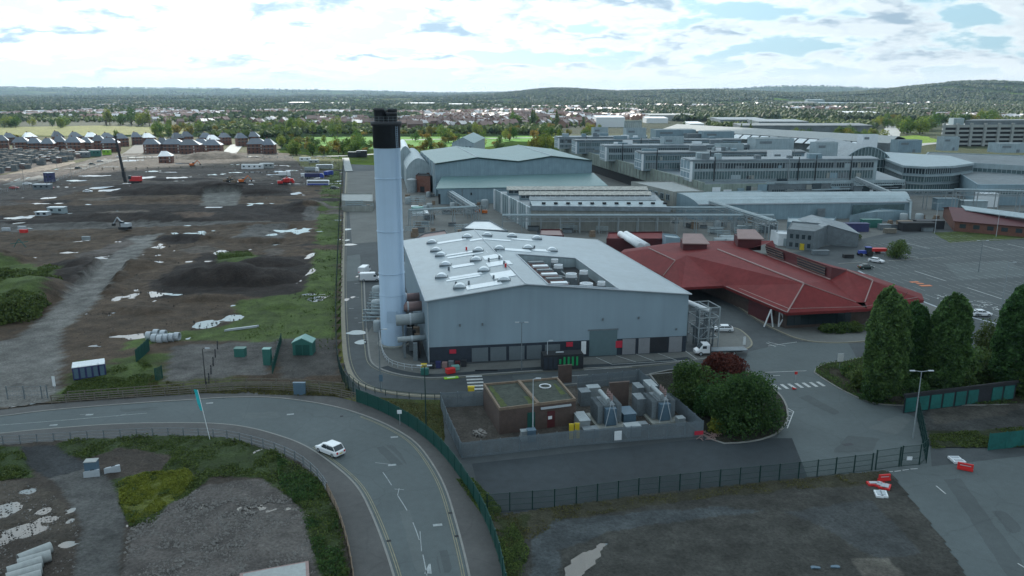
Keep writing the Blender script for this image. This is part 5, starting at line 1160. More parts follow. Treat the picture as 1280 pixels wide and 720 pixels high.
# ---------------------------------------------------------------- tree kinds
def farcrown(name,n,rx,rz,seed,m,size=.9,h=None,trunk=True,lobes=16,cone=0):
    t=thing('tree','','tree',(0,0,0)); cz=rz*1.05+.9
    cards('crown',crownpts(n,rx,rx,rz*1.15,cz,lobes,.35,seed,cone),size,m,t)
    MB().tube((0,0,-.3),(0,0,cz),.45,6,.25).build('trunk','bark',t); return t
KIND=[('oak_tree','broad mid green tree',farcrown('a',700,6.5,5.5,1,'leaff')),('oak_tree','rounded pale green tree',farcrown('b',600,5.2,5,2,'leaff')),('maple_tree','yellowing autumn tree',farcrown('c',600,5.5,5,3,'leaff2')),('bushy_tree','dark spreading tree',farcrown('d',700,7,4.2,4,'leafd')),('pine_tree','tall narrow dark green tree',farcrown('e',500,3.2,7.5,5,'leafd',cone=.5)),('bush','low olive green bush',farcrown('f',350,4.2,2.3,6,'leaff2',trunk=False)),('ash_tree','ragged tall green tree',farcrown('g',520,5,7,7,'leaff',lobes=9))]
SPW=[]
for nm,lb_,o in KIND: o.name=nm; SPW.append(Spawner(o))
r_=random.Random(21); NT=0
def ft(x,y,k,sc,where,grp):
    global NT; NT+=1
    nm,lb_,_=KIND[k]; sz='large ' if sc>1.25 else ('small ' if sc<.75 else '')
    p=x if isinstance(x,tuple) else G(x,y); SPW[k].put((p[0],p[1],0),r_.uniform(0,6.28),f'{sz}{lb_} {where}',grp,(sc*r_.uniform(.85,1.15),sc*r_.uniform(.85,1.15),sc))
def band(n,x0,x1,ya,yb,ks,s0,s1,where):
    g=[where.replace('in ','trees in ') if where.startswith('in ') else 'trees '+where][0]
    for i in range(n):
        x=r_.uniform(x0,x1); y=r_.uniform(ya,yb); ft(x,y,r_.choice(ks),r_.uniform(s0,s1),where,g)
band(14,0,85,157,160,(0,1,3),1.0,1.4,'in the far left meadow row')
band(16,130,190,155,158,(0,6,1),1.3,1.8,'in the clump above the drilling rig')
band(9,190,240,168,172,(0,1,2),1,1.5,'behind the houses by the drilling rig')
band(18,196,345,160,168,(0,1,2,5),.8,1.4,'behind the new brick houses')
band(46,345,465,176,195,(0,1,2,3,5),.6,1.15,'in the scrub left of the chimney')
band(20,340,470,160,172,(0,1,6,5),.9,1.4,'beyond the green playing field')
band(26,500,640,168,184,(0,1,2,5),.7,1.2,'right of the chimney behind the warehouse')
band(16,505,640,186,191,(2,5,3),.7,1.1,'against the rear of the warehouse')
band(22,640,760,163,174,(0,1,5,2),.8,1.2,'beyond the field right of the warehouse')
band(6,668,692,186,190,(2,0),1.1,1.5,'at the left rear corner of the long factory')
band(8,640,700,156,162,(4,0),1.4,1.8,'among the terraced houses')
band(22,990,1110,172,180,(0,2,3,1),.9,1.3,'in the hedge behind the long factory roof')
band(14,1122,1165,160,170,(0,3,1),1.3,1.8,'in the dark clump by the roundabout')
band(16,1090,1125,150,160,(1,2,0),1.,1.5,'lining the far road above the roundabout')
band(18,1165,1290,148,158,(0,1,2),1.2,1.8,'behind the multi storey car park')
band(10,850,985,172,176,(2,3,4),.8,1.2,'behind the factory plant rooms')
band(5,0,240,171,176,(5,1),.8,1.1,'alone in the meadow behind the houses')
# ---------------------------------------------------------------- new brick houses
def newhouse(w,d,ze,zr,seed,roof='slateb',wall='brickr'):
    t=thing('brick_house','','house',(0,0,0)); q=[(-w/2,0),(w/2,0),(w/2,d),(-w/2,d)]
    mb=MB(); mb.prism(q,0,ze); mb.build('wall',wall,t)
    hipi=min(w*.32,d*.5); o=.5; A_,B_,C_,D_=(-w/2-o,-o,ze),(w/2+o,-o,ze),(w/2+o,d+o,ze),(-w/2-o,d+o,ze); R0=(-w/2+hipi*.5,d/2,zr);R1=(w/2-w*.42,d/2,zr)
    mb=MB(); mb.poly([A_,B_,R1,R0]); mb.poly([C_,D_,R0,R1]); mb.poly([D_,A_,R0]); f=mb.poly([B_,C_,R1],1); mb.poly([D_,C_,B_,A_]); rf=mb.build('roof',[roof,'slate'],t)  # right hip takes the whitened slate: sun glint put into colour
    MB().box(-w*.2,d/2+.6,zr+.2,1.,.8,1.8).build('chimney_stack','brickr',rf)
    n=max(3,int(w/3.2))
    for fl in (1.,3.9)+((6.6,) if ze>8 else ()):
        for k in range(n):
            x=-w/2+w*(k+.5)/n
            if fl==1. and k%3==1: MB().box(x,-.06,1.1,1.0,.12,2.1).build('door','dark',t)
            else: MB().box(x,-.06,fl+.75,1.2,.12,1.4).build('window','housew2' if (k+seed)%5==0 else 'glass',t)
    MB().box(0,-.1,ze-2.9 if ze>8 else 3.2,w,.14,.3).build('pale_band','concl',t)
    return t
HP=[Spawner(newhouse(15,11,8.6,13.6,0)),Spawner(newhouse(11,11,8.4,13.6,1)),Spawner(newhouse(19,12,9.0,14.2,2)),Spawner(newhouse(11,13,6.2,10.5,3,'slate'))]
hs=[(4,187,1,.3,'at the far left edge, cut by the frame'),(27,189,0,.05,'with a long blue slate roof, second from the left'),(60,190,1,0,'behind the storage yard, third from the left'),(92,190,0,-.1,'with a bright glinting side roof behind the storage yard'),(124,187,1,.1,'just left of the drilling rig mast'),(138,190,0,.1,'directly behind the drilling rig mast'),(155,183,1,.5,'set back behind the drilling rig with a white glinting roof'),(172,181,1,.3,'set back in the second row right of the rig'),(190,192,0,.05,'in the front row, first one right of the drilling rig'),(188,180,3,.4,'small and set back behind the front row right of the rig'),(218,192,2,0,'in the front row facing the dark soil mound'),(236,181,1,.4,'in the second row behind the long terrace'),(252,191,0,0,'at the left side of the bright side street'),(284,181,1,.5,'with a glinting white roof at the top of the bright side street'),(268,183,3,.3,'small, tucked behind the corner of the side street'),(322,192,2,0,'standing alone at the right end of the new estate'),(318,181,1,.1,'behind the right end house of the new estate'),(40,179,3,.5,'small, glinting white behind the second house'),(98,180,1,.6,'with a big glinting white roof in the second row above the storage yard'),(115,179,3,.2,'small, in the second row above the storage yard'),(207,204,3,.1,'single low brick hut in the dirt in front of the terrace')]
hs+=[(238,193,2,.02,'in the front row facing the soil mound, right of the first wide house'),(266,193,0,0,'in the front row right before the bright side street'),(204,191,1,.05,'filling the gap in the front row right of the rig'),(336,193,1,0,'attached to the right end house of the new estate'),(44,190,1,.1,'squeezed between the long blue roofed house and the next'),(76,189,1,.2,'with a glinting roof behind the middle of the storage yard'),(108,189,1,.1,'behind the right end of the storage yard'),(15,181,1,.5,'in the second row at the far left'),(75,181,1,.5,'in the second row above the middle of the storage yard'),(225,183,1,.5,'in the second row above the wide terrace house'),(262,182,1,.6,'in the second row left of the side street'),(304,183,1,.4,'in the second row right of the side street'),(138,180,1,.6,'in the second row exactly behind the rig mast top')]
for i,(px,py,k,rz,lb_) in enumerate(hs):
    c=G(px,py); HP[k].put((c[0],c[1],0),rz-.35*(c[0]/c[1]),('brick house '+lb_) if 'hut' not in lb_ else lb_,'new brick houses',(r_.uniform(.8,.92),1,r_.uniform(.8,.95)) if k!=3 else (.8 if 'hut' in lb_ else 1))
# ---------------------------------------------------------------- suburb
def tinyhouse(w,d,ze,zr,rm,wm):
    t=thing('terraced_house','','house',(0,0,0)); gable(t,[(-w/2,0),(w/2,0),(w/2,d),(-w/2,d)],0,ze,zr,wm,rm,'lr',.3); MB().box(w*.3,d/2,zr+.4,.9,.9,1.6).build('chimney_stack','brickr',t); return t
TH=[Spawner(tinyhouse(9,9,5.6,9.,'houser','housew')),Spawner(tinyhouse(16,9,5.6,9.,'houser','housew')),Spawner(tinyhouse(10,9,5.4,8.5,'houser2','housew2')),Spawner(tinyhouse(8,12,5.6,8.8,'houser2','housew'))]
r_=random.Random(33); hn=0; HLB=['small brown roofed terraced house','long brown roofed house','white house with grey roof','narrow slate roofed house']
zones=[(500,640,150,162,110,'in the estate right of the chimney top'),(640,760,146,160,60,'in the estate above the warehouse'),(385,462,148,160,55,'in the estate left of the chimney top'),(170,385,146,158,40,'beyond the meadow trees'),(1000,1290,138,147,28,'below the right hand wooded hill')]
for (x0,x1,ya,yb,n,w) in zones:
    c0=G((x0+x1)/2,(ya+yb)/2); 
    for i in range(n):
        px=r_.uniform(x0,x1); py=ya+(yb-ya)*(i/n)**1.0+r_.uniform(-.4,.4); k=r_.choices((0,1,2,3),(4,3,2,2))[0]; c=G(px,py)
        a=round((c[0]/140+c[1]/260))%3*.5+.2+r_.uniform(-.06,.06); TH[k].put((c[0],c[1],0),a,HLB[k]+' '+w,'houses '+w,r_.uniform(1.05,1.35))
# far suburb mass & woodland (uncountable)
def mass_houses():
    r=np.random.RandomState(4); mb=MB()
    N_=5200; U=r.rand(N_)<.55; PX=np.where(U,r.uniform(-30,800,N_),r.uniform(780,1310,N_)); PY=np.where(U,r.uniform(133,149,N_),r.uniform(126,150,N_))
    v=(360-PY)/F; tt_=-H/(-math.sin(PIT)+v*math.cos(PIT)); XX=tt_*(PX-640)/F; YY=tt_*(math.cos(PIT)+v*math.sin(PIT)); KK=fbm(XX*.004,YY*.0025,3); ZZ=np.where(YY>2300,hillh(XX,YY),0)
    for i in range(N_):
        if KK[i]<.47 or YY[i]>3300: continue
        c=(XX[i],YY[i]); z=float(ZZ[i])
        a=r.uniform(0,3.1); w,d,h=r.uniform(8,20),9.,5.5; ca,sa=math.cos(a),math.sin(a); T=lambda x,y,zz:(c[0]+x*ca-y*sa,c[1]+x*sa+y*ca,z+zz)
        mi=0 if r.rand()<.65 else 1; mb.add([T(-w/2,-d/2,0),T(w/2,-d/2,0),T(w/2,d/2,0),T(-w/2,d/2,0),T(-w/2,-d/2,h),T(w/2,-d/2,h),T(w/2,d/2,h),T(-w/2,d/2,h),T(-w/2,0,h+4),T(w/2,0,h+4)],[(0,1,5,4),(2,3,7,6),(1,2,6,9,5),(3,0,4,8,7)],2+mi); mb.add([T(-w/2,-d/2,h),T(w/2,-d/2,h),T(w/2,d/2,h),T(-w/2,d/2,h),T(-w/2,0,h+4),T(w/2,0,h+4)],[(0,1,5,4),(2,3,4,5)],mi)
    tag(mb.build('distant_suburb',['houser','houser2','housew','housew2']),'hazy mass of distant suburban houses between the trees below the hills','suburb',kind='stuff')
mass_houses()
def woodland(name='woodland',m_='leafw',mode=0):
    r=np.random.RandomState(9+mode); pts=[]
    N_=90000; px=r.uniform(-60,1340,N_); py=118.0+34*r.rand(N_)**1.15
    v=(360-py)/F; tt_=-H/(-math.sin(PIT)+v*math.cos(PIT)); X1=tt_*(px-640)/F; Y1=tt_*(math.cos(PIT)+v*math.sin(PIT))
    d=2600+(r.rand(50000)**.7)*4800; X2=d*np.tan(np.radians(r.uniform(-3,36,50000))); X=np.concatenate([X1,X2]); Y=np.concatenate([Y1,d])
    k=fbm(X*.0045+11,Y*.0022+5,5); th=np.where(Y<3300,.50,np.where(X<0,.48,.42)); ok=(k>th)&(Y<12000); X,Y=X[ok],Y[ok]
    if mode:
        N_=26000; px=r.uniform(-60,1340,N_); py=140+32*r.rand(N_); v=(360-py)/F; tt_=-H/(-math.sin(PIT)+v*math.cos(PIT)); X=tt_*(px-640)/F; Y=tt_*(math.cos(PIT)+v*math.sin(PIT))
        k=fbm(X*.008+3,Y*.005+8,5); ok=(k>.42)|(r.rand(N_)<.12)
        for pl in ([(-90,153),(245,153),(245,176),(340,176),(345,200),(-90,200)],[(375,167.5),(705,168),(705,186),(375,190)],[(700,160),(1000,160),(1000,190),(700,190)],[(1000,166),(1090,164),(1090,190),(1000,190)],[(1095,150),(1300,158),(1300,200),(1095,200)],[(740,146),(885,146),(885,165),(740,165)],[(-60,129),(130,129),(130,137),(-60,137)]):
            ok&=~inpoly(px,py,pl)
        X,Y=X[ok],Y[ok]
    D=np.hypot(X,Y); Z=np.where(Y>2300,hillh(X,Y),0); pts=np.stack([X,Y,Z,r.uniform(3.2,6.2,len(X))*(1+D/14000) if not mode else r.uniform(1.8,4.4,len(X))],1)
    
    # low poly crown: 3 crossed irregular octahedra verts
    base=np.array([(1,0,.9),(0,1,.8),(-1,0,1.),(0,-1,.85),(.1,0,1.9),(.6,.6,1.5),(-.6,.5,1.4),(-.5,-.6,1.6),(.6,-.5,1.35),(0,0,0)])
    fs=[(0,5,8),(0,1,5),(1,6,5),(1,2,6),(2,7,6),(2,3,7),(3,8,7),(3,0,8),(5,6,4),(6,7,4),(7,8,4),(8,5,4),(9,1,0),(9,2,1),(9,3,2),(9,0,3)]
    m=len(pts); V=base[None]*pts[:,3][:,None,None]*r.uniform(.75,1.25,(m,10,3)); V+=pts[:,None,:3]; Fc=(np.array(fs)[None]+np.arange(m)[:,None,None]*10).reshape(-1,3)
    me=bpy.data.meshes.new(name); me.from_pydata(V.reshape(-1,3).tolist(),[],Fc.tolist()); at=me.attributes.new('lv','FLOAT','POINT'); at.data.foreach_set('value',np.repeat(r.uniform(.1,.9,m),10).astype(np.float32)); me.materials.append(M[m_]); me.update(); o=bpy.data.objects.new(name,me); COL.objects.link(o)
    tag(o,'far off woods and hedgerow trees covering the plain and the hills' if not mode else 'countless garden trees and bushes among the suburban houses','woodland',kind='stuff'); print('wood',m)
M['leafw']=leafmat('leaf_wood',(.014,.034,.016),(.085,.125,.035),.006,0,.15)
woodland()
M['leafw2']=leafmat('leaf_garden',(.03,.06,.02),(.17,.22,.05),.02,0,.3); woodland('garden_trees','leafw2',1)
# far white warehouses
r_=random.Random(2)
for i,(x0,x1,y,zt,w,m) in enumerate(((360,384,131.5,10,60,'white'),(399,431,132,9,60,'white'),(505,541,133.5,12,80,'white'),(560,588,135,12,60,'white'),(606,626,136,10,60,'white'),(745,781,159,14,45,'white'),(812,870,151,10,50,'concl'),(808,835,154,8,40,'white'),(900,960,157,9,70,'sheet'),(948,1010,160,9,60,'sheet'),(1061,1101,148,11,60,'white'),(862,880,162,8,40,'white'),(745,757,143,9,50,'white'),(990,1022,134,16,50,'concl'),(1024,1060,134,14,50,'pale'),(1064,1096,133,12,50,'concl'),(925,1090,166,9,40,'sheet2'),(1009,1030,132.5,22,30,'pale'))):
    lbs=['leftmost thin white warehouse on the far plain','second thin white warehouse on the far plain','long white warehouse just right of the chimney top','white warehouse in line right of the chimney top','short white warehouse at the foot of the wooded knoll','bright white warehouse beside the steel frame behind the factory','pale flat roofed warehouse right of the white warehouse','small white warehouse in front of the pale flat one','grey warehouse behind the factory plant rooms','grey warehouse before the hedge belt','white roofed warehouse above the hedge belt left of the roundabout','tiny white shed behind the factory','tiny white shed among the far houses','concrete hospital block below the wooded hill','pale blue block beside the hospital block','concrete block at the right end of the hospital group','very long low grey warehouse in front of the hedge belt','tall pale slab tower at the hospital group']
    a=G(x0,y);b=G(x1,y); t=thing('distant_warehouse',lbs[i],'warehouse',(*a,0)); q=[a,b,(b[0],b[1]+w),(a[0],a[1]+w)]; MB().prism(q,0,zt).build('wall','sheet2' if m=='white' and i<5 else m,t); MB().slab([(a[0],a[1]-.5,zt+.1),(b[0],b[1]-.5,zt+.1),(b[0],b[1]+w,zt+1.5),(a[0],a[1]+w,zt+1.5)],.4).build('roof','white' if m=='white' else m,t)
# steel frame stack next to the white warehouse
t=thing('lattice_tower','open pale steel frame tower with many uprights beside the white warehouse','tower',(*atd(790,10,700),0)); 
for k in range(9):
    p=atd(781+k*2.5,20,690+k); MB().box(p[0],p[1],13,1.2,1.2,26).build('upright','pale',t)
a=atd(781,20,690); b=atd(801,20,698)
for z in (8,17,25): MB().tube((*a,z),(*b,z),.5,4).build('beam','metald',t)
# ---------------------------------------------------------------- storage yard left
ps=thing('pallet_stack','','pallet stack',(0,0,0)); mb=MB()
for k in range(4): mb.box(0,0,.45+k*1.05,3.4,2.2,.85,mi=0); 
mb.build('wrapped_load',['metald'],ps); mb=MB()
for k in range(5): mb.box(0,0,k*1.05+.0+.06,3.6,2.4,.12)
mb.build('pallet','wood',ps)
ps2=thing('brick_stack','','brick stack',(0,0,0)); mb=MB()
for k in range(3): mb.box(0,0,.5+k*1.1,3.,2.4,.95,k*.05)
mb.build('brick_pack','houser',ps2); MB().box(0,0,3.45,3.1,2.5,.2).build('wrap_sheet','skyl',ps2)
s1,s2=Spawner(ps),Spawner(ps2); r_=random.Random(8)
yard=GP([(-60,224),(0,218),(60,207),(100,199),(118,193),(60,190),(-60,192)]); yx=[p[0] for p in yard]; yy=[p[1] for p in yard]
addcol(sheet('storage_yard',yard,.09,M['ground']),(.09,.08,.075)); addcol(sheet('pale_path',GP([(-60,238),(0,228),(60,213),(95,204),(92,202),(50,208),(0,220),(-60,230)]),.14,M['ground']),(.26,.22,.18))
mm=0
for j in range(15):
    y=min(yy)+ (max(yy)-min(yy))*(j+.5)/15
    for i in range(46):
        x=min(yx)+(max(yx)-min(yx))*(i+.5)/46
        if r_.random()<.22 or not inpoly(np.array([x]),np.array([y]),yard)[0]: continue
        px=640+985*x/(y*math.cos(PIT)+H*math.sin(PIT))
        if px<-6: continue
        k=r_.random()<.7; mm+=1; (s1 if k else s2).put((x+r_.uniform(-.5,.5),y+r_.uniform(-1,1),.1),r_.uniform(-.1,.1),('dark wrapped pallet stack' if k else 'pale topped brick stack')+' in the crowded storage yard at the far left',('pallet stacks' if k else 'brick stacks')+' in the storage yard',(r_.uniform(.8,1.1),r_.uniform(.8,1.1),r_.uniform(.5,1.15)))
print('trees',NT,'stacks',mm)
# ---------------------------------------------------------------- vehicles (length along +x, front at +x)
def loft(mb,st,mi=0):
    # st: list of (x, [(y,z)...]) closed rings
    n=len(st[0][1]); vs=[(x,y,z) for x,r in st for y,z in r]; fs=[]
    for j in range(len(st)-1):
        for k in range(n): fs.append((j*n+k,j*n+(k+1)%n,(j+1)*n+(k+1)%n,(j+1)*n+k))
    fs.append(tuple(range(n-1,-1,-1))); fs.append(tuple(range((len(st)-1)*n,len(st)*n))); mb.add(vs,fs,mi)
def ring(w,z0,z1,c=.12,tw=.94): return [(-w,z0+c),(-w+c,z0),(w-c,z0),(w,z0+c),(w,z1-c*1.5),(w*tw-c*.5,z1),(-w*tw+c*.5,z1),(-w,z1-c*1.5)]
def wheels(t,xs,w,r=.34):
    for x in xs:
        for s_ in (-1,1):
            wh_=MB().tube((x,s_*(w-.24),r),(x,s_*(w-.0),r),r,14).build('wheel','tyre',t); MB().tube((x,s_*(w-.02),r),(x,s_*(w+.02),r),r*.6,10).build('rim','metal',wh_)
def lamps(t,xf,xb,w,z):
    for s_ in (-1,1):
        MB().box(xf,s_*w,z,.12,.34,.18).build('headlight','lwhite',t); MB().box(xb,s_*w,z+.12,.12,.28,.3).build('tail_light','lred',t)
def car(paint,L=4.4,W=.92,Ht=1.6,suv=True):
    t=thing('car','','car',(0,0,0)); h=L/2; mb=MB()
    loft(mb,[(-h,ring(W*.86,.38,.9)),(-h+.12,ring(W*.95,.26,1.0)),(-h+.5,ring(W,.2,1.02)),(-.2,ring(W,.2,.98)),(h-1.1,ring(W,.2,.95)),(h-.35,ring(W*.95,.24,.84)),(h,ring(W*.8,.32,.7))])
    mb.build('body',paint,t,smooth=False)
    mb=MB(); b=-h+.28; tl=-h+.75 if suv else -h+1.1; g=lambda w,z:[(-w,.9),(w,.9),(w*.98,z-.3),(w*.86,z),(-w*.86,z),(-w*.98,z-.3)]
    loft(mb,[(b,g(W*.86,.98+.06)),(tl,g(W*.88,Ht-.1)),(-.1,g(W*.89,Ht-.06)),(.45,g(W*.87,Ht-.16)),(h-1.25,g(W*.82,1.0))]); mb.build('window_glass','glass',t)
    mb=MB(); mb.slab([(tl-.08,-W*.77,Ht-.07),(.42,-W*.75,Ht-.11),(.42,W*.75,Ht-.11),(tl-.08,W*.77,Ht-.07)][::1],-.06)
    for s_ in (-1,1):
        for xa,za,xb_,zb in ((.42,Ht-.12,h-1.2,1.0),(tl,Ht-.1,b,1.0),(-.2,Ht-.1,-.25,.98)): mb.tube((xa,s_*W*.80,za),(xb_,s_*W*.86,zb),.045,4)
        mb.tube((tl,s_*W*.80,Ht-.08),(.42,s_*W*.79,Ht-.12),.06,4)
    mb.build('roof',paint,t); wheels(t,(h-.85,-h+.8),W); lamps(t,h-.06,-h+.05,W*.68,.66)
    MB().box(-h-.01,0,.62,.05,.5,.13).build('number_plate','yellow',t); return t
def van(paint='carw'):
    t=thing('van','','van',(0,0,0)); mb=MB(); loft(mb,[(-2.7,ring(.98,.3,2.3)),(1.0,ring(.98,.3,2.35)),(1.35,ring(.97,.3,2.25)),(2.1,ring(.95,.3,1.2)),(2.7,ring(.85,.35,.85))]); mb.build('body',paint,t)
    MB().slab([(1.42,-.82,2.2),(2.12,-.78,1.3),(2.12,.78,1.3),(1.42,.82,2.2)],-.03).build('windscreen','glass',t)
    for s_ in (-1,1): MB().box(1.35,s_*.97,1.6,.7,.04,.55).build('window','glass',t)
    wheels(t,(1.8,-1.7),.98,.36); lamps(t,2.62,-2.7,.7,.8); return t
def lorry(cab='bluev',body='metald',L=9):
    t=thing('lorry','','lorry',(0,0,0)); mb=MB(); loft(mb,[(L/2-2,ring(1.2,.6,3.1)),(L/2-.4,ring(1.2,.6,3.1)),(L/2,ring(1.15,.6,2.2))]); mb.build('cab',cab,t); MB().slab([(L/2-.36,-1,3.),(L/2+.04,-1,2.1),(L/2+.04,1,2.1),(L/2-.36,1,3.)],-.03).build('windscreen','glass',t)
    mb=MB(); mb.box(-1.1,0,2.2,L-2.4,2.45,2.1); mb.build('load_body',body,t); MB().box(-.4,0,.85,L-1,1.1,.3).build('chassis','dark',t); wheels(t,(L/2-1.2,-L/2+2.4,-L/2+1.2),1.2,.5); return t
def coach(a='carw',b='bluev',L=12):
    t=thing('coach','','coach',(0,0,0)); mb=MB(); loft(mb,[(-L/2,ring(1.2,.4,3.1)),(L/2-.5,ring(1.22,.4,3.1)),(L/2,ring(1.1,.4,2.6))]); mb.build('body',a,t); MB().box(0,0,1.0,L-.6,2.48,.8).build('skirt',b,t); MB().box(.2,0,2.15,L-1,2.48,.8).build('window_band','glass',t); wheels(t,(L/2-2,-L/2+2.6),1.22,.5); return t
def place(o,px,py,a,lab,g=None,z=.07): c=G(px,py,z); o.location=(c[0],c[1],z); o.rotation_euler=(0,0,a); o['label']=lab; 
suv=car(M['carw'],4.6,.97,1.7); suv.name='car'; place(suv,413,566,math.radians(143),'white sport utility car driving away round the bend of the near road',z=.08)
c1=car(M['carw'],4.4,.9,1.45,False); place(c1,903,414,math.radians(175),'white car parked behind the steel pipe frame beside the main hall')
c2=car(M['carw'],4.4,.9,1.45,False); place(c2,1095,328,math.radians(-42),'white car parked beyond the red roof near the tractor')
c3=car(M['card'],4.4,.9,1.5,False); place(c3,1082,336,math.radians(12),'dark green car parked next to the white one beyond the red roof')
c2.location[2]=c3.location[2]=.1
v=van(); place(v,463,351,math.radians(5),'white van parked side on beside the chimney, the nearer of two'); v['group']='white vans'
v2=dup(v,(*G(456,342),.06),math.radians(80),'white van parked end on behind the other beside the chimney')
for i,(px,py,a,pm) in enumerate(((98,211,.5,'card'),(115,206,.55,'card'),(125,202.5,.6,'cars'),(18,236,.3,'carr'),(34,231,.3,'carw'),(110,241,.1,'carw'),(1110,164,1.5,'cars'),(1113,170,1.5,'carw'),(1111,176,1.5,'carr'),(1116,181,1.5,'carb'),(1106,160,1.5,'card'),(149,197,.4,'carw'),(62,236,.3,'carr'),(1200,395,0,'carr'),(1215,394,0,'carw'),(1226,394,0,'carw'))):
    lb_=['dark car on the estate road at the far left, nearest of the three together','dark car in the middle of the three on the estate road','silver car furthest of the three on the estate road','small red car at the far left edge on the estate road','white car beside the red one on the estate road','white car at the edge of the dirt site near the estate road','silver car on the far dual carriageway above the roundabout','white car on the far dual carriageway','red car on the far dual carriageway','blue car nearest on the far dual carriageway','dark car furthest up the dual carriageway','white car at the far end of the estate road','red car behind the welfare cabins on the left','red car by the car park edge behind the tall trees','left of two white cars by the car park edge behind the tall trees','right of two white cars by the car park edge behind the tall trees'][i]
    c=car(M[pm],4.4,.9,1.5,i%2==0); place(c,px,py,a,lb_,z=.45 if py<240 and px<200 else .25)
    c.location[2]=.45 if px<200 else (.26 if px<1190 and py<200 else .12)
# flatbed truck
t=thing('flatbed_truck','white cabbed flatbed truck with an empty long bed parked below the pipe frame','truck',(0,0,0)); mb=MB()
loft(mb,[(2.2,ring(1.0,.5,2.35)),(3.6,ring(1.0,.5,2.4)),(4.3,ring(.97,.5,1.35)),(5.0,ring(.88,.5,1.05))]); mb.build('cab','carw',t); MB().slab([(3.66,-.86,2.3),(4.34,-.8,1.42),(4.34,.8,1.42),(3.66,.86,2.3)],-.03).build('windscreen','glass',t)
for s_ in (-1,1): MB().box(3.3,s_*1.0,1.75,.8,.05,.55).build('window','glass',t)
MB().box(-1.6,0,1.0,7.4,2.3,.16).build('load_bed','metald',t); MB().box(2.15,0,1.7,.15,2.3,1.5).build('headboard','dark',t); MB().box(0,0,.7,9,.9,.3).build('chassis','dark',t); wheels(t,(4.,-2.6),1.05,.42); lamps(t,4.95,-5.3,.7,.8)
MB().box(5.0,0,.62,.06,.5,.12).build('number_plate','lwhite',t)
c=G(899,443); t.location=(c[0],c[1],.07); t.rotation_euler=(0,0,math.radians(184))
# pipe frame
t=thing('pipe_tower','tall open galvanised steel frame full of pipework at the right end of the main hall','steel tower',(*G(880,434),0)); a=G(872,437);b=G(897,435); dx,dy=b[0]-a[0],b[1]-a[1]; L_=math.hypot(dx,dy); e1=(dx/L_,dy/L_); e2=(-e1[1],e1[0]); P_=lambda i,j:(a[0]+e1[0]*i+e2[0]*j,a[1]+e1[1]*i+e2[1]*j)
for i in (0,L_/2,L_):
    for j in (0,5.): MB().box(*P_(i,j),4.3,.22,.22,8.6).build('upright','metal',t)
mb=MB()
for z in (2.2,4.4,6.5,8.5):
    for j in (0,5.): mb.tube((*P_(0,j),z),(*P_(L_,j),z),.1,4)
    for i in (0,L_/2,L_): mb.tube((*P_(i,0),z),(*P_(i,5),z),.1,4)
mb.tube((*P_(0,0),2.2),(*P_(L_,0),6.5),.06,4).tube((*P_(L_,0),4.4),(*P_(0,0),8.5),.06,4); mb.build('beams','metal',t)
mb=MB(); r_=random.Random(4)
for k in range(14): i,j=r_.uniform(.3,L_-.3),r_.uniform(.5,4.5); mb.tube((*P_(i,j),.2),(*P_(i,j),r_.uniform(3,8)),r_.uniform(.08,.25),8)
for k in range(10): z=r_.uniform(1,8); mb.tube((*P_(.2,r_.uniform(.5,4)),z),(*P_(L_-.2,r_.uniform(.5,4)),z),r_.uniform(.08,.2),8)
mb.build('pipework','metald',t); a_=FR; MB().tube((a_[0]-.3,a_[1]+4,9.6),(*P_(L_*.6,1.),7.6),.45,10).build('exhaust_duct','white',t)
# generator
t=thing('generator_container','black container generator with bright green louvres in front of the main hall','container',(*G(703,462),.1)); a=G(679,464);b=G(729,461.5); an=math.atan2(b[1]-a[1],b[0]-a[0]); L_=math.dist(a,b)
MB().prism([a,b,edgept(a,b,1,-2.6),edgept(a,b,0,-2.6)],.15,2.9).build('body','black',t)
for k in range(5): p=edgept(a,b,.42+.105*k,.05); MB().box(p[0],p[1],1.7,L_*.05,.1,1.7 if k else .9,an).build('louvre','xgreen',t)
MB().prism([a,b,edgept(a,b,1,-2.6),edgept(a,b,0,-2.6)],2.9,3.0).build('roof','dark',t); p=edgept(a,b,.4,-.6); MB().tube((*edgept(a,b,.33,-.7),3.3),(*edgept(a,b,.52,-.7),3.3),.14,6).build('exhaust','flash',t); p=edgept(a,b,.3,-.4); 
for k in range(3): p=edgept(a,b,.06+.12*k,.04); MB().box(p[0],p[1],1.5,L_*.09,.06,2.2,an).build('door','dkbrick',t)
# small things in front of the hall
def smallbox(name,lab,cat,px,py,w,d,h,m,z=.1,a=0.,top=None,group=None):
    c=G(px,py,z); t=thing(name,lab,cat,(c[0],c[1],z),group); mb=MB(); mb.box(c[0],c[1],z+h/2,w,d,h,a); mb.build('body',m,t); MB().box(c[0],c[1],z+h+.03,w*1.08,d*1.08,.08,a).build('lid',top or m,t); return t
smallbox('plastic_barrier','bright pink red plastic barrier lying by the kerb in front of the hall','barrier',563,466,1.6,1.,.8,'redp',a=.5,z=.16)
smallbox('plastic_sack','pale turquoise sack beside the pink barrier','sack',569.5,462,1.3,1.1,.7,'kioskt',a=.3,z=.16)
c=G(564,473); t=thing('striped_mat','lime green striped board lying on the road by the zebra crossing','board',(*c,.08)); MB().box(c[0],c[1],.13,2.6,1.0,.1,.3).build('board','lime',t); MB().box(c[0],c[1],.2,1.5,.25,.06,.3).build('stripe','white',t)
smallbox('grit_bin','yellow grit bin by the far kerb of the zebra crossing','grit bin',589,489,1.1,.7,.8,'yellow')
smallbox('grit_bin','yellow box at the corner of the hall apron','grit bin',530,461,1.,.7,.9,'yellow'); smallbox('kiosk','dark green cabinet by the hall corner kerb','cabinet',531,468,1.4,.8,1.1,'kiosk')
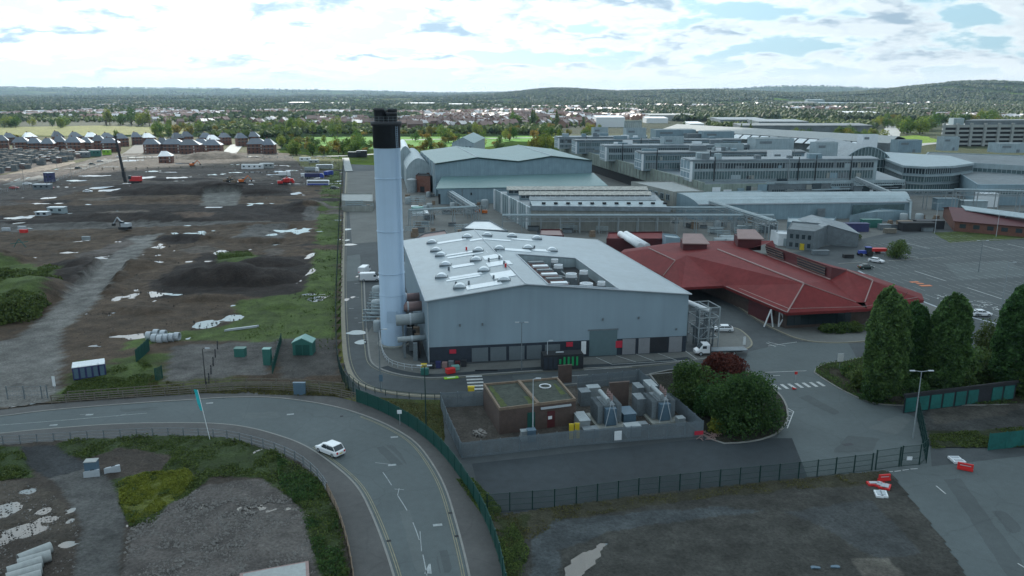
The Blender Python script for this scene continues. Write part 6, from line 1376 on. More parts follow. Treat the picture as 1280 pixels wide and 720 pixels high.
for i in range(6):
    smallbox('waste_drum',['dark drum','blue drum','rusty drum','grey drum','pinkish crate','dark crate'][i]+f' in the row of bins along the hall wall, {["first","second","third","fourth","fifth","last"][i]} from the left','bin',540+i*8,460-i*.5,.9,.9,.9+.2*(i%2),['black','navy','pink','metald','redwall','black'][i],z=.1)
c=G(608,464); tag(MB().box(c[0],c[1],.18,4.2,.25,.2,.06).build('steel_beam','black'),'long black beam lying on the hall forecourt','beam')
# guard rails (internal bend)
def railfence(name,lab,pts,h,rails,m,step=2.,pm=None,pr=.05,rr=.04,z0=0.,pw=None,cat='fence',rw=None):
    pts=resample(pts,step); t=thing(name,lab,cat,(*pts[0],z0)); mb=MB()
    for z in rails:
        for a,b in zip(pts[:-1],pts[1:]):
            if rw: 
                an=math.atan2(b[1]-a[1],b[0]-a[0]); mb.box((a[0]+b[0])/2,(a[1]+b[1])/2,z0+z,math.dist(a,b)+.05,.05,rw,an)
            else: mb.tube((*a,z0+z),(*b,z0+z),rr,5)
    mb.build('rails',m,t); pst=None
    posts=pts[:100]
    for p in posts:
        if pst is None: pst=MB().box(pts[0][0],pts[0][1],z0+h/2,pr*2,pr*2,h).build('post',pm or m,t)
        else: o=pst.copy(); COL.objects.link(o); o.location=(p[0]-pts[0][0],p[1]-pts[0][1],0)
    return t
railfence('guard_rail','low galvanised guard rail curving round the foot of the chimney',smoothline(GP([(474,418),(477,440),(484,455),(500,461),(520,464),(534,463)]),2),1.1,(1.1,.6),'flash',1.6)
railfence('guard_rail','dark guard rail along the outer side of the works bend',offset(smoothline(GP([(441,474),(452,484),(472,491),(503,496),(540,498.5),(575,498),(603,494)]),2),-.6),1.1,(1.1,.6),'greend',2.2)
railfence('railing_fence','grey metal post and rail fence along the inner side of the near road',fin_[:44] if len(fin_)>44 else fin_,1.3,(1.25,.75,.25),'metald',2.2)if 0 else None
fa2=smoothline(GP([(-60,561),(7,557.5),(90,552.5),(130,550),(187,547),(230,547),(279,549),(311,556),(345,566),(375,580),(398,600),(408,616)]),1)
railfence('railing_fence','grey metal post and rail fence along the inside of the near bend',offset(fa2,.1),1.55,(1.5,1.0,.5),'metald',2.3,pr=.06)
fa3=smoothline(GP([(408,616),(420,640),(430,670),(437,700),(442,735),(450,790)]),1)
t=railfence('timber_parapet','double brown timber rail parapet running off the bottom of the frame',offset(fa3,.1),1.3,(1.25,.9,.5,.2),'woodr',2.2,rw=.2,pr=.08)
railfence('timber_fence','long weathered timber rail fence along the far side of the near road',offset(smoothline(GP([(64,505.6),(131,501),(185,497),(240,493.5),(285,490),(324,489),(380,491.5),(417,496),(446,503)]),1),.3),1.5,(1.45,1.05,.65,.3),'wood',2.2,rw=.16,pr=.08,cat='fence')
railfence('timber_fence','second weathered timber rail fence just behind the first, beside the site verge',offset(smoothline(GP([(85,500),(185,493),(285,484),(324,483),(380,484.5),(430,489)]),1),.3),1.4,(1.35,.8,.4),'wood',2.6,rw=.14,pr=.08)
# solid sheet fences
def palisade(name,lab,pts,h,m,step=2.8,gap=.17,pw=.09,pm=None,cat='fence',mesh=False,z0=0.):
    posts=resample(pts,step); t=thing(name,lab,cat,(*posts[0],z0)); mb=MB(); fine=resample(pts,gap)
    for a,b in zip(fine[:-1],fine[1:]):
        an=math.atan2(b[1]-a[1],b[0]-a[0])
        if mesh: mb.tube((*a,z0+.05),(*a,z0+h),.018,3,caps=False)
        else: mb.box(a[0],a[1],z0+h/2,pw,.03,h,an)
    for a,b in zip(posts[:-1],posts[1:]):
        for z in ((.3,h-.25) if not mesh else (.1,h*.35,h*.65,h-.05)): mb.tube((*a,z0+z),(*b,z0+z),.035,4)
    mb.build('pales' if not mesh else 'mesh_panel',m,t); pst=None
    for p in posts[:100]:
        if pst is None: pst=MB().box(p[0],p[1],z0+h/2+.05,.14,.14,h+.1).build('post',pm or m,t)
        else: o=pst.copy(); COL.objects.link(o); o.location=(p[0]-posts[0][0],p[1]-posts[0][1],0)
    return t
palisade('palisade_fence','green palisade fence sweeping down the far side of the near road',smoothline(GP([(446,503),(470,512),(500,527),(530,546),(558,574),(582,608),(602,642),(617,678),(628,715),(640,790)]),2),2.4,'greenf',gap=.16,pw=.12)
palisade('mesh_fence','tall dark mesh fence between the dirt site and the works road',smoothline(GP([(450,503),(436,490),(427,475),(422,455),(420,420),(420,380),(422,330),(424,280),(427,230),(430,200)]),1),2.6,'greend',3.0,.22,mesh=True)
palisade('palisade_fence','grey palisade fence along the front of the transformer compound',GP([(577,573),(640,566),(720,557),(800,551),(878,545)]),2.4,'greyf',gap=.16,pw=.11)
palisade('palisade_fence','grey palisade fence on the right side of the transformer compound',GP([(878,545),(845,515),(805,484),(798,478)]),2.4,'greyf',gap=.16,pw=.11)
palisade('palisade_fence','grey palisade fence at the back of the transformer compound',GP([(722,487),(798,478)]),2.4,'greyf',gap=.16,pw=.11)
palisade('palisade_fence','grey palisade fence on the left side of the transformer compound',GP([(551,510),(560,535),(577,573)]),2.4,'greyf',gap=.16,pw=.11)
palisade('palisade_fence','short grey palisade fence behind the empty gravel bay left of the brick substation',GP([(551,510),(604,507)]),2.6,'greyf',gap=.13,pw=.11)
palisade('mesh_fence','long green mesh fence between the lower lane and the gravel lot',GP([(609,641),(700,634),(800,620),(900,609),(1000,599),(1094,587.5)]),2.5,'greend',2.8,.13,mesh=True)
palisade('mesh_fence','green mesh fence right of the open gate by the street lamp',GP([(1126,583),(1158,580),(1152,548),(1146,520)]),3.0,'greend',2.8,.16,mesh=True)
palisade('mesh_gate','dark green mesh gate closing the lower lane entrance',GP([(1094,587.5),(1126,583)]),2.9,'greend',3.8,.18,mesh=True,cat='gate')
palisade('palisade_fence','dark green fence at the right edge between the yard and the near lane',GP([(1235,563),(1300,556),(1400,548)]),2.6,'teal',gap=.15,pw=.13)
palisade('mesh_fence','dark mesh fence in front of the concrete pipes on the left estate road',GP([(0,243),(60,232),(110,212),(140,203)]),2.0,'metal',6,1.5,mesh=True,z0=.2)
palisade('site_gate','open dark mesh gate at the site entrance on the left',GP([(10,500),(28,500),(60,499)]),2.4,'metald',2.8,.5,mesh=True,cat='gate')
palisade('green_gate','tilted green gate panel standing open by the site track',GP([(171,455),(187,440)]),2.8,'greenf',1.6,.16,mesh=False,cat='gate')
palisade('green_gate','green gate panel beside the brown verge near the kiosks',GP([(195,478),(204,474)]),2.6,'greenf',1.6,.16,cat='gate')
palisade('green_gate','green gate panel standing open left of the pale topped kiosk',GP([(341,470),(352,430)]),2.2,'greenf',1.6,.2,cat='gate')
railfence('concrete_post_line','line of short dark posts across the rear of the dirt site',GP([(128,213),(260,211),(420,206)]),1.6,(1.5,.8),'wood',7,pr=.25,rr=.06,z0=.3)
railfence('concrete_post_line','pale site fence in front of the new estate',GP([(150,199),(300,198),(425,199)]),1.8,(1.7,.4),'concl',6,pr=.2,rr=.1,z0=.3)
# hoarding
t=thing('hoarding','tall dark timber hoarding with teal sheets behind the rough yard on the right','fence',(*G(1130,516),0)); a=G(1129,517);b=G(1268,499); an=math.atan2(b[1]-a[1],b[0]-a[0])
MB().prism([edgept(a,b,0,0),edgept(a,b,1,0),edgept(a,b,1,-.1),edgept(a,b,0,-.1)],0,3.2).build('backing','black',t)
for k in range(9): 
    if k==6: continue
    panel(t,'teal_sheet',a,b,.0+.11*k+.008,.11*(k+1)-.01,.2,2.6,'teal',.08,.06)
MB().prism([edgept(a,b,-.01,.15),edgept(a,b,1.01,.15),edgept(a,b,1.01,-.2),edgept(a,b,-.01,-.2)],2.95,3.35).build('top_rail','dark',t)
# ---------------------------------------------------------------- transformer compound
q=[G(624,511,4.2),G(720,499,4.2),G(697,472,4.2),G(604,480,4.2)]
t=thing('substation','pair of joined flat roofed brown brick substation sheds with mossy roofs','building',(*q[0],0))
MB().prism(q,0,3.9,bot=False).build('wall','brick',t); MB().prism([lerp(p,(3,116),.04) for p in q],3.91,3.98).build('roof','mossroof',t)
mb=MB()
qi=[lerp(p,(3,116),.045) for p in q]
for i in range(4): mb.prism([q[i],q[(i+1)%4],qi[(i+1)%4],qi[i]],3.9,4.3)
m0=lerp(q[0],q[1],.5);m1=lerp(q[3],q[2],.47); mb.prism([(m0[0]-.25,m0[1]),(m0[0]+.25,m0[1]),(m1[0]+.25,m1[1]),(m1[0]-.25,m1[1])],3.95,4.4); mb.build('coping','woodr',t)
for u0,u1,v0,v1 in ((.05,.13,.1,.95),(.4,.49,.06,.4),(.88,.95,.3,.8)):
    w=[lerp(lerp(q[0],q[1],u),lerp(q[3],q[2],u),v) for u,v in ((u0,v0),(u1,v0),(u1-.03,v1),(u0+.005,v1))]; MB().prism(wob(w,.15,.6,1),3.985,4.0).build('moss_patch','moss',t)
panel(t,'green_door',q[0],q[1],.36,.46,.1,3.0,'greenf'); panel(t,'red_door',q[0],q[1],.62,.72,.1,2.8,'redwall'); panel(t,'white_pipe',q[0],q[1],.53,.93,3.3,3.6,'flash',.3,.2); panel(t,'notice',q[0],q[1],.63,.68,1.5,2.0,'white',.12)
mb=MB(); c=lerp(lerp(q[0],q[1],.76),lerp(q[3],q[2],.76),.7)
for k in range(12): a0=k/12*6.283; a1=(k+1)/12*6.283; mb.tube((c[0]+.9*math.cos(a0),c[1]+.9*math.sin(a0),4.1),(c[0]+.9*math.cos(a1),c[1]+.9*math.sin(a1),4.1),.1,5)
mb.build('hose_ring','white',t)
def transformer(name,lab,c,a):
    t=thing(name,lab,'transformer',(c[0],c[1],0)); R=lambda x,y:(c[0]+x*.86*math.cos(a)-y*.86*math.sin(a),c[1]+x*.86*math.sin(a)+y*.86*math.cos(a))
    MB().prism([R(-2.6,-3.6),R(2.6,-3.6),R(2.6,3.6),R(-2.6,3.6)],.02,.35).build('plinth','conc',t)
    MB().box(*R(0,.3),1.9,1.9,3.8,3.0,a).build('tank','metald',t)
    for s_ in (-1,1):
        mb=MB()
        for k in range(11): p=R(s_*1.75,-2.0+k*.42); mb.box(p[0],p[1],2.0,.82,.08,2.9,a)
        mb.build('radiator','metald',t)
    mb=MB()
    for k in range(5): p=R(-.2+.0*k,-2.6); 
    mb.box(*R(0,-2.5),1.8,1.7,.8,2.7,a); mb.build('control_cabinet','bluep',t)
    mb=MB(); mb.tube((*R(-.4,-2.2),4.3),(*R(-.4,2.6),4.3),.34,10); mb.box(*R(-.4,0),3.7,.3,2.6,.9,a); mb.build('conservator','metal',t)
    for k in range(3): p=R(.6,-1.2+1.1*k); MB().lathe(p[0],p[1],[(.16,3.8),(.22,4.0),(.12,4.1),(.22,4.3),(.12,4.4),(.2,4.6),(.06,5.1),(0,5.1)],8).build('bushing','pink',t)
    p1=R(1.2,-3.3);p2=R(-1.2,-3.3); MB().tube((*p1,.3),(*R(0,-3.0),4.6),.06,5).tube((*p2,.3),(*R(0,-3.0),4.6),.06,5).build('a_frame','flash',t)
    return t
an=math.radians(12)
transformer('transformer','large grey transformer with finned radiators, the left one in the compound',G(757,527),an); transformer('transformer','large grey transformer with finned radiators, the right one beside the green bushes',G(823,521),an)
r_=random.Random(6)
for i,(px,py,w,d,h,m) in enumerate(((727,535,1.6,3.4,1.9,'metal'),(738,545,2.2,1.6,1.2,'metald'),(783,525,2.0,3.0,1.6,'bluep'),(790,543,2.2,1.8,1.5,'metal'),(798,516,1.4,2.5,2.8,'metald'),(730,505,1.6,2,2.4,'metald'),(741,500,2,1.6,2.4,'metal'),(812,500,1.4,3,3,'metal'),(797,500,1.2,2.4,2.6,'metald'),(664,551,1.2,1,1.8,'bluep'),(655,550,1,1,1.5,'metal'),(800,536,2,1.2,.9,'metald'),(850,530,1.2,1.2,1.1,'metal'))):
    smallbox('switchgear_cabinet',['long grey switchgear cabinet right of the substation','low dark cabinet behind the front fence','long blue cabinet between the transformers','grey cabinet at the foot of the blue one','dark upright cabinet left of the right transformer','dark cabinet behind the left transformer','grey cabinet behind the left transformer','tall grey cabinet behind the right transformer','dark cabinet behind the blue one','blue cabinet against the substation front wall','small grey cabinet beside the blue one at the substation wall','low dark box between the transformers at the front','small grey box in the right corner of the compound'][i],'cabinet',px,py,w,d,h,m,z=.05,a=an)
smallbox('blast_wall','dark brown brick blast wall between the two transformers','wall',773,508,3.2,.5,4.2,'brick',z=.02,a=an); smallbox('blast_wall','dark brown brick wall pier at the back of the substation','wall',706,478,2.4,.4,3.2,'brick',z=.02,a=an)
for px,py in ((714,549),(721,548)): smallbox('yellow_frame','yellow barrier frame '+('left' if px<716 else 'right')+' of the pair behind the grey fence','barrier',px,py,.7,.15,2.4,'yellow',z=.02)
c=G(772,556); tag(MB().box(c[0],c[1]-.1,1.5,1.1,.06,1.4,an).build('white_sign','white'),'white notice board on the front grey palisade fence','sign')
c=G(873,546); tag(MB().box(c[0],c[1]-.15,.7,1.4,.06,.6,an).build('red_sign','red'),'small red sign at the right corner of the compound fence','sign')
# debris at compound corner
r_=random.Random(9); mb=MB()
for k in range(40): c=G(r_.uniform(870,902),r_.uniform(543,552)); z=r_.uniform(.1,.5); mb.tube((c[0],c[1],z),(c[0]+r_.uniform(-1,1),c[1]+r_.uniform(-.7,.7),z+r_.uniform(-.1,.4)),.05,4)
tag(mb.build('brushwood_pile','pink'),'pile of cut branches and scrap by the compound corner','debris')
mb=MB()
for k in range(30): c=G(r_.uniform(593,606),r_.uniform(540,547)); mb.box(c[0],c[1],r_.uniform(.1,.5),r_.uniform(.3,.9),.3,.25,r_.uniform(0,3))
tag(mb.build('rubble_heap','stone'),'small rubble heap in the gravel bay left of the substation','rubble')
# ---------------------------------------------------------------- lamps, poles, signs
def lamp(lab,px,py,h,double=False,arm=1.6,m='metal',a=0.,z=.02,name='street_lamp'):
    c=G(px,py); t=thing(name,lab,'street lamp',(*c,z)); MB().tube((*c,z),(*c,z+h),.11,8,.06).build('pole',m,t)
    for s_ in ((-1,1) if double else (1,)):
        e=(c[0]+s_*arm*math.cos(a),c[1]+s_*arm*math.sin(a)); am=MB().tube((*c,z+h),(*e,z+h+.12),.05,5).build('arm',m,t); MB().box(e[0]+s_*.25*math.cos(a),e[1]+s_*.25*math.sin(a),z+h+.13,.75,.3,.12,a).build('lamp_head','flash',t)
    return t
lamp('tall grey street lamp with two heads in front of the teal hoarding',1141,548,10.5,True,1.1)
lamp('dark twin headed lamp post on the grass verge before the hall corner',533,545,11,True,.5,'greend')
lamp('dark lamp post on the works bend directly below the chimney',476,489,11,False,.9,'metald')
lamp('thin lamp post with a small double head in front of the hall wall',652,462,9,True,.6,'metald')
lamp('slim post standing in front of the brick substation',666,545,9,False,.5,'flash')
lamp('lamp post at the left of the empty concrete pad inside the site',258,488,7.5,False,.6,'dark')
lamp('short lamp post by the turret end of the main hall generator',684,462,5.5,False,.4,'flash')
lamp('tall lamp post at the yard edge left of the brick workshop',1168,292,11,True,1.2,'flash')
lamp('tall lamp mast near the car park right edge',1252,385,11,False,1.2,'metal')
lamp('lamp mast in the middle of the empty car park',1223,340,9,True,1.,'metald')
lamp('dark mast at the top of the mesh fence far left of the chimney',425,229,15,False,.5,'dark')
lamp('lamp mast beside the brick workshop lawn',1245,296,9,False,1.,'flash')
for i,(px,py) in enumerate(((72,215),(30,228),(90,226),(200,200),(330,197),(60,240))): lamp(['slim lamp by the storage yard path','slim lamp at the far left estate road','slim lamp between estate road and dirt site','slim lamp in front of the new terrace','slim lamp at the right end of the new estate','slim lamp behind the welfare cabins'][i],px,py,9,False,1,'metald',z=.4)
c=G(263,552); t=thing('flag','tall turquoise feather flag on a leaning white pole beside the near bend','flag',(*c,.1)); tp=G(251,492,8.2); top=(tp[0],tp[1],8.2); top=(c[0]-1.35,c[1]+.6,7.9)
MB().tube((*c,.1),top,.05,6).build('pole','white',t)
D=lambda k:tuple(c2+(t2-c2)*k for c2,t2 in zip((*c,.1),top))
mb=MB(); 
for k in range(6):
    u=1-k*.068; v_=1-(k+1)*.068; p=D(u);q_=D(v_); w=.6-.03*k; w2=.6-.03*(k+1); s0=.08*math.sin(k*1.3); s1_=.08*math.sin((k+1)*1.3); mb.slab([p,q_,(q_[0]-w2,q_[1]+s1_,q_[2]+.02),(p[0]-w,p[1]+s0,p[2]+.06)],.02)
mb.build('flag_cloth','flag',t)
def signpost(lab,px,py,h,w,hh,m,a=0.,pm='metal'):
    c=G(px,py); t=thing('sign_post',lab,'sign',(*c,.05)); MB().tube((*c,.05),(*c,h),.05,6).build('post',pm,t); MB().box(c[0],c[1]-.08,h-hh/2,w,.05,hh,a).build('sign_plate',m,t); return t
signpost('white notice sign on posts at the edge of the tall tree bed',1049,462,3.2,1.1,1.6,'white',.1); signpost('small red and white sign on a post in the tree bed',1060,466,1.5,1.2,.3,'red'); signpost('small round red sign by the right zebra crossing',994,477,1.9,.5,.5,'redp',pm='flash')
signpost('tall narrow white sign on the kerb nose by the red building road',930,432,1.9,.5,1.7,'white'); signpost('tall white oval sign at the site entrance',69,488,2.6,.5,1.8,'white'); signpost('small white sign on the green palisade fence',500,532,2.6,.7,.6,'white')
signpost('blue sign strapped to the lamp post at the bend',477,491,3.3,.6,1.2,'bluep')
c=G(991,487); t=thing('traffic_cone','','cone',(*c,.06)); t['label']='red traffic cone fallen on the right zebra crossing'; MB().tube((*c,.2),(c[0]+.7,c[1]+.1,.12),.2,8,.05).build('cone_body','redp',t); MB().box(c[0],c[1],.2,.06,.5,.5).build('cone_base','redp',t)
# blue cabinet, kiosks, toilets
smallbox('utility_cabinet','pale blue utility cabinet standing on the pavement in front of the timber fence','cabinet',375,493,1.95,.6,2.1,'bluep',z=.15)
c=G(379,446,0); t=thing('kiosk','green kiosk with a pale pitched top inside the small fenced plot','kiosk',(*c,.2)); q=[(c[0]-1.9,c[1]-.2),(c[0]+1.9,c[1]-.2),(c[0]+1.9,c[1]+2.4),(c[0]-1.9,c[1]+2.4)]; gable(t,q,.2,2.9,3.8,'kiosk','kioskt','fb',.15); panel(t,'door',q[0],q[1],.15,.48,.4,2.5,'greenf'); panel(t,'door',q[0],q[1],.52,.85,.4,2.5,'greenf')
smallbox('kiosk','slim dark green kiosk beside the open green gate','kiosk',335,456,1.4,1.2,3.2,'kiosk',z=.2,top='kioskt'); smallbox('kiosk','small green cabinet by the puddle on the concrete pad','kiosk',301,446,2,1.4,1.8,'kiosk',z=.2)
c=G(276,453); t=thing('site_bollards','','bollard',(*c,.2)); t['label']='curving row of small black posts across the concrete pad'; 
for k in range(16): p=G(272-k*.9+(k%3),432+k*3.4); MB().tube((*p,.2),(*p,1.0),.12,6).build('post','black',t)
ptb=thing('portable_toilet','','toilet',(0,0,0)); MB().box(0,0,1.1,1.1,1.1,2.2).build('cabin','navy',ptb); MB().box(0,-.57,1.1,.7,.05,1.8).build('door','bluep',ptb); MB().slab([(-.58,-.58,2.22),(.58,-.58,2.22),(.5,.58,2.45),(-.5,.58,2.45)],-.12).build('roof','skyl',ptb); sp=Spawner(ptb)
a=G(95,476);b=G(131,471); an=math.atan2(b[1]-a[1],b[0]-a[0])
for j in range(2):
    for i in range(5):
        p=edgept(a,b,.04+i*.225,-j*1.35-.3); sp.put((p[0],p[1],.25),an,f'navy portable toilet with white roof, {["first","second","third","fourth","fifth"][i]} from the left in the {["front","back"][j]} row','portable toilets')
# bottom-left objects
t=smallbox('white_cabinet','white site cabinet with a pale sloping lid beside the gravel path','cabinet',116,592,1.5,1.1,1.9,'bluep',z=.2,a=.15,top='concl'); c=G(116,600)
for i,(px,py,a) in enumerate(((115,595,.2),(141,590,.4))):
    c=G(px,py+3); t=thing('concrete_block','',['block'][0],(*c,.2)); t['label']=['pale concrete block in front of the white cabinet','pale tilted concrete block right of the white cabinet'][i]; 
    mb=MB(); ca,sa=math.cos(a),math.sin(a); mb.prism([(c[0]-1*ca,c[1]-1*sa),(c[0]+1*ca,c[1]+1*sa),(c[0]+.8*ca-.6*sa,c[1]+.8*sa+.7),(c[0]-.9*ca-.6*sa,c[1]-.9*sa+.7)],.15,[1.0,1.15,1.0,.8]); mb.build('block_body','flash',t); MB().box(c[0],c[1]+.3,1.05,.5,.1,.1,a).build('lifting_hook','dark',t)
for i,(x0,y0,x1,y1,dz) in enumerate(((23,700,64,684,0),(22,706,64,694,0),(9,716,53,702,.0),(8,724,53,711,0),(5,733,52,719,0),(12,713,53,703,.0))):
    if i==5: continue
    a=G(x0,y0,.9);b=G(x1,y1,.9); t=thing('concrete_pipe','','pipe',(*a,.2),'concrete pipes'); t['label']=['rear concrete pipe of the bottom left pile, furthest from the camera','second concrete pipe from the back of the bottom left pile','middle concrete pipe of the bottom left pile','fourth concrete pipe of the bottom left pile','nearest concrete pipe at the bottom left corner'][i]
    d=Vector((b[0]-a[0],b[1]-a[1],0)).normalized(); R_=.62; n=20; mb=MB(); up_=Vector((0,0,1)); sd_=d.cross(up_); vs=[]
    for P0,rr in ((Vector((*a,.92)),R_),(Vector((*b,.92)),R_),(Vector((*b,.92)),R_*.8),(Vector((*a,.92)),R_*.8)):
        for k in range(n): th=6.28318*k/n; vs.append(P0+up_*rr*math.sin(th)+sd_*rr*math.cos(th))
    fs=[]
    for j in range(4):
        j2=(j+1)%4
        for k in range(n): fs.append((j*n+k,j*n+(k+1)%n,j2*n+(k+1)%n,j2*n+k))
    mb.add(vs,fs); mb.build('pipe_wall','concl',t,smooth=False)
c=G(345,712); t=thing('foundation_slab','pale slab with a brown brick rim at the bottom edge of the rubble ground','slab',(*c,.1)); q=GP([(300,722),(386,706),(388,740),(300,760)]); MB().prism(q,.1,.5).build('rim','pink',t); MB().prism([lerp(p,G(345,730),.1) for p in q],.5,.53).build('slab_top','concl',t)
# bottom right objects
def barrier(px,py,a,lab,m='redp',L_=2.,tip=0):
    c=G(px,py); t=thing('plastic_barrier','','barrier',(*c,.1),'plastic barriers'); t['label']=lab; ca,sa=math.cos(a),math.sin(a); R=lambda x,y:(c[0]+x*ca-y*sa,c[1]+x*sa+y*ca)
    if tip: MB().prism([R(-L_/2,-.45),R(L_/2,-.45),R(L_/2,.45),R(-L_/2,.45)],.12,[.42]*4).build('barrier_body',m,t)
    else:
        MB().prism([R(-L_/2,-.28),R(L_/2,-.28),R(L_/2,.28),R(-L_/2,.28)],.1,.4).prism([R(-L_/2,-.1),R(L_/2,-.1),R(L_/2,.1),R(-L_/2,.1)],.4,1.05).build('barrier_body',m,t)
    MB().box(*R(0,0),.45 if tip else .75,L_*.7,.24 if not tip else .5,.1,a).build('reflector','flash',t)
    return t
for i,(px,py,a,m,L_,tp_) in enumerate(((1105,602,.15,'redp',1.6,0),(1092,607,.0,'redp',1.7,1),(1099,608,.9,'redp',1.5,1),(1103,610,1.0,'redp',1.5,1),(1108,611,1.0,'redp',1.5,1),(1098,620,1.35,'white',1.6,1),(1104,620,1.3,'white',1.6,1),(1206,588,-.5,'redp',1.9,0),(1193,575,0,'white',1.5,1),(1198,579,0,'white',1.6,1))):
    barrier(px,py,a,['upright red plastic barrier at the rear of the heap on the lot','red barrier lying at the left of the heap','red barrier lying left of centre in the heap','red barrier lying in the centre of the heap','red barrier lying at the right of the heap','left white barrier at the front of the heap','right white barrier at the front of the heap','single red barrier standing by the right verge','upper white barrier lying on the right verge','lower white barrier lying on the right verge'][i],m,L_,tp_)
for px,py in ((1137,566),): c=G(px,py+7,2.2); tag(MB().box(c[0],c[1],2.2,.7,.06,.5).build('white_sign','white'),'small white sign on the green mesh fence by the gate','sign')
c=G(1060,556); tag(MB().box(c[0],c[1],.05,1.6,.7,.02,.3).build('manhole_cover','black'),'dark cover in the junction asphalt above the gate','manhole')
for i,(px,py) in enumerate(((1019,712),(1044,711))): c=G(px,py); tag(MB().prism(wob([(c[0]-.5,c[1]-.2),(c[0]+.5,c[1]-.2),(c[0]+.5,c[1]+.2),(c[0]-.5,c[1]+.2)],.1,.3,i),.2,.32).build('plastic_scrap','bluep'),['left','right'][i]+' scrap of pale blue plastic on the gravel lot','scrap')
# ---------------------------------------------------------------- dirt site machines
c=G(157,229); t=thing('drilling_rig','tall black leaning piling rig with a red base machine on the dirt site','piling rig',(*c,.3)); zt=H-math.hypot(c[1],0)*math.tan(PIT-math.atan((360-171)/985)); tp=(c[0]-2.6,c[1],zt)
for s_ in (-.5,.5): 
    for d_ in (-.5,.5): MB().tube((c[0]+s_,c[1]+d_,.5),(tp[0]+s_*.4,tp[1]+d_*.4,tp[2]),.22,5).build('mast_chord','black',t)
mb=MB()
for k in range(24): u=k/24;v_=(k+1)/24; s_=.5 if k%2 else -.5; mb.tube((lin(c[0],tp[0],u)+s_,c[1]-.4,lin(.5,tp[2],u)),(lin(c[0],tp[0],v_)-s_,c[1]-.4,lin(.5,tp[2],v_)),.14,4)
mb.box(tp[0],tp[1],tp[2],1.4,1.2,1); mb.box(c[0]-.2,c[1]-.6,5,1.5,1.4,3); mb.build('mast_lattice','black',t)
mb=MB(); 
for s_ in (-1.7,1.7): mb.box(c[0]+5.5,c[1]+s_,.8,6,.8,1.1)
mb.build('track','dark',t); MB().box(c[0]+6,c[1],2.6,6,3,2.6).build('machine_body','redp',t); MB().box(c[0]+3.4,c[1]-1,3.4,1.6,1.4,1.8).build('cab','glass',t)
def digger(lab,px,py,a,m='orange',z=.3):
    c=G(px,py); t=thing('excavator',lab,'excavator',(c[0],c[1],z)); ca,sa=math.cos(a),math.sin(a); R=lambda x,y:(c[0]+x*ca-y*sa,c[1]+x*sa+y*ca)
    for s_ in (-1.1,1.1): MB().box(*R(0,s_),z+.45,3.6,.6,.9,a).build('track','dark',t)
    MB().box(*R(-.6,0),z+1.7,2.8,2.4,1.3,a).build('machine_body',m,t); MB().box(*R(.6,.6),z+2.2,1.3,1.1,1.7,a).build('cab','glass',t)
    MB().tube((*R(.8,-.3),z+1.8),(*R(3.2,-.3),z+4.3),.28,5).build('boom',m,t); MB().tube((*R(3.2,-.3),z+4.3),(*R(5,-.3),z+2.0),.2,5).build('arm',m,t); MB().box(*R(5,-.3),z+1.5,.9,1.1,.8,a).build('bucket','dark',t); return t
digger('orange excavator digging behind the puddles in the middle of the dirt site',241,209,.3); digger('yellow brown excavator beside the long dark soil mound',292,231,2.6,'woodr'); digger('second brown excavator left of the soil mound machines',284,230,.2,'woodr'); digger('orange excavator right of the dark soil mound',303,230,.4,'orange'); digger('grey white excavator on the dirt bank in the middle left',157,290,2.9,'flash',1.0); digger('red excavator beside the parked lorries',352,232,.2,'redp')
def sitev(o,px,py,a,lab): c=G(px,py); o.location=(c[0],c[1],.35); o.rotation_euler=(0,0,a); o['label']=lab; return o
sitev(lorry('bluev','navy',11),393,224,.05,'dark blue lorry parked at the right edge of the dirt site'); sitev(lorry('bluev','bluev',8),411,221,1.3,'bright blue lorry seen end on beside the mesh fence'); sitev(coach(),398,233,.02,'white topped blue coach parked in front of the lorries'); sitev(lorry('carw','metal',9),390,216,.0,'white cabbed lorry behind the dark blue lorry'); sitev(lorry('carw','carw',7),356,222,.3,'white lorry left of the parked blue lorries'); sitev(coach('carw','metald',11),406,212,0,'black and white coach furthest back among the parked vehicles'); sitev(van(),382,222,.4,'white van between the red excavator and the blue lorries'); sitev(lorry('redp','redp',6),361,231,.1,'small red dumper in front of the white lorry'); sitev(car(M['carw'],4.6,.95,1.8),315,235,.2,'white jeep beside the puddle in the dirt site'); sitev(car(M['card'],4.6,.95,1.6),418,237,.2,'black car by the mesh fence at the corner of the dirt site')
def cabin(lab,px,py,L_,h,m,a=0.,grp='site cabins'):
    c=G(px,py); t=thing('site_cabin',lab,'cabin',(*c,.3),grp); p=c; MB().box(p[0],p[1]+1.4,.3+h/2,L_,2.8,h,a).build('wall',m,t); MB().box(p[0],p[1]+1.4,.35+h,L_+.2,3.,.12,a).build('roof','skyl',t)
    for k in range(max(2,int(L_/3))): MB().box(p[0]-L_/2+L_*(k+.5)/max(2,int(L_/3)),p[1]-.03+0*a,.3+h*.6,1.2,.08,.9,a).build('window','glass',t)
    return t
cabin('long white site cabin with dark windows in the rear of the dirt site',315,212,14,3,'white'); cabin('white site cabin right of the long one',333,211,9,3.2,'concl'); cabin('small white cabin at the top right of the dirt site',381,202,8,2.6,'white'); cabin('second small white cabin at the top right of the dirt site',392,205,7,2.4,'concl'); cabin('pale welfare cabin with a lilac roof on the left of the dirt site',70,268,7,2.6,'pale',0); cabin('low grey welfare cabin left of the lilac roofed one',52,271,5,1.6,'flash'); cabin('grey double stacked cabin by the estate road',52,238,9,2.8,'metald'); cabin('dark cabin on stilts by the estate road with a turquoise top',61,229,5,5.5,'navy'); cabin('black storage cabin at the far end of the mesh fence',443,197,10,4.,'black'); cabin('second black storage cabin at the far end of the mesh fence',452,197,8,5.,'dark')
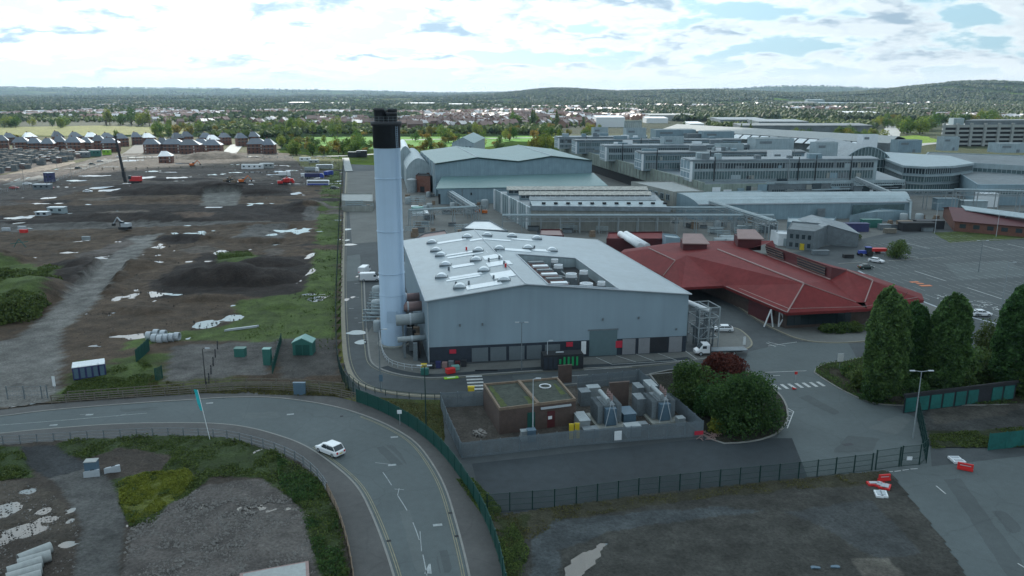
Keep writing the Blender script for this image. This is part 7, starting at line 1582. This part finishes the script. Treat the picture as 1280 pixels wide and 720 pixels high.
cabin('green site hoarding cabin beside the estate road',118,196,9,5,'kiosk'); cabin('lime green site hoarding beside the green cabin',133,194,6,4,'lime'); cabin('green and grey cabin left of the green hoarding',105,197,8,4,'metald')
for i,(px,py) in enumerate(((187,424),(194,427),(201,428),(208,427),(215,426),(222,425),(196,421),(205,422))):
    c=G(px,py+2); t=thing('concrete_ring','','concrete ring',(*c,.3),'concrete rings'); t['label']=f'grey concrete drainage ring, {["leftmost","second","third","fourth","fifth","rightmost"][i] if i<6 else ["left rear","right rear"][i-6]} of the line beyond the tilted green gate'; mb=MB(); p=Vector((c[0],c[1],1.1)); mb.lathe(0,0,[(.9,-.5),(.9,.5),(.7,.5),(.7,-.5),(.9,-.5)],16); mb.v=[(p.x+z_+.0,p.y+y_,p.z+x_) for x_,y_,z_ in mb.v]; mb.build('ring_wall','flash',t)
for i,(px,py,m) in enumerate(((30,291,'redp'),(108,300,'metal'),(28,287,'flash'),(8,289,'flash'))): smallbox('barrier_block',['red barrier block','steel frame block','left pale barrier block','far left pale barrier block'][i]+' at the left of the dirt site','barrier',px,py,2.6,1,1.2,m,z=.3)
c=G(25,310); t=thing('steel_trestle','teal steel trestle standing on the dirt bank at the far left','trestle',(*c,.3)); MB().tube((c[0]-2,c[1],.3),(c[0],c[1],3),.12,5).tube((c[0]+2,c[1],.3),(c[0],c[1],3),.12,5).tube((c[0]-3,c[1],1.4),(c[0]+3,c[1],2.2),.12,5).build('trestle_frame','teal',t)
c=G(300,415); tag(MB().slab([(c[0]-3,c[1]-1,.8),(c[0]+3,c[1]+1.6,.9),(c[0]+3.4,c[1]+2.4,.9),(c[0]-2.4,c[1]-.2,.8)],.4).build('plank_stack','flash'),'stack of pale planks on the grass by the concrete pad','planks')
# tractor + trailer + yard things
c=G(1081,320); t=thing('tractor','dark blue tractor parked by the grey store','tractor',(*c,.1))
MB().box(c[0]-.9,c[1],1.3,2.4,1.1,1.0).build('bonnet','bluev',t); MB().box(c[0]+.9,c[1],2.0,1.6,1.5,1.5).build('cab','glass',t); MB().box(c[0]+.9,c[1],2.85,1.8,1.7,.15).build('cab_roof','bluev',t)
for x_,r_2 in ((-1.6,.55),(1.2,.95)):
    for s_ in (-.95,.95): MB().tube((c[0]+x_,c[1]+s_-.2,r_2),(c[0]+x_,c[1]+s_+.2,r_2),r_2,14).build('wheel','tyre',t)
c=G(1097,317); t=thing('trailer','red farm trailer hitched behind the blue tractor','trailer',(*c,.1)); MB().box(c[0],c[1],1.3,5,2,.9).build('trailer_body','redp',t); MB().tube((c[0]-2.5,c[1],.8),(c[0]-3.6,c[1],.7),.1,5).build('drawbar','dark',t)
for s_ in (-1,1): MB().tube((c[0],c[1]+s_-.15,.45),(c[0],c[1]+s_+.15,.45),.45,12).build('wheel','tyre',t)
YB=[(1050,303,2.4,2,2,'moss','olive square tank in the dark opening of the grey store'),(1060,322,3,1.5,1,'dark','low dark heap of scrap in front of the tractor'),(1025,318,5,1.5,1.3,'metald','grey crate row behind the red roof ridge'),(1003,312,2,1.6,2,'yellow','yellow compressor behind the red roof'),(1070,289,8,3,3,'navy','navy container in the yard behind the grey store'),(1088,284,7,3,3,'kiosk','green container in the yard behind the grey store'),(1145,288,12,4,3,'dark','long black open shed in the yard'),(1160,285,10,4,3,'black','second long black open shed in the yard'),(1130,284,5,3,2.4,'woodr','brown crate stack left of the black sheds'),(1105,287,4,2.5,2,'metald','grey skip right of the green container'),(1112,291,4,2,1.5,'wood','pale timber pile in the yard'),(960,290,6,3,3,'metald','dark cabin left of the white box store'),(895,292,4,2,2,'metald','low grey housing behind the left red turret'),(930,289,5,2,2,'pale','pale housing between the pipe racks'),(1255,247,12,6,5,'navy','navy cabin with pink trim at the right edge'),(1215,262,10,5,4,'pale','pale low shed under the lattice gantry'),(1232,258,8,5,6,'white','white cabin beside the lattice gantry'),(1180,262,9,4,5,'bluewall','blue cabin below the rounded office')]
for px,py,w,d,h,m,lb_ in YB: smallbox('yard_store' if w>2.5 else 'yard_tank',lb_,'yard store' if w>2.5 else 'tank',px,py,w,d,h,m,z=.05)
# works yard clutter
protos=[]
def cl_tank(): t=thing('yard_tank','','tank',(0,0,0)); MB().lathe(0,0,[(1.3,0),(1.3,2.6),(1.1,2.9),(0,3.1)],14).build('tank_body','metal',t,smooth=True); MB().tube((1.4,0,0),(1.4,0,3),.06,4).build('pipe','metald',t); return t
def cl_skip(): t=thing('skip','','skip',(0,0,0)); MB().prism([(-1.6,-.9),(1.6,-.9),(1.6,.9),(-1.6,.9)],.05,1.3).build('body','metald',t); MB().box(0,0,1.34,3.4,2.,.1).build('load','dark',t); return t
def cl_rack(): 
    t=thing('pipe_stand','','pipe stand',(0,0,0)); mb=MB(); 
    for x in (-2.5,0,2.5): mb.box(x,0,1.6,.2,.2,3.2)
    mb.build('posts','metal',t); mb=MB(); 
    for k in range(4): mb.tube((-3,k*.3-.4,1.4+.55*k),(3,k*.3-.4,1.4+.55*k),.13,6)
    mb.build('pipes','pale',t); return t
def cl_crate(): t=thing('crate_stack','','crate',(0,0,0)); MB().box(0,0,.7,2,1.6,1.4).box(.1,.1,1.9,1.6,1.4,.9,.2).build('crates','woodr',t); return t
PR=[Spawner(f()) for f in (cl_tank,cl_skip,cl_rack,cl_crate)]; r_=random.Random(17)
def clut(n,x0,x1,y0,y1,where):
    for i in range(n):
        k=r_.randrange(4); c=G(r_.uniform(x0,x1),r_.uniform(y0,y1)); PR[k].put((c[0],c[1],.05),r_.uniform(-.3,.3),['grey upright tank','dark metal skip','pipe stand with pale pipes','brown crate stack'][k]+' '+where,['tanks','skips','pipe stands','crates'][k]+' '+where,r_.uniform(.7,1.3))
clut(16,512,590,272,298,'in the strip right of the chimney'); clut(14,556,612,256,268,'in front of the lean-to of the warehouse'); clut(10,509,545,245,266,'around the small brick boiler house'); clut(16,660,760,284,298,'behind the main hall under the pipe racks'); clut(14,840,960,276,300,'between the pipe racks behind the red roofs'); clut(5,432,462,262,264,'against the low wall left of the chimney');  clut(12,1040,1180,276,290,'in the yard in front of the vaulted shed'); clut(8,472,478,360,420,'beside the foot of the chimney'); clut(10,500,508,310,350,'in the gap between chimney and hall')
for i,(px,py) in enumerate(((585,267),(597,266),(606,267))):
    c=G(px,py); t=thing('forklift','','forklift',(*c,.05),'orange forklifts'); t['label']=['left orange forklift','middle orange forklift','right orange forklift'][i]+' parked in front of the warehouse door'; MB().box(c[0],c[1],.9,2.2,1.3,1.2).build('body','orange',t); MB().box(c[0]-1.2,c[1],1.8,.2,1.1,3.2).build('mast','dark',t); MB().box(c[0]+.1,c[1],2.3,1.3,1.2,.1).build('overhead_guard','dark',t)
# ---------------------------------------------------------------- near trees and bushes
def poplar(lab,px,py,ytop,w,seed):
    c=G(px,py); h=H-c[1]*math.tan(PIT-math.atan((360-ytop)/985)); t=thing('hornbeam_tree',lab,'tree',(*c,.1)); r=np.random.RandomState(seed)
    n=26000; u=r.rand(n)**.85; ht=.06*h+u*h*.94; prof=np.where(u<.25,.55+.45*(u/.25)**.6,np.clip(1-((u-.25)/.75)**4.0,0,1)**.55)
    th=r.rand(n)*6.283; lump=.62+.48*fbm(np.cos(th)*2.2+5+seed+np.sin(th),ht*.75+np.sin(th)*2.2,4)+.10*np.sin(th*3+seed); rad=prof*w*lump*(1-.30*r.rand(n)**1.8)
    gap=fbm(np.cos(th)*3+20,ht*.9+np.sin(th)*3,3); k=(gap>.33)|(r.rand(n)<.3)
    P=np.stack([c[0]+rad*np.cos(th),c[1]+rad*np.sin(th),ht*(.93+.16*fbm(np.cos(th)*1.5+9+seed,np.sin(th)*1.5+9,2))+r.normal(0,.2,n)],1)[k]
    cards('crown',P,.42,'leafg',t); MB().tube((*c,0),(*c,h*.8),.28,8,.08).build('trunk','bark',t)
    mb=MB()
    for j in range(22): z=h*(.1+.035*j); a=j*2.4; mb.tube((*c,z),(c[0]+math.cos(a)*w*.6,c[1]+math.sin(a)*w*.6,z+w*.9),.09,5,.03)
    mb.build('limbs','bark',t); return t
poplar('tall dense conical tree, leftmost of the row in front of the red roof',1102,500,369,3.8,1); poplar('narrower tall conical tree just behind the leftmost one',1134,487,384,2.8,2); poplar('tall dense conical tree with a rounded top, third from the left',1174,494,374,3.7,3); poplar('very tall conical tree at the right edge of the frame',1263,489,361,4.2,4); poplar('tall conical tree cut by the right edge of the frame',1318,486,366,4.2,5)
def bush(lab,px,py,rx,rz,m,seed,name='bush',n=9000,size=.32,lob=22):
    c=G(px,py); t=thing(name,lab,'bush',(*c,.1)); P=crownpts(n,rx*1.08,rx*1.05,rz*1.1,rz*.62,lob,.45,seed)+np.array([c[0],c[1],0]); cards('foliage',P,size,m,t)
    mb=MB()
    for j in range(7): a=j*.9+seed; mb.tube((c[0],c[1],.05),(c[0]+math.cos(a)*rx*.5,c[1]+math.sin(a)*rx*.5,rz*1.0),.1,5,.03)
    mb.build('stems','bark',t); return t
bush('large rounded dark green shrub at the corner of the compound',926,534,5.9,5.6,'leafd',1,n=22000,lob=34); bush('mid green shrub left behind the large one',866,507,4.2,4.6,'leafd',2,n=13000); bush('deep red leaved shrub behind the green ones',901,490,4.6,5.4,'leafr',3,n=14000,lob=26); bush('bright yellow green shrub spilling between the compound fence and the large shrub',888,512,3.0,4.,'leafy2',4,n=6000) if 0 else None
bush('small yellow leaved shrub at the foot of the large green one',895,541,1.3,1.5,'grassy',5,n=1500,size=.25)
bush('yellowish green bushes left edge of the shrub group',884,520,2.7,3.4,'leafg',6,n=6000)
for i,(px,py,rx,rz,m) in enumerate(((1075,484,2.6,2.6,'leafd'),(1062,470,1.8,1.6,'leafd'),(1214,478,4.2,4.,'leafg'),(1238,474,3.6,3.4,'leafd'),(1196,490,3.,3.2,'leafd'),(1150,500,3.,2.4,'leafg'),(1232,440,2.5,4.2,'grassg'),(1036,416,2.2,1.3,'leafd'),(1052,415,2.2,1.3,'leafd'),(1068,414,2.2,1.3,'leafd'),(1120,322,4.2,3.6,'leafd'),(1068,300,2.4,1.6,'grassg'),(1088,500,2.6,2.2,'leafd'),(1283,492,4,3.5,'leafd'))):
    bush(['dark shrub at the left end of the tall tree bed','low shrub beside the white sign','big green shrub between the third and the right hand tall trees','dark shrub left of the right edge tree','dark shrub right of the third tall tree','low green shrub below the two left tall trees','light green young tree behind the shrubs by the right tree','left low hedge clump under the red roof eaves','middle low hedge clump under the red roof eaves','right low hedge clump under the red roof eaves','round olive bush on the car park edge by the tractor','small pale bush at the yard corner by the grey store','dark undergrowth under the leftmost tall tree','dark undergrowth below the right edge tree'][i],px,py,rx,rz,m,30+i,n=int(900*rx),size=.34)
# dirt-site bushes at left
for i,(px,py,rx,rz,m) in enumerate(((10,372,7,3.,'grassg'),(38,362,7,3.2,'grassg'),(58,348,5,2.,'grassg'),(8,400,8,3.4,'grassg'),(30,388,6,3.,'grassg'),(5,350,7,2.,'grassg'))): bush(['left edge green bank, upper middle','green bank right of the left edge clump','small green clump at the top right of the bank','lowest green clump at the left edge','green clump sloping to the gravel track','faint green clump behind the bank at the left edge'][i]+' of overgrown spoil',px,py,rx,rz,m,60+i,n=int(1100*rx),size=.5,name='scrub_bush')
# ---------------------------------------------------------------- grass, weeds, stones (stuff)
def scatter(name,lab,cat,poly,n,m,size,hmax,seed,z0=.15,clump=.5,asp=.5,thr=.45,sc=.25):
    r=np.random.RandomState(seed); xs=[p[0] for p in poly];ys=[p[1] for p in poly]; X=r.uniform(min(xs),max(xs),n);Y=r.uniform(min(ys),max(ys),n); k=inpoly(X,Y,poly)&(fbm(X*sc+seed,Y*sc,4)>thr); X,Y=X[k],Y[k]
    hh=(fbm(X*.5+3,Y*.5+seed,3)-.2)*hmax; Z=z0+np.clip(hh,.03,None)*r.rand(len(X)); o=cards(name,np.stack([X,Y,Z],1),size,m,None,asp=asp); return tag(o,lab,cat,kind='stuff')
scatter('grass','rough green grass and weeds inside the near bend','grass',GZ1,90000,'grassg',.34,1.1,1,thr=.40)
scatter('grass','bright yellow green grass patch inside the near bend','grass',GZY,26000,'grassy',.30,.9,2,thr=.25)
scatter('grass','tufts of grass at the bottom left beside the gravel path','grass',GP([(-40,562),(26,561),(35,580),(40,600),(-40,606)]),14000,'grassg',.34,1.0,3,thr=.38)
scatter('grass','green weeds along the rubble edge by the timber parapet','grass',GP([(345,570),(400,606),(420,650),(436,735),(405,735),(388,680),(375,640),(350,610)]),36000,'leafd',.34,1.5,4,thr=.38)
scatter('grass','green grass beside the portable toilets','grass',GP([(84,486),(130,462),(182,452),(200,468),(192,492),(70,503)]),26000,'grassg',.36,.7,5,thr=.3)
scatter('grass','dry grass behind the timber fence','grass',GP([(190,470),(240,490),(330,482),(440,488),(440,497),(240,492),(180,496)]),30000,'grassd',.36,.6,6,thr=.35)
scatter('grass','long grass strip on the site side of the mesh fence','grass',GP([(300,425),(385,368),(396,300),(402,240),(424,205),(424,300),(419,440)]),90000,'grassg',.55,.9,7,thr=.45,z0=.3)
scatter('grass','grass verge between the green palisade and the grey compound','grass',GP([(450,497),(500,503),(552,505),(556,548),(552,560),(530,540),(500,524)]),9000,'grassd',.28,.35,8,thr=.3,z0=.06)
scatter('grass','dead grass fringe along the long mesh fence','grass',GP([(612,644),(1100,590),(1105,604),(900,622),(700,652),(650,690),(655,740),(634,720)]),50000,'grassd',.26,.45,9,thr=.47,z0=.1,sc=.5)
scatter('grass','weeds at the foot of the green palisade below the bend','grass',GP([(570,600),(592,600),(640,650),(662,690),(650,735),(632,720),(606,650)]),26000,'leafd',.32,.8,10,thr=.42,z0=.05)
scatter('grass','weeds in the rough yard at the right edge','grass',GP([(1160,545),(1300,532),(1420,530),(1420,556),(1165,562)]),20000,'grassg',.3,.6,11,thr=.4)
scatter('grass','shaded ground cover under the tall trees','undergrowth',isl,50000,'leafd',.3,1.1,12,thr=.40)
scatter('grass','green patch on the dark soil mound right of the diagonal track','grass',GP([(270,318),(310,316),(330,332),(278,338)]),9000,'grassg',.5,.5,14,thr=.35,z0=.6)
def stones(name,lab,poly,n,smax,seed,m='stone',thr=.4):
    r=np.random.RandomState(seed); xs=[p[0] for p in poly];ys=[p[1] for p in poly]; X=r.uniform(min(xs),max(xs),n);Y=r.uniform(min(ys),max(ys),n); k=inpoly(X,Y,poly)&(fbm(X*.4+seed,Y*.4,4)>thr); X,Y=X[k],Y[k]; m_=len(X); s=smax*(.2+.8*r.rand(m_)**4)
    base=np.array([(1,0,0),(0,1,0),(-1,0,0),(0,-1,0),(0,0,1),(0,0,-.5)]); V=base[None]*s[:,None,None]*r.uniform(.6,1.3,(m_,6,3)); V[:,:,0]+=X[:,None];V[:,:,1]+=Y[:,None];V[:,:,2]+=.25
    fs=np.array([(0,1,4),(1,2,4),(2,3,4),(3,0,4),(1,0,5),(2,1,5),(3,2,5),(0,3,5)]); Fc=(fs[None]+np.arange(m_)[:,None,None]*6).reshape(-1,3); me=bpy.data.meshes.new(name); me.from_pydata(V.reshape(-1,3).tolist(),[],Fc.tolist()); me.materials.append(M[m]); me.update(); o=bpy.data.objects.new(name,me); COL.objects.link(o); tag(o,lab,'rubble',kind='stuff')
stones('rubble','broken stone rubble scattered over the waste ground',GP([(160,665),(245,615),(330,602),(385,642),(405,740),(150,760)]),26000,.22,1)
stones('rubble','stones along the muddy ground at the bottom left',GP([(-20,600),(60,612),(100,660),(90,740),(-20,740)]),5000,.18,2)
stones('rubble','loose clods and stones over the dirt site',GP([(60,430),(150,340),(220,290),(390,290),(400,380),(290,425),(200,430)]),9000,.3,3,'soil')
# remove prototypes that were never placed
for sp_ in [s for s in globals().values() if isinstance(s,Spawner)]+SPW+TH+HP+PR:
    if not sp_.used:
        def rm(o):
            for c in list(o.children): rm(c)
            bpy.data.objects.remove(o)
        rm(sp_.root); sp_.used=True

# every repeat gets a label of its own: its order from the left among its look-alikes
from collections import defaultdict
bylab=defaultdict(list)
for o in COL.objects:
    if o.parent is None and o.get('label') and not o.get('kind'): bylab[o['label']].append(o)
ORD=['first','second','third','fourth','fifth','sixth','seventh','eighth','ninth','tenth']
for lb_,os_ in bylab.items():
    if len(os_)<2: continue
    os_.sort(key=lambda o:o.location.x/max(o.location.y,1))
    for i,o in enumerate(os_):
        n=i+1; w=ORD[i] if i<10 else f"{n}{'th' if 10<n%100<14 else {1:'st',2:'nd',3:'rd'}.get(n%10,'th')}"
        nl=f"{lb_}, {w} from left"
        if len(nl.split())<=16: o['label']=nl
        elif i==0: print('LABLONG',lb_)
